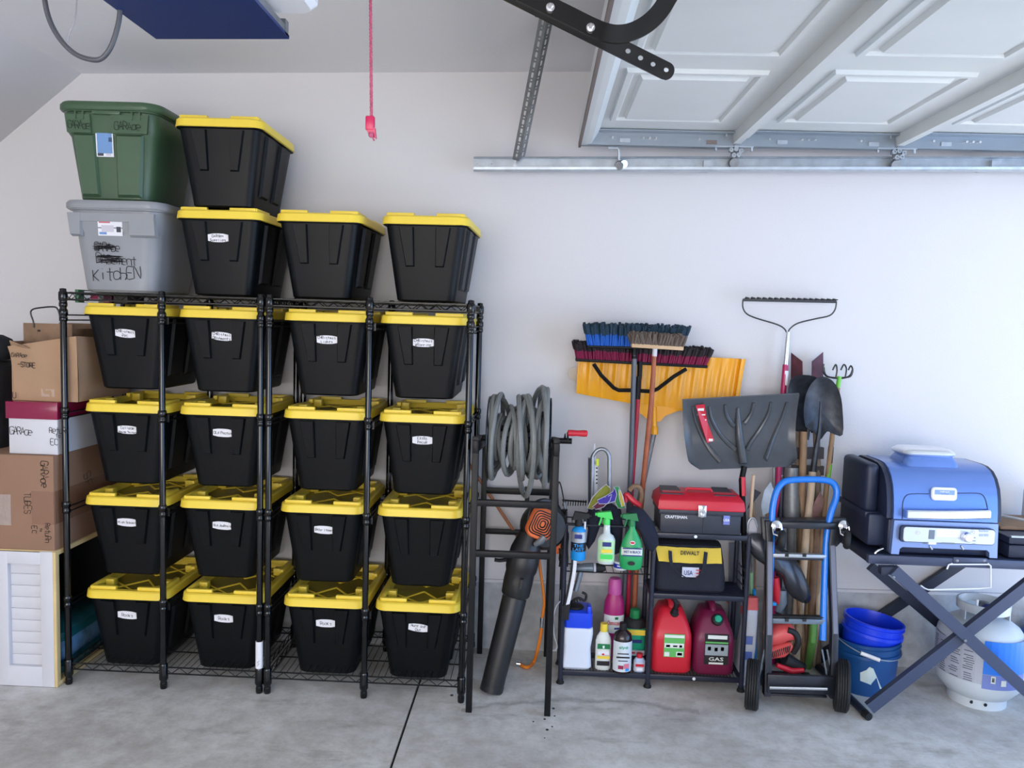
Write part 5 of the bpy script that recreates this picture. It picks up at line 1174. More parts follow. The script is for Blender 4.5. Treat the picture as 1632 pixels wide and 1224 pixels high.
def bil(c, u, v): return (c[0].lerp(c[1], u)).lerp(c[3].lerp(c[2], u), v)   # TL TR BR BL
mYS = mat('shovel_yellow', L(244, 170, 22), .3)
ys = thing('snow_shovel', 'wide yellow plastic snow shovel with vertical ribs, blade up behind the push brooms', 'snow shovel', Zp(1020, 1040))
yc4 = [Yp(922, 560, 3.50), Yp(1187, 572, 3.50), Yp(1172, 664, 3.50), Yp(918, 626, 3.50)]
# ribs every twelfth of the width, blade dished away from the viewer
def fy(u, v):
    p = bil(yc4, u, v); rib = (.5+.5*math.cos(2*PI*u*12.5))**2
    return p+Vector((0, .032*math.sin(PI*u)*0-.035*(v-.35)**2*2+.012-.011*rib*(.4+.6*math.sin(PI*min(1, v+.1)))-(.022 if u > .97 else 0)*1, -.010*math.sin(PI*u)*v))
b = B(); grid_solid(b, fy, 200, 14, .004); b.build('blade', mYS, ys, ang=88)
nk = [(1000, 640), (1088, 652), (1060, 663), (1052, 672), (1036, 672), (1022, 660)]
b = B(); P_ = [Yp(a, c, 3.478) for a, c in nk]; b.loft([P_, [p+Vector((0, .018, 0)) for p in P_]]); b.cyl(Yp(1043, 648, 3.474), Yp(1043, 692, 3.468), .010, .013, 14); b.lathe([(.016, 0), (.016, .03), (.013, .036)], Yp(1043, 692, 3.468), n=14); b.build('socket', mYS, ys)
b = B(); b.tube([Yp(1042, 690, 3.468), Yp(1012, 830, 3.485), FT(992, 3.50)], .0125, 12); b.build('handle', mSteelD, ys)
# tag bit behind its left end
o = tag(B().loft([[Yp(905, 590, 3.54), Yp(920, 583, 3.54), Yp(921, 612, 3.54), Yp(908, 603, 3.54)], [Yp(905, 590, 3.535), Yp(920, 583, 3.535), Yp(921, 612, 3.535), Yp(908, 603, 3.535)]]).build('paper_tag', mat('beige_tag', L(206, 196, 184), .8), smooth=False), 'small crumpled beige paper tag at the left edge of the yellow shovel', 'tag')

def bristles(b, p0, p1, up, out, n, rows, l, r, spread=.25, jit=.11, seed=1, start=0, end=1, fan=.5):
    rn_ = random.Random(seed); p0 = Vector(p0); p1 = Vector(p1); d = (p1-p0)
    for j in range(rows):
        for i in range(n):
            t = (i+.5+rn_.uniform(-.3, .3))/n
            q = p0+d*t+Vector(out)*(j/(max(1, rows-1))-.5)
            dr = (Vector(up)+d.normalized()*(t-.5)*fan+Vector((rn_.uniform(-jit, jit), rn_.uniform(-jit, jit)-.25*(rows/2-j)/rows, 0))).normalized()
            L_ = l*rn_.uniform(.9, 1.08)
            b.tube([q+dr*L_*start, q+dr*L_*((start+end)/2), q+dr*L_*end], [r, r*1.1, r*.9], 5)
# maroon push broom
mMarB = mat('maroon_bristle', L(128, 24, 66), .6); mBlkB = mat('black_bristle', L(34, 28, 32), .75); mBluB = mat('blue_bristle', L(28, 92, 186), .55); mTealB = mat('dark_teal_bristle', L(28, 54, 72), .75)
pb1 = thing('push_broom', 'wide push broom with maroon and black bristles and black angled brace', 'broom', Zp(1008, 1060))
A0, A1 = Yp(917, 573, 3.44), Yp(1126, 584, 3.44)
b = B(); b.bar(A0, A1, .055, .014, bev=.004); b.build('broom_block', mBlack, pb1)
b = B(); bristles(b, A0+Vector((.004, 0, .006)), A1+Vector((-.004, 0, .006)), (0, -.35, 1), (0, .045, 0), 64, 5, .075, .0044, seed=2, end=.62, fan=.45); b.build('maroon_bristles', mMarB, pb1, kind='stuff')
b = B(); bristles(b, A0+Vector((.004, 0, .006)), A1+Vector((-.004, 0, .006)), (0, -.35, 1), (0, .045, 0), 64, 5, .080, .0068, seed=2, start=.55, end=1.0, fan=.45); b.build('black_bristle_tips', mBlkB, pb1, kind='stuff')
b = B(); b.tube(PP([(946, 580), (958, 598), (978, 618), (986, 622), (1010, 622)], 3.40), .0085, 8); b.tube(PP([(1008, 622), (1038, 624), (1048, 620), (1074, 600), (1094, 588)], 3.40), .0085, 8); b.build('brace', mBlack, pb1)
b = B(); b.tube([Yp(1020, 576, 3.41), Yp(1019, 604, 3.405)], .011, 10); b.tube([Yp(1018, 600, 3.40), Yp(1016, 636, 3.40)], .012, 10); b.build('socket', mBlack, pb1)
b = B(); b.tube([Yp(1019, 602, 3.403), Yp(1015, 660, 3.42), Yp(1006, 790, 3.45), FT(998, 3.47)], .0105, 12); b.build('handle', mat('maroon_handle', L(170, 34, 62), .35), pb1)
# blue push broom
pb2 = thing('push_broom', 'push broom with bright blue bristles and dark fuzzy tips, highest of the brooms', 'broom', Zp(998, 1064))
A0, A1 = Yp(936, 552, 3.39), Yp(1086, 556, 3.39)
b = B(); b.bar(A0, A1, .055, .012, bev=.004); b.build('broom_block', mBlack, pb2)
b = B(); bristles(b, A0+Vector((0, 0, .006)), A1+Vector((0, 0, .006)), (0, -.3, 1), (0, .045, 0), 52, 5, .092, .0044, seed=3, end=.62, fan=.45); b.build('blue_bristles', mBluB, pb2, kind='stuff')
b = B(); bristles(b, A0+Vector((0, 0, .006)), A1+Vector((0, 0, .006)), (0, -.3, 1), (0, .045, 0), 52, 5, .096, .0068, seed=3, start=.56, end=1.0, fan=.45); b.build('dark_bristle_tips', mTealB, pb2, kind='stuff')
b = B(); b.tube([Yp(1011, 552, 3.375), Yp(1011, 572, 3.37)], .0125, 12); b.build('socket', mBlack, pb2)
b = B(); b.tube([Yp(1011, 566, 3.37), Yp(1007, 700, 3.405), Yp(1003, 800, 3.44), FT(988, 3.455)], .0115, 12); b.build('handle', mat('grey_handle', L(96, 102, 112), .35, metal=.3), pb2)
# scrub brush on a wooden handle
sb_ = thing('scrub_broom', 'wooden deck scrub brush with grey bristles on an orange-brown wooden pole', 'scrub brush', Zp(1006, 1066))
A0, A1 = Yp(1006, 550, 3.33), Yp(1088, 555, 3.33)
b = B(); b.bar(A0, A1, .05, .018, bev=.003); b.build('brush_block', mat('pale_wood_block', L(204, 172, 136), .7, noise=.12, nscale=20), sb_)
b = B(); bristles(b, A0+Vector((0, 0, .008)), A1+Vector((0, 0, .008)), (-.06, -.30, 1), (0, .042, 0), 30, 6, .052, .0056, seed=5, fan=.2, jit=.3); b.build('grey_bristles', mat('taupe_bristle', L(104, 92, 84), .8), sb_, kind='stuff')
mPole = mat('orange_brown_pole', L(170, 96, 66), .45, noise=.25, nscale=20)
b = B(); b.tube([Yp(1043, 566, 3.315), Yp(1038, 640, 3.345), Yp(1025, 770, 3.42), Yp(1015, 880, 3.45), FT(1007, 3.46)], [.0095, .011, .0115, .012, .012], 12); b.build('pole', mPole, sb_)
b = B(); b.tube([Yp(1044, 554, 3.318), Yp(1043, 568, 3.315)], .0105, 12); b.build('ferrule', mLav, sb_)
# bow rake
rk_ = thing('bow_rake', 'bow rake with twisted steel head and magenta handle, highest tool on the wall', 'rake', Zp(1240, 1040))
b = B(); h0, h1 = Yp(1184, 478, 3.50), Yp(1332, 481, 3.50); b.bar(h0, h1, .012, .013, (0, 1, 0)); b.build('head_bar', mSteelD if False else mat('dark_rake_steel', L(66, 66, 68), .45, metal=.5), rk_)
b = B()
for k in range(16):
    p = h0.lerp(h1, (k+.5)/16); b.tube([p+Vector((-.003, 0, .004)), p+Vector((.0, -.004, .010)), p+Vector((.004, -.045, .007))], [.0045, .0050, .0022], 6)
b.build('tines', MATS['dark_rake_steel'], rk_)
for s_ in (PP([(1184, 478), (1184, 490), (1190, 500), (1205, 507), (1238, 517), (1250, 524), (1254, 531)], 3.495), PP([(1333, 480), (1331, 493), (1322, 503), (1300, 508), (1272, 515), (1259, 524), (1256, 531)], 3.495)):
    b = B(); b.tube(smoothpts(s_, 4), .0032, 8); b.build('bow', MATS['dark_rake_steel'], rk_)
b = B(); b.tube([Yp(1256, 529, 3.492), Yp(1252, 582, 3.48)], [.0085, .0125], 14); b.build('ferrule', mChrome, rk_)
b = B(); b.tube([Yp(1252, 581, 3.48), Yp(1247, 640, 3.47), Yp(1240, 770, 3.43), Zp(1232, 1038, .01)], .0125, 12); b.build('handle', mat('magenta_handle', L(176, 30, 92), .35), rk_)
b = B(); b.tube([Yp(1252.2, 591, 3.478), Yp(1250.5, 614, 3.475)], .0132, 12); b.build('sticker_band', mPaper, rk_)
# grey snow shovel
gs = thing('snow_shovel', 'grey plastic snow shovel with fanning ribs and a red sticker, hanging blade up', 'snow shovel', Zp(1182, 1060))
GY = 3.33
gc = [Yp(1087, 638, GY), Yp(1273, 628, GY), Yp(1270, 742, GY), Yp(1098, 748, GY)]
def fg(u, v):
    e = abs(2*u-1); cr_ = max(0, v-.86)/.14; 
    uu = .5+(u-.5)*(1-.10*cr_**2)
    if u < .5: uu += .03*math.sin(PI*v)*(1-u*2)*.0
    p = bil(gc, uu, v-.05*max(0, e-.9)*10*cr_)
    return p+Vector((0, .04*math.sin(PI*min(1, v*.9))-.03*v**4-.018*max(0, e-.9)*10*.5, 0))
mGS = mat('graphite_plastic', L(72, 76, 82), .26, noise=.08, nscale=30)
b = B(); grid_solid(b, fg, 40, 18, .004)
b.build('blade', mGS, gs, ang=60)
def ons(px, py, off):
    q = Yp(px, py, GY+.03); u = (px-1087)/186; v = (py-(638-10*u))/112; v = max(0, min(1, v)); p = fg(max(0, min(1, u)), v); return p+Vector((0, off, 0))
for pts in ([(1104, 648), (1107, 668), (1118, 700), (1130, 722), (1142, 737)], [(1130, 648), (1134, 668), (1146, 692), (1160, 708), (1172, 718)], [(1156, 645), (1158, 660), (1166, 675), (1172, 680)],
            [(1202, 642), (1200, 658), (1192, 672), (1188, 676)], [(1230, 641), (1227, 662), (1214, 686), (1200, 704), (1190, 718)], [(1256, 641), (1250, 668), (1236, 700), (1222, 728), (1219, 732)]):
    P_ = smoothpts([ons(a, c, -.001) for a, c in pts], 4); n_ = len(P_)
    b = B(); b.tube(P_, [.0105*(.6+.6*i/n_) for i in range(n_)], 8); b.build('rib', mGS, gs)
b = B(); P_ = [ons(1177, 650, .0), ons(1178, 672, -.002), ons(1179, 700, -.006), ons(1180, 738, -.010)]; b.tube(P_, [.006, .014, .018, .017], 12); b.build('socket', mGS, gs)
b = B(); b.bar(Yp(1087, 637, GY-.002), Yp(1273, 627, GY-.002), .008, .005); b.build('lip_strip', mGS, gs)
b = B(); b.tube([ons(1181, 742, -.006), Yp(1182, 765, GY-.02), Yp(1186, 860, GY-.045), Zp(1190, 1062, .01)], .0125, 12); b.build('handle', mBlack, gs)
b = B(); b.tube([Yp(1183, 760, GY-.019), Yp(1184, 790, GY-.027)], .0132, 12); b.build('red_grip', mRed, gs)
b = B(); P0 = [ons(1108, 646, -.010), ons(1122, 644, -.010), ons(1127, 675, -.010), ons(1136, 704, -.010), ons(1124, 708, -.010), ons(1115, 680, -.010)]; b.loft([P0, [p+Vector((0, .002, 0)) for p in P0]]); st_ = b.build('product_sticker', mRed, gs, smooth=False)
for a, c, w2, h2, m_ in ((1116, 652, 10, 6, mGW), (1117, 661, 12, 3, mGW), (1120, 670, 9, 2, mGW), (1122, 680, 4, 12, mInk), (1127, 690, 8, 3, mGW), (1129, 703, 9, 4, mGW)):
    patch(ons(a, c, -.0115), w2*.0027, h2*.0027, st_, m_, 'print_block')
# post-hole digger with two maroon blades
pd = thing('post_hole_digger', 'post hole digger with two dark maroon pointed blades behind the round shovel', 'post hole digger', Zp(1285, 1020))
mPD = mat('maroon_steel', L(82, 30, 44), .45, metal=.2, noise=.4, nscale=22)
for pts in ([(1261, 562), (1279, 576), (1280, 640), (1279, 690), (1260, 690)], [(1312, 561), (1294, 576), (1293, 640), (1293, 690), (1313, 690)]):
    P_ = [Yp(a, c, 3.48+(.0 if i in (1, 2, 3) else .03)) for i, (a, c) in enumerate(pts)]
    b = B(); b.loft([P_, [p+Vector((0, .003, 0)) for p in P_]]); b.build('digger_blade', mPD, pd, smooth=False)
for a in (1271, 1301):
    b = B(); b.tube([Yp(a, 685, 3.47), Yp(a+2, 760, 3.44), Zp(a+4, 1030, .01)], .015, 12); b.build('wooden_handle', mat('grey_brown_wood', L(132, 116, 100), .7, noise=.25, nscale=20), pd)
b = B(); b.bar(Yp(1262, 722, 3.44), Yp(1312, 722, 3.44), .02, .05, (0, 0, 1)); b.bar(Yp(1262, 748, 3.44), Yp(1312, 750, 3.44), .02, .04, (0, 0, 1)); b.build('hinge_block', mat('dark_bracket', L(52, 46, 46), .5), pd)
# round point shovels
mSh = mat('shovel_steel', L(58, 62, 70), .38, metal=.35, noise=.5, nscale=24, col2=L(36, 38, 44), bump=.1, bscale=60)
def shovel(label, outline, y, ridge, handle, hm, name='digging_shovel', dish=.03, extra=None):
    t = thing(name, label, 'shovel', (handle[-1].x, handle[-1].y, 0))
    P_ = smoothpts([Yp(a, c, y) for a, c in outline], 3, closed=True); ctr = sum(P_, Vector())/len(P_)
    b = B(); rings = []
    for f, d_ in ((1, 0), (.75, dish*.55), (.45, dish*.9), (.12, dish)):
        rings.append([ctr.lerp(p, f)+Vector((0, d_, 0)) for p in P_])
    back = [[p+Vector((0, .003, 0)) for p in r_] for r_ in rings]
    b.loft(rings[::-1]+back); b.build('blade', mSh, t, ang=60)
    b = B(); R_ = [Yp(a, c, y+d_) for a, c, d_ in ridge]; b.tube(smoothpts(R_, 3), [.004+.010*min(1, i/(3*(len(R_)-1))) for i in range(3*(len(R_)-1)+1)], 10); b.build('socket', mSh, t)
    b = B(); b.tube(handle, .0155, 12); b.build('handle', hm, t)
    return t
mHW = mat('pale_wood_handle', L(198, 176, 150), .6, noise=.12, nscale=16); mHW2 = mat('tan_wood_handle', L(158, 128, 98), .65, noise=.2, nscale=18)
shovel('dark round-point shovel, blade up, partly hidden behind the front round shovel', [(1260, 605), (1290, 598), (1312, 612), (1318, 650), (1316, 686), (1293, 688), (1262, 684), (1256, 650)], 3.44,
       [(1290, 640, .0), (1288, 684, -.005), (1284, 700, -.008)], [Yp(1281, 688, 3.43), Yp(1279, 760, 3.40), Zp(1276, 1058, .01)], mHW2)
shovel('dark scratched round-point shovel with blue-grey sheen, blade up in front of the others', [(1281, 652), (1286, 625), (1298, 606), (1312, 600), (1328, 608), (1339, 628), (1343, 655), (1343, 693), (1327, 691), (1318, 688), (1306, 702), (1297, 688), (1284, 680)], 3.385,
       [(1308, 640, -.006), (1307, 665, -.010), (1305, 690, -.012), (1300, 720, -.012), (1295, 758, -.010)], [Yp(1295, 752, 3.375), Yp(1292, 790, 3.36), Yp(1285, 850, 3.335), Zp(1268, 1066, .01)], mHW)
# cultivator
cv = thing('hand_cultivator', 'four-tined cultivator with curled dark tines and green banded handle', 'cultivator', Zp(1300, 1050))
for pts in ([(1313, 580), (1312, 592), (1318, 600), (1330, 602)], [(1327, 590), (1332, 581), (1334, 590), (1332, 602)], [(1340, 590), (1345, 581), (1349, 588), (1347, 602)], [(1352, 590), (1356, 583), (1359, 590), (1355, 600), (1340, 602)]):
    b = B(); b.tube(smoothpts(PP(pts, 3.46), 4), .0036, 8); b.build('tine', mWire, cv)
b = B(); b.tube(smoothpts(PP([(1313, 585), (1315, 596), (1322, 601), (1340, 603), (1354, 599), (1359, 588)], 3.46), 4), .0038, 8); b.build('tine_base', mWire, cv)
b = B(); b.tube([Yp(1338, 600, 3.46), Yp(1335, 618, 3.455)], .0095, 10); b.build('ferrule', mat('cultivator_green', L(112, 196, 66), .4), cv); b = B(); b.tube([Yp(1322, 740, 3.42), Yp(1318, 770, 3.41)], .0115, 10); b.build('green_band', mat('cultivator_green', L(112, 196, 66), .4), cv)
b = B(); b.tube([Yp(1335, 618, 3.455), Yp(1327, 690, 3.435), Yp(1318, 770, 3.41), Yp(1305, 900, 3.37), Zp(1296, 1050, .01)], .0108, 12); b.build('handle', mHW2, cv)
b = B(); b.tube([Yp(1324.5, 712, 3.43), Yp(1322, 738, 3.422)], .0118, 12); b.build('label_band', mInk, cv)
# standing poles and boards behind the hand truck
def pole(label, pts, y0, y1, zfoot, r, m, name, cat):
    P_ = [Yp(*pts[0], y0), Yp(*pts[1], (y0+y1)/2), Zp(*pts[2], zfoot)]
    return tag(B().tube(P_, r, 12).build(name, m), label, cat)
pole('tall black pole with white lettering behind the hand truck, left of the wooden handles', [(1246, 742), (1243, 850), (1240, 1035)], 3.45, 3.4, .01, .014, mNavyBlk, 'black_pole', 'pole')
txt('CRAFT', Yp(1240, 778, 3.428), .012, .055, None, mPaper, rot=(PI/2, 0, 0)) if False else None
o = [x for x in COL.objects if x.name.startswith('black_pole')][0]; txt('ECR', Yp(1245.5, 764, 3.433), .036, .012, o, mPaper, rot=(PI/2, PI/2, 0))
tb_ = thing('leaf_rake_head', 'dark grey round plastic tube standing behind the blue handle of the hand truck', 'tube', Zp(1262, 1020))
b = B(); b.tube([Yp(1262, 745, 3.44), Yp(1262, 825, 3.42)], [.035, .038], 20); b.build('tube_body', mSteelD, tb_)
b = B(); b.tube([Yp(1262, 825, 3.42), Zp(1262, 1012, .01)], [.022, .018], 14); b.build('tube_stem', mSteelD, tb_)
pole('thin grey steel pole behind the grey snow shovel, left of the black pole', [(1234, 745), (1234, 860), (1232, 1030)], 3.5, 3.46, .01, .009, mSteel, 'steel_pole', 'pole')
pole('light green pole standing among the wooden handles in the hand truck', [(1297, 985), (1295, 1020), (1288, 1062)], 3.36, 3.33, .01, .017, mat('green_pole', L(96, 150, 70), .5), 'green_pole', 'pole')
pole('pale wooden handle right of the green pole', [(1305, 905), (1304, 985), (1296, 1052)], 3.42, 3.38, .01, .011, mHW, 'wooden_pole', 'handle')
pole('thick brown axe handle rising behind the slotted bar of the hand truck', [(1304, 800), (1298, 900), (1290, 1044)], 3.40, 3.36, .01, .019, mat('brown_axe_wood', L(128, 100, 78), .6, noise=.2, nscale=18), 'axe_pole', 'handle')
pole('yellow-tan wooden handle crossing diagonally behind the hand truck', [(1291, 830), (1283, 862), (1262, 1040)], 3.40, 3.35, .01, .013, mat('yellow_wood', L(206, 168, 84), .55, noise=.15, nscale=14), 'wooden_pole', 'handle')
pole('pale wooden handle standing straight behind the left crossbars', [(1273, 900), (1270, 960), (1262, 1050)], 3.43, 3.40, .01, .0155, mHW, 'wooden_pole', 'handle')
# rusty spade blade leaning
sp_ = thing('trowel_blade', 'rusty pointed trowel blade behind the top bar of the hand truck', 'trowel', Yp(1300, 800, 3.33))
P_ = PP([(1307, 782), (1313, 795), (1311, 812), (1300, 826), (1288, 826), (1296, 805)], 3.34); b = B(); b.loft([P_, [p+Vector((0, .004, 0)) for p in P_]]); b.build('blade', mat('rusty_steel', L(140, 104, 98), .6, metal=.3, noise=.4, nscale=30), sp_, smooth=False)
b = B(); b.tube([Yp(1294, 825, 3.345), Zp(1284, 1045, .01)], .011, 10); b.build('handle', mHW2, sp_)
# pointed grey trowel left of the handle
sp2 = thing('edging_spade', 'grey pointed steel blade left of the blue hand truck handle', 'spade', Yp(1225, 800, 3.36))
P_ = PP([(1228, 768), (1234, 782), (1233, 812), (1216, 822), (1213, 805), (1218, 782)], 3.36); b = B(); b.loft([P_, [p+Vector((0, .004, 0)) for p in P_]]); b.build('blade', mSteel, sp2, smooth=False)
b = B(); b.tube([Yp(1224, 818, 3.365), Zp(1218, 1045, .01)], .010, 10); b.build('handle', mHW2, sp2)
t = thing('garden_fork', 'small spade with pale wooden grip and steel D-shaped loop, beside the toolbox', 'spade', Zp(1196, 1060))
b = B(); b.tube([Yp(1201, 757, 3.30), Yp(1196, 824, 3.30)], .0075, 10); b.build('wooden_grip', mHW, t)
b = B(); b.tube(smoothpts(PP([(1191, 850), (1192, 834), (1197, 826), (1203, 828), (1207, 840)], 3.30), 4), .004, 8); b.build('steel_loop', mSteel, t)
P_ = PP([(1193, 850), (1206, 850), (1207, 832), (1200, 826), (1194, 832)], 3.31); b = B(); b.loft([P_, [p+Vector((0, .004, 0)) for p in P_]]); b.build('pale_plate', mLav, t, smooth=False)
b = B(); b.tube([Yp(1199, 850, 3.31), Zp(1199, 1055, .01)], .008, 8); b.build('shaft', mSteelD, t)
t = thing('dark_spade', 'dark triangular blade peeking between the pale grip and the grey pointed blade', 'blade', Yp(1208, 790, 3.38))
P_ = PP([(1203, 780), (1213, 785), (1200, 802), (1191, 812)], 3.38); b = B(); b.loft([P_, [p+Vector((0, .004, 0)) for p in P_]]); b.build('blade', mSh, t, smooth=False)
b = B(); b.tube([Yp(1200, 800, 3.38), Zp(1205, 1045, .01)], .009, 8); b.build('handle', mHW2, t)
# curved dark scoop blades inside the hand truck
def scoop(label, pts, y, m, name='scoop_blade', cat='scoop', hd=None, d1=.05):
    P_ = smoothpts([Yp(a, c, y) for a, c in pts], 3, closed=True); ctr = sum(P_, Vector())/len(P_); t = thing(name, label, cat, (ctr.x, y, 0))
    b = B(); rings = [[ctr.lerp(p, f)+Vector((0, -d1*(1-f*f), 0)) for p in P_] for f in (1, .8, .5, .15)]
    b.loft(rings[::-1]+[[p+Vector((0, .004, 0)) for p in r_] for r_ in rings]); b.build('blade', m, t, ang=70)
    b = B(); b.tube([Yp(*hd[0], y+.02), Zp(*hd[1], .01)], .012, 10); b.build('handle', mHW2, t)
    return t
scoop('large dark grey curved scoop blade slanting behind the hand truck frame', [(1186, 858), (1210, 850), (1232, 866), (1260, 882), (1278, 908), (1290, 938), (1292, 955), (1284, 962), (1264, 953), (1252, 938), (1244, 918), (1222, 903), (1200, 886)], 3.27, mat('scoop_grey', L(70, 72, 78), .25, metal=.5), hd=((1270, 900), (1282, 1052)), d1=.035)
t = thing('red_tool_case', 'red and dark folded tool with cyan tab behind the left bars', 'tool', Yp(1240, 940, 3.28))
b = B(); b.tube([Yp(1236, 920, 3.28), Yp(1240, 960, 3.28)], .016, 10); b.build('red_body', mRed, t); b = B(); b.tube([Yp(1247, 940, 3.28), Yp(1246, 960, 3.28), Yp(1240, 975, 3.28)], [.018, .022, .014], 10); b.build('dark_pad', mSlate, t); b = B(); b.box(Yp(1233, 962, 3.25), (.02, .02, .014), None, .003); b.build('cyan_tab', mLblue, t)
b = B(); b.tube([Yp(1240, 970, 3.29), Zp(1240, 1060, .01)], .008, 8); b.build('stem', mRubber, t)
# red electric tool on the toe plate
t = thing('chainsaw', 'red and black power tool lying on the toe plate of the hand truck', 'power tool', Zp(1262, 1075))
ty_ = 3.20
b = B(); b.tube([Yp(1222, 1018, ty_), Yp(1240, 1010, ty_), Yp(1256, 1006, ty_), Yp(1266, 1014, ty_)], [.03, .042, .040, .022], 16); b.build('red_motor_cover', mat('salmon_red', L(214, 84, 82), .4), t)
b = B(); b.tube([Yp(1226, 1040, ty_-.01), Yp(1246, 1036, ty_-.01), Yp(1262, 1028, ty_-.01)], [.026, .030, .016], 14); b.build('red_grille', MATS['salmon_red'], t)
for k in range(9): 
    b = B(); p = Yp(1231+3.4*k, 1044-1.2*k, ty_-.038); b.box(p, (.0028, .006, .030), (0, .2, 0)); b.build('vent_slot', mInk, t)
b = B(); b.tube(smoothpts([Yp(1255, 1004, ty_-.03), Yp(1268, 1010, ty_-.03), Yp(1272, 1025, ty_-.03), Yp(1264, 1040, ty_-.02)], 3), .013, 10); b.tube([Yp(1250, 1050, ty_), Yp(1280, 1066, ty_)], [.03, .022], 12); b.build('black_handle', mRubber, t)
b = B(); b.tube([Yp(1238, 1060, ty_-.03), Yp(1262, 1070, ty_-.03), Yp(1281, 1068, ty_-.03)], [.010, .014, .010], 10); b.build('red_foot', mRed, t)
# packs and bits between shelf and hand truck
t = thing('tile_pack', 'tall white and pale blue printed paper bag standing right of the gas cans', 'bag', Zp(1192, 1085))
b = B(); x0, x1 = Yp(1184, 1030, 3.27).x, Yp(1206, 1030, 3.27).x; z1_ = Yp(1195, 975, 3.27).z
b.rrect([(x1-x0, .10, .004, (x0+x1)/2-.01, 3.33), (x1-x0, .11, z1_*.5, (x0+x1)/2, 3.33), (x1-x0-.01, .05, z1_, (x0+x1)/2+.015, 3.33)], .01, 3); b.build('bag_body', mat('bag_paleblue', L(200, 208, 222), .6, noise=.1, nscale=8), t)
b = B(); b.rrect([(x1-x0-.004, .06, z1_-.004, (x0+x1)/2+.012, 3.33), (x1-x0-.012, .03, z1_+.045, (x0+x1)/2+.016, 3.33)], .01, 3); b.build('red_top', mat('salmon_paper', L(206, 90, 90), .6), t)
for k, zz in enumerate((.62, .42)): patch(((x0+x1)/2-.004, 3.272, z1_*zz), .03, .035, t, mat('print_blue', L(96, 120, 196), .5), 'print_block')
for i, (px, nm, mm, top, w2) in enumerate(((1190, 'white', mWhite, 905, .010), (1199, 'green', mat('scraper_green', L(150, 190, 150), .5), 912, .012), (1204, 'cyan', mLblue, 940, .009))):
    t = thing('garden_stake', f'thin {nm} plastic stick standing between the shelf and the hand truck', 'stick', Zp(px, 1062))
    b = B(); b.tube([Yp(px-2, top, 3.36), Zp(px, 1050, .01)], w2*.8, 8); b.build('stick', mm, t)
t = thing('plastic_sheet_panel', 'grey translucent plastic panel standing behind the tool bag', 'panel', Yp(1172, 900, 3.48))
P_ = PP([(1163, 866), (1181, 866), (1180, 1020), (1162, 1020)], 3.525); b = B(); b.loft([P_, [p+Vector((0, .012, 0)) for p in P_]]); b.build('panel', mat('grey_panel', L(120, 126, 140), .3), t, smooth=False)
t = thing('safety_goggles', 'red and white warning placard strap behind the gas cans', 'strap', Yp(1170, 970, 3.46))
P_ = PP([(1158, 960), (1176, 962), (1192, 972), (1190, 980), (1174, 976), (1164, 990), (1162, 986), (1172, 972)], 3.535); b = B(); b.loft([P_, [p+Vector((0, .01, 0)) for p in P_]]); b.build('strap_body', MATS['salmon_paper'], t, smooth=False)

# ================================================================== HAND TRUCK
ht = thing('hand_truck', 'blue and black convertible hand truck with curved blue handle and two big wheels', 'hand truck', (1.08, 3.12, 0))
mBl = mat('blue_enamel', L(22, 122, 226), .25, spec=.7); mHT = mat('black_steel_channel', L(34, 37, 46), .35)
mHTg = mat('grey_channel_face', L(120, 122, 136), .35, metal=.3)
# lean: y grows with height
def HY_(py): return 3.10+(1100-py)*.00045
def Hh(px, py, dy=0): return Yp(px, py, HY_(py)+dy)
b = B(); b.tube(smoothpts([Hh(1311, 1020), Hh(1315, 900), Hh(1318, 850), Hh(1324, 818), Hh(1332, 795), Hh(1333, 780), Hh(1326, 769), Hh(1312, 765), Hh(1290, 764), Hh(1262, 765), Hh(1248, 769), Hh(1238, 782), Hh(1232, 805), Hh(1230, 830), Hh(1229, 870), Hh(1224, 1010)], 5), .0135, 14); b.build('handle_tube', mBl, ht)
for pts in ([(1224, 830), (1226, 862), (1225, 1010), (1222, 1108)], [(1329, 832), (1325, 868), (1330, 1008), (1327, 1112)]):
    P_ = [Hh(a, c, -.01) for a, c in pts]
    b = B(); b.loft([[p+Vector((-.013, -.012, 0)), p+Vector((.013, -.012, 0)), p+Vector((.013, .022, 0)), p+Vector((-.013, .022, 0))] for p in P_]); b.build('side_channel', mHTg if False else mHT, ht, bev=.002)
    P2 = [p+Vector((.0, -.0135, 0)) for p in P_[1:3]]
    b = B(); b.bar(P2[0], P2[1], .018, .003, (0, 1, 0)); b.build('channel_face', mHTg, ht)
for (px0, px1, py, h_, m_, dy) in ((1241, 1332, 836, .026, mHT, -.012), (1230, 1316, 884, .014, mSteel, .0), (1230, 1316, 888, .012, mHT, .004), (1230, 1314, 988, .020, mSlate, .0), (1230, 1314, 981, .006, mInk, .0)):
    b = B(); b.bar(Hh(px0, py, dy), Hh(px1, py+2, dy), .026, h_, bev=.002); b.build('crossbar', m_, ht)
for py in (885, 988):
    for px in (1254, 1282):
        b = B(); p = Hh(px, py, -.014); b.box(p, (.014, .006, .012)); b.build('slot', mInk, ht)
b = B(); b.bar(Hh(1240, 828, .02), Hh(1330, 828, .02), .05, .008); b.build('top_tray', mHT, ht)
for px in (1228, 1335):
    b = B(); s_ = 1 if px > 1300 else -1
    P_ = [Hh(px-14, 826, -.005), Hh(px+14, 826, -.005), Hh(px+12, 858, -.005), Hh(px-2*s_, 872, -.005), Hh(px-12, 858, -.005)]
    b.loft([P_, [p+Vector((0, .03, 0)) for p in P_]]); b.build('caster_bracket', mHT, ht, bev=.002)
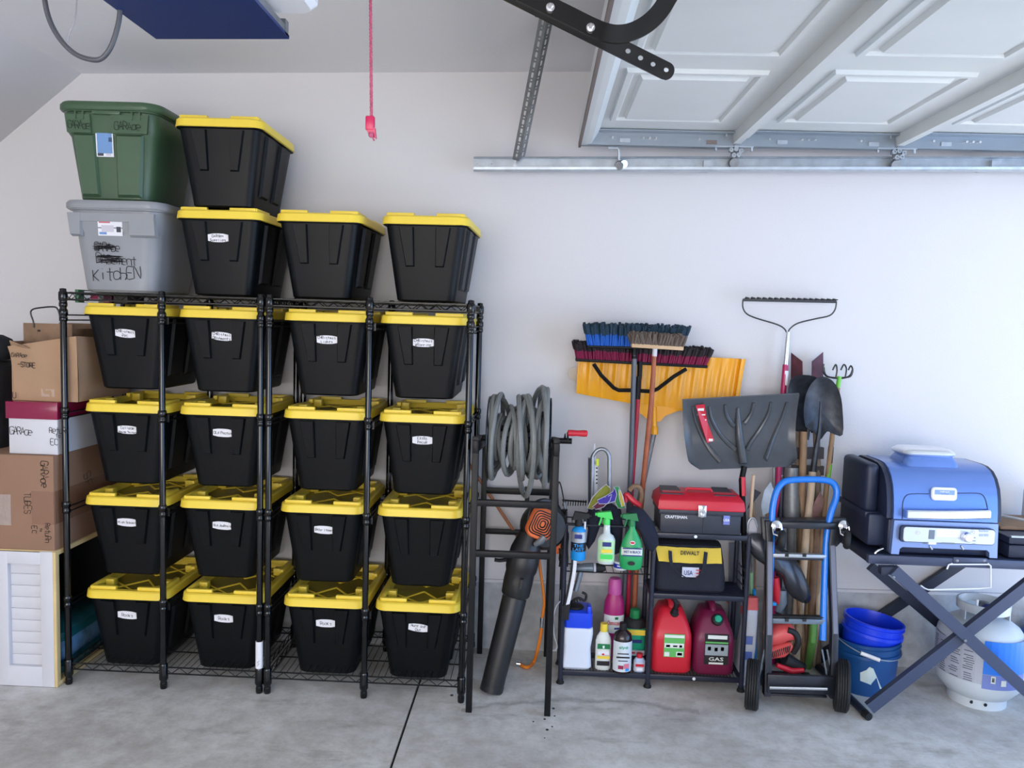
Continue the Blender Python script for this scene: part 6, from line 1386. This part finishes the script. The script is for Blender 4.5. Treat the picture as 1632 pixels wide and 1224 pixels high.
for px, wx in ((1237, 1246), (1344, 1350)):
    c = Hh(px, 838, -.03)
    b = B(); b.lathe([(.018, 0), (.022, .004), (.022, .008), (.014, .012), (.008, .014), (.008, .02)], c, (0, -1, .2), 20); b.build('swivel_plate', mChrome, ht)
    b = B(); b.tube([c+Vector((-.018, -.012, 0)), c+Vector((-.014, -.016, -.03)), Hh(wx, 856, -.05)], .004, 8); b.tube([c+Vector((.018, -.012, 0)), c+Vector((.020, -.016, -.02)), Hh(wx+4, 856, -.05)], .004, 8); b.build('caster_fork', mChrome, ht)
    b = B(); b.lathe([(.012, -.012), (.030, -.014), (.037, -.008), (.039, 0), (.037, .008), (.030, .014), (.012, .012)], Hh(wx, 860, -.055), (.93, -.35, 0), 24); b.build('caster_wheel', mRubber, ht)
for k, px in enumerate((1201, 1344)):
    c = Zp(px, 1136 if k == 0 else 1139); rw = (Yp(px, 1056, c.y+.02).z)/2; c.z = rw+.002; c.y += .035
    axd = (.96, -.28, .0) if k == 0 else (.96, -.30, 0)
    b = B(); pr_ = [(rw*.55, -.026), (rw*.9, -.027), (rw*.97, -.022)]
    for q in range(5): z_ = -.018+.009*q; pr_ += [(rw, z_-.003), (rw, z_+.002), (rw*.975, z_+.0035)]
    pr_ += [(rw*.97, .022), (rw*.9, .027), (rw*.55, .026)]
    b.lathe(pr_, c, axd, 40); w = b.build('wheel', mRubber, ht, ang=25)
    b = B(); b.lathe([(rw*.57, -.018), (rw*.3, -.010), (rw*.2, -.026), (.008, -.028)], c, axd, 24); b.lathe([(rw*.57, .018), (rw*.3, .010), (rw*.2, .026), (.008, .028)], c, axd, 24); b.build('hub', mHT, w)
b = B(); p0, p1 = Yp(1226, 1096, 3.06), Yp(1318, 1098, 3.06); b.cyl(p0, p1, .0065, n=12); b.build('axle', mChrome, ht)
b = B(); b.bar(Yp(1222, 1088, 3.085), Yp(1328, 1092, 3.085), .02, .075, bev=.003); b.build('lower_plate', mHT, ht)
b = B(); pz = Yp(1270, 1076, 3.1).z; b.box((1.085, 3.21, .055), (.24, .22, .008), None, .002); b.build('toe_plate', mHT, ht)
for px, d_ in ((1314, 1), (1322, 1), (1214, -1)):
    b = B(); b.bar(Hh(px-4*d_, 1035), Hh(px+4*d_, 1078), .006, .006, (0, 1, 0)); b.build('brace_rod', mSlate, ht)

# ================================================================== BUCKETS
def bucket(label, c, tilt, r0, r1, h, m, bandm=None, zb=0):
    t = thing('bucket', label, 'bucket', c); M = Matrix.Translation(Vector(c)) @ Euler((R(tilt[0]), R(tilt[1]), 0)).to_matrix().to_4x4()
    b = B(); b.lathe([(.001, .004), (r0-.004, .004), (r0, 0), (r0+(r1-r0)*.72, h*.72), (r0+(r1-r0)*.72+.010, h*.73), (r0+(r1-r0)*.80+.008, h*.79), (r0+(r1-r0)*.8, h*.80), (r1-.002, h*.9), (r1+.006, h*.91), (r1+.006, h*.93), (r1, h*.935), (r1, h*.985), (r1+.006, h*.99), (r1+.004, h), (r1-.003, h), (r1-.006, h*.9), (r0-.003, .012), (.001, .010)], n=44, caps=(False, False))
    b.xf(M); b.build('pail', m, t); return t, M
mBk = mat('bucket_blue_dark', L(24, 78, 138), .35); mBk2 = mat('bucket_blue_bright', L(24, 66, 232), .32)
bc = Zp(1394, 1112); bc = Vector((bc.x, bc.y+.125, 0))
rr1 = (Yp(1448, 1030, bc.y).x-Yp(1343, 1020, bc.y).x)/2-.006
hb_ = Yp(1394, 1030, bc.y-.12).z
t, M = bucket('larger darker blue bucket with torn white sticker, standing on the floor by the hand truck', bc, (0, 0), .125, rr1, hb_, mBk)
b = B(); hp_ = []
for k in range(13):
    a = PI*k/12; hp_.append(Vector((bc.x-math.cos(a)*(rr1+.008), bc.y-math.sin(a)*(rr1+.012), hb_*.93-.030*math.sin(a)+.045*math.cos(a)*.6+.0)))
b.tube(smoothpts(hp_, 3), .0022, 6); b.build('wire_handle', mSteel, t)
b = B(); b.cyl(hp_[4], hp_[6]+Vector((.0, 0, -.002)), .0085, n=12); b.build('handle_grip', mWhite, t)
P_ = [(1371, 1072), (1371, 1085), (1384, 1090), (1406, 1099), (1392, 1066), (1386, 1063), (1381, 1068)]
def onb(px, py, off=.002):
    d = _ray(px, py); o_ = Vector((0, 0, CAMH))
    t_ = 3.0
    for _ in range(60):
        p = o_+d*t_; r_ = math.hypot(p.x-bc.x, p.y-bc.y); rad = .125+(rr1-.125)*p.z/hb_+off
        t_ += (r_-rad)*.6
    return o_+d*t_
P3 = [onb(a, c) for a, c in P_]; b = B(); b.loft([P3, [p+Vector((0, .0015, 0)) for p in P3]]); b.build('torn_sticker', mat('pale_green_white', L(206, 220, 214), .6), t, smooth=False)
ic = Yp(1396, 1022, bc.y-.03)
t2_, M2 = bucket('bright royal blue bucket tilted inside the darker blue bucket', (bc.x+.006, bc.y, hb_-.135), (0, 7), .105, (Yp(1440, 1000, bc.y).x-Yp(1348, 990, bc.y).x)/2-.006, Yp(1394, 985, bc.y).z-hb_+.135, mBk2)

# ================================================================== GRILL, TABLE, TANK
GY0 = 3.07
gz = Yp(1500, 889, GY0).z; gzb = Yp(1500, 903, GY0).z
ta = thing('folding_cart', 'dark grey metal grill stand with crossed legs and long front rail', 'grill stand', (1.8, 3.25, 0))
mCart = mat('cart_slate', L(66, 74, 98), .4, metal=.15); mCartD = mat('cart_dark', L(34, 40, 60), .45)
gxl = Yp(1384, 895, GY0).x; gxr = gxl+1.02
b = B(); b.box(((gxl+gxr)/2, GY0+.012, (gz+gzb)/2), (gxr-gxl, .024, gz-gzb), None, .003); b.build('front_rail', mCart, ta)
gyb = 3.545
b = B(); b.box(((gxl+gxr)/2, (GY0+.02+gyb)/2, gz-.010), (gxr-gxl, gyb-GY0-.02, .018), None, .003); b.build('table_top', mCartD, ta)
b = B(); b.box((gxl+.012, (GY0+gyb)/2, (gz+gzb)/2-.001), (.022, gyb-GY0-.03, gz-gzb-.004), None, .003); b.build('side_rail', mCartD, ta)
def leg(p0, p1, m=mCart, w=.030, d=.022):
    b = B(); b.bar(p0, p1, d, w, (0, 0, 1) if False else (0, 1, 0)); return b
lf = Zp(1381, 1138, .02); yl = lf.y
L1a, L1b = Yp(1424, 908, yl-.014), Yp(1632, 1098, yl-.014)
dirn = (L1b-L1a).normalized(); L1b = L1a+dirn*((L1a.z-.02)/-dirn.z)
b = B(); b.bar(L1a, L1b, .044, .026, (0, -1, 0)); b.build('leg', mCart, ta)
dr2 = (Yp(1632, 935, yl+.012)-Yp(1385, 1128, yl+.012)).normalized(); s0 = Yp(1385, 1128, yl+.012); e0 = s0+dr2*((gzb-.005-s0.z)/dr2.z)
b = B(); b.bar(s0, e0, .044, .026, (0, -1, 0)); b.build('leg', mCart, ta)
k0 = Yp(1345, 893, 3.46); k0.z = gzb; 
b = B(); q0, q1 = Yp(1387, 902, 3.44), Yp(1452, 957, 3.44); dd = (q1-q0).normalized(); b.bar(q0, q0+dd*((q0.z-.02)/-dd.z), .040, .024, (0, -1, 0)); b.build('leg', mCartD, ta)
q0, q1 = Yp(1400, 985, 3.53), Yp(1520, 905, 3.53); dd = (q1-q0).normalized(); bs_ = q0-dd*((q0.z-.02)/dd.z)
b = B(); b.bar(bs_, q0+dd*((gzb-.01-q0.z)/dd.z), .044, .024, (0, -1, 0)); b.build('leg', mCartD, ta)
b = B(); b.cyl((lf.x, yl+.01, .018), (lf.x-.04, 3.47, .018), .016, n=12); b.build('foot_tube', mCartD, ta)
b = B(); b.cyl((lf.x+.004, yl-.016, .016), (lf.x-.004, yl+.012, .018), .016, n=14); b.build('foot_cap', mRubber, ta)
b = B(); b.bar(Yp(1402, 908, yl), Yp(1428, 908, yl), .03, .03); b.build('pivot_bracket', mCartD, ta)
for px, py in ((1424, 920), (1538, 1021), (1525, 893.5), (1568, 893.5)):
    b = B(); yy = GY0-.001 if py < 900 else yl-.028; b.lathe([(.006, 0), (.006, .003), (.003, .004)], Yp(px, py, yy), (0, -1, 0), 10); b.build('bolt', mSteelD, ta)
b = B(); b.box(Yp(1546, 893.5, GY0-.002), (.13, .004, gz-gzb-.012), None, .001); b.build('bracket_plate', mCart, ta)
cw = thing('wire_holder', 'white wire hanger hooked under the front rail of the grill stand', 'wire holder', Yp(1546, 915, GY0))
b = B(); b.tube(PP([(1509, 907), (1512, 900), (1518, 898)], GY0-.008), .0032, 8); b.tube(PP([(1574, 898), (1579, 902), (1579, 936), (1560, 938), (1480, 940), (1474, 938), (1467, 933)], GY0-.008), .0032, 8); b.tube([Yp(1514, 899.5, GY0-.008), Yp(1576, 899.5, GY0-.008)], .003, 8); b.build('wire', mWhite, cw)
# grill: dark grey, with its blue sky reflection painted into lid and front
gr = thing('electric_grill', 'blue lidded outdoor grill with chrome handle, vent cap and control panel, on the folding stand', 'grill', Yp(1510, 885, 3.25))
mLid = mat('lid_sky_reflection', L(98, 132, 200), .3, metal=.35, coat=.3); mGB = mat('grill_black', L(34, 42, 66), .45); mPan = mat('panel_silver', L(206, 214, 234), .35, metal=.3); mFace = mat('front_sky_tint', L(132, 154, 204), .35, metal=.3)
GF = 3.085
xA, xB_ = Yp(1424, 829, GF).x, Yp(1590, 829, GF).x; zS = Yp(1500, 830, GF).z
zT = Yp(1500, 738, GF+.13).z; hL = zT-zS
prof = [(0, 0), (.002, hL*.18), (.010, hL*.42), (.022, hL*.62), (.045, hL*.80), (.075, hL*.92), (.115, hL*.985), (.16, hL), (.29, hL*.99), (.335, hL*.90), (.36, hL*.55), (.365, 0)]
def lidring(x, ins=0): return [(x, GF+d+(ins if d < .18 else -ins), zS+h-(ins if h > .01 else 0)) for d, h in prof]
tap = .010
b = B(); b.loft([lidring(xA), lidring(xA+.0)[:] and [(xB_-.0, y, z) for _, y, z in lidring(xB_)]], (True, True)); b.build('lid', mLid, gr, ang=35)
# black end caps that stand slightly outside the lid
sxk = Yp(1372, 760, 3.42).x
for x0, x1 in ((xA-.022, xA-.001), (xB_+.001, xB_+.020)):
    b = B(); pr2 = [(d+.012, h*.985) for d, h in prof]; b.loft([[(x, GF+d, zS+h) for d, h in pr2] for x in (x0, x1)]); b.build('end_cap', mGB, gr, ang=35)
b = B(); b.box((xA-.050, GF+.22, zS+.10), (.055, .26, .20), None, .02, 3); b.box((xA-.040, GF+.20, zS-.06), (.07, .30, .13), None, .012); b.box((xA-.045, GF+.22, zS-.004), (.07, .29, .025), None, .006); b.build('pellet_hopper', mGB, gr)
zB0 = gz+.002; zl_ = Yp(1500, 885, GF).z
b = B(); b.box(((xA+xB_)/2, GF+.19, (zS+zB0)/2-.002), (xB_-xA+.02, .34, zS-zB0-.006), None, .008); b.build('grill_base', mGB, gr)
# front face with arched cut-out
zf0, zf1 = zB0+.002, zS-.004; xa_, xb_ = xA-.002, xB_+.008
zc_ = zf0+.030
out = [(xa_, zf0), (xa_+.030, zf0), (xa_+.032, zc_-.008), (xa_+.042, zc_), (xb_-.042, zc_), (xb_-.032, zc_-.008), (xb_-.030, zf0), (xb_, zf0), (xb_-.006, zf1), (xa_+.004, zf1)]
b = B(); b.prism(out, GF-.004, GF+.02); b.build('front_face', mFace, gr, smooth=False)
# control panel
A_, C_2 = Yp(1436, 838, GF-.02), Yp(1584, 869, GF-.02); pw, ph_ = C_2.x-A_.x, A_.z-C_2.z; pc = Vector(((A_.x+C_2.x)/2, GF-.018, (A_.z+C_2.z)/2))
b = B(); b.rrect([(pw, ph_, 0), (pw+.002, ph_+.002, .010), (pw, ph_, .014)], .012, 4); b.xf(Matrix.Translation(pc+Vector((0, .010, 0))) @ Euler((PI/2, 0, 0)).to_matrix().to_4x4()); cp_ = b.build('control_panel', mGB, gr)
b = B(); b.rrect([(pw-.010, ph_-.004, 0), (pw-.012, ph_-.006, .004)], .011, 4); b.xf(Matrix.Translation(pc+Vector((.004, -.003, 0))) @ Euler((PI/2, 0, 0)).to_matrix().to_4x4()); b.build('panel_face', mPan, cp_)
def onp(px, py, off=0): p = Yp(px, py, GF-.026-off); return p
patch(onp(1511, 850), .090, .030, cp_, mat('screen_white', L(240, 246, 255), .2), 'display'); patch(onp(1485, 852), .022, .036, cp_, mSlate, 'dial_scale')
patch(onp(1486, 866), .030, .009, cp_, mWhite, 'button'); patch(onp(1474, 866), .016, .005, cp_, mSlate, 'print_block'); patch(onp(1511, 866), .050, .006, cp_, mSlate, 'print_block')
for k in range(4): patch(onp(1568+((k % 2)*8-4), 846+(k//2)*7), .016, .010, cp_, mat('pale_print', L(170, 182, 208), .4), 'print_block')
for k in range(3): patch(onp(1552, 857+5*k), .014, .003, cp_, mSlate, 'print_line')
for px, py in ((1463, 849), (1551, 848)):
    b = B(); b.tube([onp(px, py)+Vector((math.cos(PI*k/8)*.0085, 0, math.sin(PI*k/8)*.0085)) for k in range(16)], .0013, 5, closed=True); b.lathe([(.004, 0), (.004, .002), (.002, .003)], onp(px, py), (0, -1, 0), 12); b.build('button', mWhite, cp_)
b = B(); b.lathe([(.021, 0), (.021, .006), (.018, .024), (.015, .026)], onp(1539, 855)+Vector((0, .002, 0)), (0, -1, 0), 28); b.build('knob', mChrome, cp_)
b = B(); b.lathe([(.016, .0255), (.014, .029)], onp(1539, 855)+Vector((0, .002, 0)), (0, -1, 0), 28); b.build('knob_face', mWhite, cp_)
for px in (1484, 1534): b = B(); b.tube([Yp(px-2, 870, GF-.006), Yp(px+2, 876, GF-.012)], .0035, 8); b.build('peg', mSteel, gr)
# raised lid field outline, chrome handle, badge, vent
def onlid(px, py, off=.0):
    d = _ray(px, py); o_ = Vector((0, 0, CAMH)); best = None
    for (d0, h0), (d1, h1) in zip(prof, prof[1:]):
        # intersect ray with profile segment plane
        y0, z0_, y1, z1_ = GF+d0, zS+h0, GF+d1, zS+h1; ny, nz = (z1_-z0_), -(y1-y0)
        den = d.y*ny+d.z*nz
        if abs(den) < 1e-9: continue
        t_ = ((y0-o_.y)*ny+(z0_-o_.z)*nz)/den; p = o_+d*t_
        s_ = ((p.y-y0)*(y1-y0)+(p.z-z0_)*(z1_-z0_))/((y1-y0)**2+(z1_-z0_)**2)
        if -1e-3 <= s_ <= 1.001 and t_ > 0 and (best is None or t_ < best[0]): best = (t_, p)
    p = best[1] if best else Yp(px, py, GF); return p+Vector((0, -off, 0))
b = B(); b.tube(smoothpts([onlid(a, c, .001) for a, c in ((1438, 827), (1438, 812), (1439, 800), (1443, 791), (1452, 787), (1480, 787))], 3), .0016, 6); b.build('embossed_line', mGB, gr); b = B(); b.tube(smoothpts([onlid(a, c, .001) for a, c in ((1524, 786), (1556, 786), (1566, 789), (1571, 798), (1574, 812), (1576, 827))], 3), .0016, 6); b.build('embossed_line', mFace if False else mGB, gr)
hA, hB2 = onlid(1440, 817, .030), onlid(1571, 817, .030)
b = B(); rings = []
for k in range(13):
    u = k/12; p = hA.lerp(hB2, u); p.y -= .010*math.sin(PI*u); rings.append([(p.x, p.y, p.z+.017), (p.x, p.y-.006, p.z+.012), (p.x, p.y-.006, p.z-.012), (p.x, p.y, p.z-.017), (p.x, p.y+.004, p.z)])
b.loft(rings); b.build('handle', mBrush, gr)
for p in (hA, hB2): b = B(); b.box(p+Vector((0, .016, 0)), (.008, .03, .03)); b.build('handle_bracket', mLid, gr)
bd = onlid(1503, 787, .006); b = B(); b.rrect([(.098, .050, 0), (.100, .052, .006), (.094, .046, .010)], .014, 4); b.xf(Matrix.Translation(bd+Vector((0, .004, 0))) @ Euler((PI/2-.12, 0, 0)).to_matrix().to_4x4()); bo = b.build('badge', mWhite, gr)
s2 = patch(bd+Vector((0, -.0065, .008)), .076, .018, bo, mat('badge_blue', L(130, 160, 220), .3), 'badge_field'); txt('NINJA', bd+Vector((0, -.0075, .010)), .036, .008, s2, mWhite, bold=.01); txt('WOODFIRE', bd+Vector((0, -.0075, .001)), .030, .003, s2, mSlate)
vx0, vx1 = Yp(1431, 740, 3.24).x, Yp(1518, 740, 3.24).x; vc = (vx0+vx1)/2
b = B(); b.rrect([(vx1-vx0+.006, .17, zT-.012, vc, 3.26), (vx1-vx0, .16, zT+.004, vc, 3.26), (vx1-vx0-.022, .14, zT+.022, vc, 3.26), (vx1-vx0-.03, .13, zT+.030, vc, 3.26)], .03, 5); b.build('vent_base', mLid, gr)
b = B(); b.rrect([(vx1-vx0-.016, .14, zT+.030, vc-.004, 3.26), (vx1-vx0-.004, .155, zT+.037, vc-.004, 3.26), (vx1-vx0-.008, .15, zT+.044, vc-.004, 3.26), (vx1-vx0-.034, .12, zT+.056, vc-.004, 3.26), (vx1-vx0-.05, .10, zT+.058, vc-.004, 3.26)], .035, 6); b.build('vent_cap', mBrush, gr)
b = B(); b.box((xB_+.026, GF+.14, zS+.085), (.016, .05, .028), None, .004); b.build('side_latch', mGB, gr)
b = B(); p_ = Yp(1600, 790, 3.25)
# side shelf, hopper and tools on the right part of the stand
t = thing('side_shelf_tray', 'dark metal tray on the stand, right of the grill', 'tray', Yp(1620, 860, 3.2))
x0 = xB_+.045; b = B(); b.box((x0+.16, 3.27, gz+.030), (.30, .36, .055), None, .01); b.box((x0+.16, 3.27, gz+.075), (.31, .37, .03), None, .008); b.build('tray_body', mCartD, t)
b = B(); b.box((x0+.16, 3.085, gz+.092), (.30, .012, .006)); b.build('tray_edge', mSteel, t)
t = thing('cutting_board', 'brown board with a steel tool lying on the dark tray, right of the grill', 'board', Yp(1620, 825, 3.3))
b = B(); b.box((x0+.16, 3.30, gz+.099), (.26, .22, .014), None, .004); b.build('board', mWoodBrown, t)
t = thing('grill_spatula', 'long steel grill tool lying across the brown board', 'grill tool', Yp(1620, 820, 3.3))
b = B(); b.tube([Vector((x0+.02, 3.38, gz+.125)), Vector((x0+.22, 3.20, gz+.118))], .006, 8); b.tube([Vector((x0+.02, 3.38, gz+.112)), Vector((x0+.02, 3.38, gz+.125))], .004, 8); b.build('rod', mSteel, t)
t = thing('white_case', 'small pale grey case standing right of the grill at the photo edge', 'case', Yp(1632, 800, 3.4))
b = B(); p_ = Yp(1640, 805, 3.42); b.box((p_.x+.05, 3.42, p_.z), (.13, .06, .14), None, .01); b.build('case_body', mLav, t)
b = B(); b.box((p_.x+.05, 3.42, (p_.z+gz)/2-.04), (.10, .04, p_.z-gz-.06)); b.build('case_foot', mLav, t)
t = thing('grill_scraper', 'curved silver hook tool lying on the left front corner of the stand', 'hook tool', Yp(1408, 885, 3.1))
b = B(); b.tube(smoothpts([Yp(1408, 874, 3.10), Yp(1399, 878, 3.10), Yp(1394, 883, 3.10), Yp(1400, 885.5, 3.10), Yp(1424, 886.5, 3.10)], 4), [.003]+[.005]*14+[.006]*2, 8); b.build('hook', mChrome, t)
# propane tank
tc_ = Zp(1560, 1134); tcy = tc_.y+.115; tr = (Yp(1625, 1050, tcy).x-Yp(1496, 1050, tcy).x)/2; tx = (Yp(1625, 1050, tcy).x+Yp(1496, 1050, tcy).x)/2
pt_ = thing('propane_tank', 'white propane tank with blue band and paper instruction label, under the grill stand', 'propane tank', (tx, tcy, 0))
zt0 = Yp(1560, 1000, tcy-.1).z
mTk = mat('tank_white', L(208, 216, 222), .35)
k_ = tr/.155; hS = .30*k_
b = B(); b.lathe([(.001, .018), (.06*k_, .020), (.115*k_, .045), (.145*k_, .085), (.155*k_, .12), (.155*k_, .245*k_), (.150*k_, .275*k_), (.130*k_, .305*k_), (.09*k_, .332*k_), (.03, .342*k_)], (tx, tcy, 0), n=48); b.build('tank_body', mTk, pt_)
b = B(); b.lathe([(.098*k_, 0), (.102*k_, 0), (.102*k_, .055), (.098*k_, .055)], (tx, tcy, 0), n=36, caps=(False, False)); b.build('foot_ring', mTk, pt_)
for a in (-38, -12): 
    b = B(); b.lathe([(.007, 0), (.007, .002)], (tx+math.sin(R(a))*.102*k_, tcy-math.cos(R(a))*.102*k_-.001, .026), (0, -1, 0), 12); b.build('drain_hole', mInk, pt_)
mLbl = mat('tank_label', L(186, 190, 202), .5, noise=.05, nscale=30)
s1 = wraplabel(pt_, tx, tcy, .13, .262*k_, tr*2, 1, mLbl, -112, -25, (), 'instruction_label', 1.004)
rn_ = random.Random(9)
for r_ in range(15):
    zz = .136+.0082*r_*k_*1.05
    for c_ in range(4):
        a = -106+19*c_+rn_.uniform(-1, 1); x_ = tx+tr*1.008*math.sin(R(a+7)); y_ = tcy-tr*1.008*math.cos(R(a+7))
        if rn_.random() < .82: patch((x_, y_, zz), .042*rn_.uniform(.6, 1), .0024, s1, mDk, 'text_line', Matrix.Rotation(R(a+7), 3, 'Z'))
s3 = wraplabel(pt_, tx, tcy, .175, .290*k_, tr*2, 1, mat('tank_blue', L(46, 126, 232), .35), -24.5, 60, (), 'blue_label', 1.003)
s4 = wraplabel(pt_, tx, tcy, .115, .174, tr*2, 1, mat('tank_lilac', L(120, 136, 200), .4), -24.5, 40, [('b', -.10, .2, .05, .5, mGW), ('b', -.10, .2, .03, .3, mInk), ('b', .02, .0, .06, .4, mGW)], 'lower_label', 1.003)
cz = .325*k_; ct = Yp(1560, 957, tcy).z
b = B()
for a0, a1 in ((200, 340), (20, 160)):
    ring = [(math.cos(R(a)), math.sin(R(a))) for a in range(a0, a1+1, 10)]
for sgn in (-1, 1): b.bar((tx+sgn*.085*k_, tcy-.02, cz-.03), (tx+sgn*.085*k_, tcy-.02, ct-.01), .035, .004, (1, 0, 0))
b.build('collar_post', mTk, pt_)
b = B(); rg = [[(tx+.092*k_*math.cos(R(a))*s_, tcy+.092*k_*math.sin(R(a))*s_, z_) for a in range(0, 361, 12)][:-1] for s_, z_ in ((1, ct-.035), (1.02, ct-.006), (1.0, ct), (.93, ct), (.95, ct-.03))]
b.loft(rg, (False, False)); b.build('collar_ring', mTk, pt_)
b = B(); b.lathe([(.018, 0), (.022, .02), (.016, .05), (.02, .055), (.02, .07)], (tx, tcy, cz+.0), n=16); b.lathe([(.02, 0), (.024, .01), (.02, .03)], (tx-.01, tcy-.02, cz+.055), (0, -1, 0), 14); b.build('valve', mSteelD, pt_)
b = B(); b.lathe([(.026, 0), (.028, .012), (.022, .018)], (tx-.012, tcy-.05, cz+.055), (0, -1, .1), 10); b.build('valve_knob', mNav, pt_)
b = B(); b.tube([(tx-.06, tcy-.06, cz+.02), (tx-.06, tcy-.06, cz+.10)], .005, 8); b.build('valve_rod', mWhite, pt_)
# blue jug at the right photo edge
t = thing('water_jug', 'blue jug standing at the right edge behind the propane tank', 'jug', Zp(1640, 1045))
p_ = Yp(1646, 1030, 3.46); b = B(); b.lathe([(.001, .002), (.10, .002), (.11, .02), (.11, .20), (.10, .24), (.06, .29), (.035, .30), (.035, .33)], (p_.x+.045, 3.43, 0), n=28); b.build('jug_body', mat('jug_blue', L(38, 92, 170), .3), t)
b = B(); b.lathe([(.04, .325), (.04, .355), (.03, .36)], (p_.x+.045, 3.43, 0), n=20); b.build('jug_cap', mNav, t)

# ================================================================== SMALL THINGS ON THE TOP-LEFT TOTE
lidz = rowz[0]+.045
def smallbox(label, px0, px1, y0, y1, h, m, name='small_box', band=None, items=()):
    x0, x1 = Yp(px0, 480, y0).x, Yp(px1, 480, y0).x
    t = thing(name, label, 'box', ((x0+x1)/2, (y0+y1)/2, lidz)); b = B(); b.box(((x0+x1)/2, (y0+y1)/2, lidz+h/2+.0005), (x1-x0, y1-y0, h), None, .002); b.build('box_body', m, t)
    for (fx, fz, w, hh, mm) in items: patch((x0+(x1-x0)*fx, y0-.0006, lidz+h*fz), w, hh, t, mm, 'print_block')
    return t
smallbox('small white box with dark red print on the top left tote lid', 134, 157, 3.20, 3.36, .048, mWhitePaint, items=((.72, .5, .032, .016, mMaroon), (.18, .5, .012, .022, mLav)))
smallbox('dark grey small box on the same lid, right of the maroon one', 181, 203, 3.22, 3.36, .036, mat('box_grey', L(74, 72, 74), .6))
smallbox('small maroon and black box between the white and grey boxes', 160, 178, 3.24, 3.36, .034, mat('box_maroon', L(84, 30, 52), .6), items=((.5, .25, .026, .006, mPink),))
t = thing('gift_bag', 'narrow green object standing at the left end of the lid', 'box', (Yp(131, 480, 3.3).x, 3.3, lidz)); b = B(); p_ = Yp(131, 480, 3.3); b.box((p_.x+.006, 3.30, lidz+.028), (.016, .1, .055), None, .002); b.build('box_body', mat('gift_green', L(66, 116, 84), .5), t)

# oil drips on the slab
FLOOR = [o for o in COL.objects if o.name == 'floor'][0]
mOil = mat('oil_stain', L(42, 40, 40), .5)
for px, py, r in ((882, 1129, .006), (868, 1146, .005), (884, 1141, .004), (850, 1150, .004), (872, 1163, .006), (880, 1158, .004), (868, 1176, .003), (720, 1108, .007)):
    p = Zp(px, py); B().lathe([(.001, .0005), (r*.8, .0006), (r, 0)], (p.x, p.y, 0), n=10, sc=(1, 1.3)).build('oil_spot', mOil, FLOOR)

# shared groups for repeats
GR = {'storage_tote': 'storage totes', 'spray_bottle': 'spray bottles on the shelf rail', 'gas_can': 'gas cans', 'push_broom': 'push brooms', 'snow_shovel': 'snow shovels', 'digging_shovel': 'round-point shovels', 'wooden_pole': 'wooden handles behind the hand truck', 'small_box': 'small boxes on the tote lid', 'garden_stake': 'thin sticks by the shelf', 'work_glove': 'navy gloves', 'bucket': 'blue buckets', 'tote_rack': 'wire tote racks'}
for o in COL.objects:
    k = o.name.split('.')[0]
    if o.parent is None and k in GR and 'group' not in o: o['group'] = GR[k]
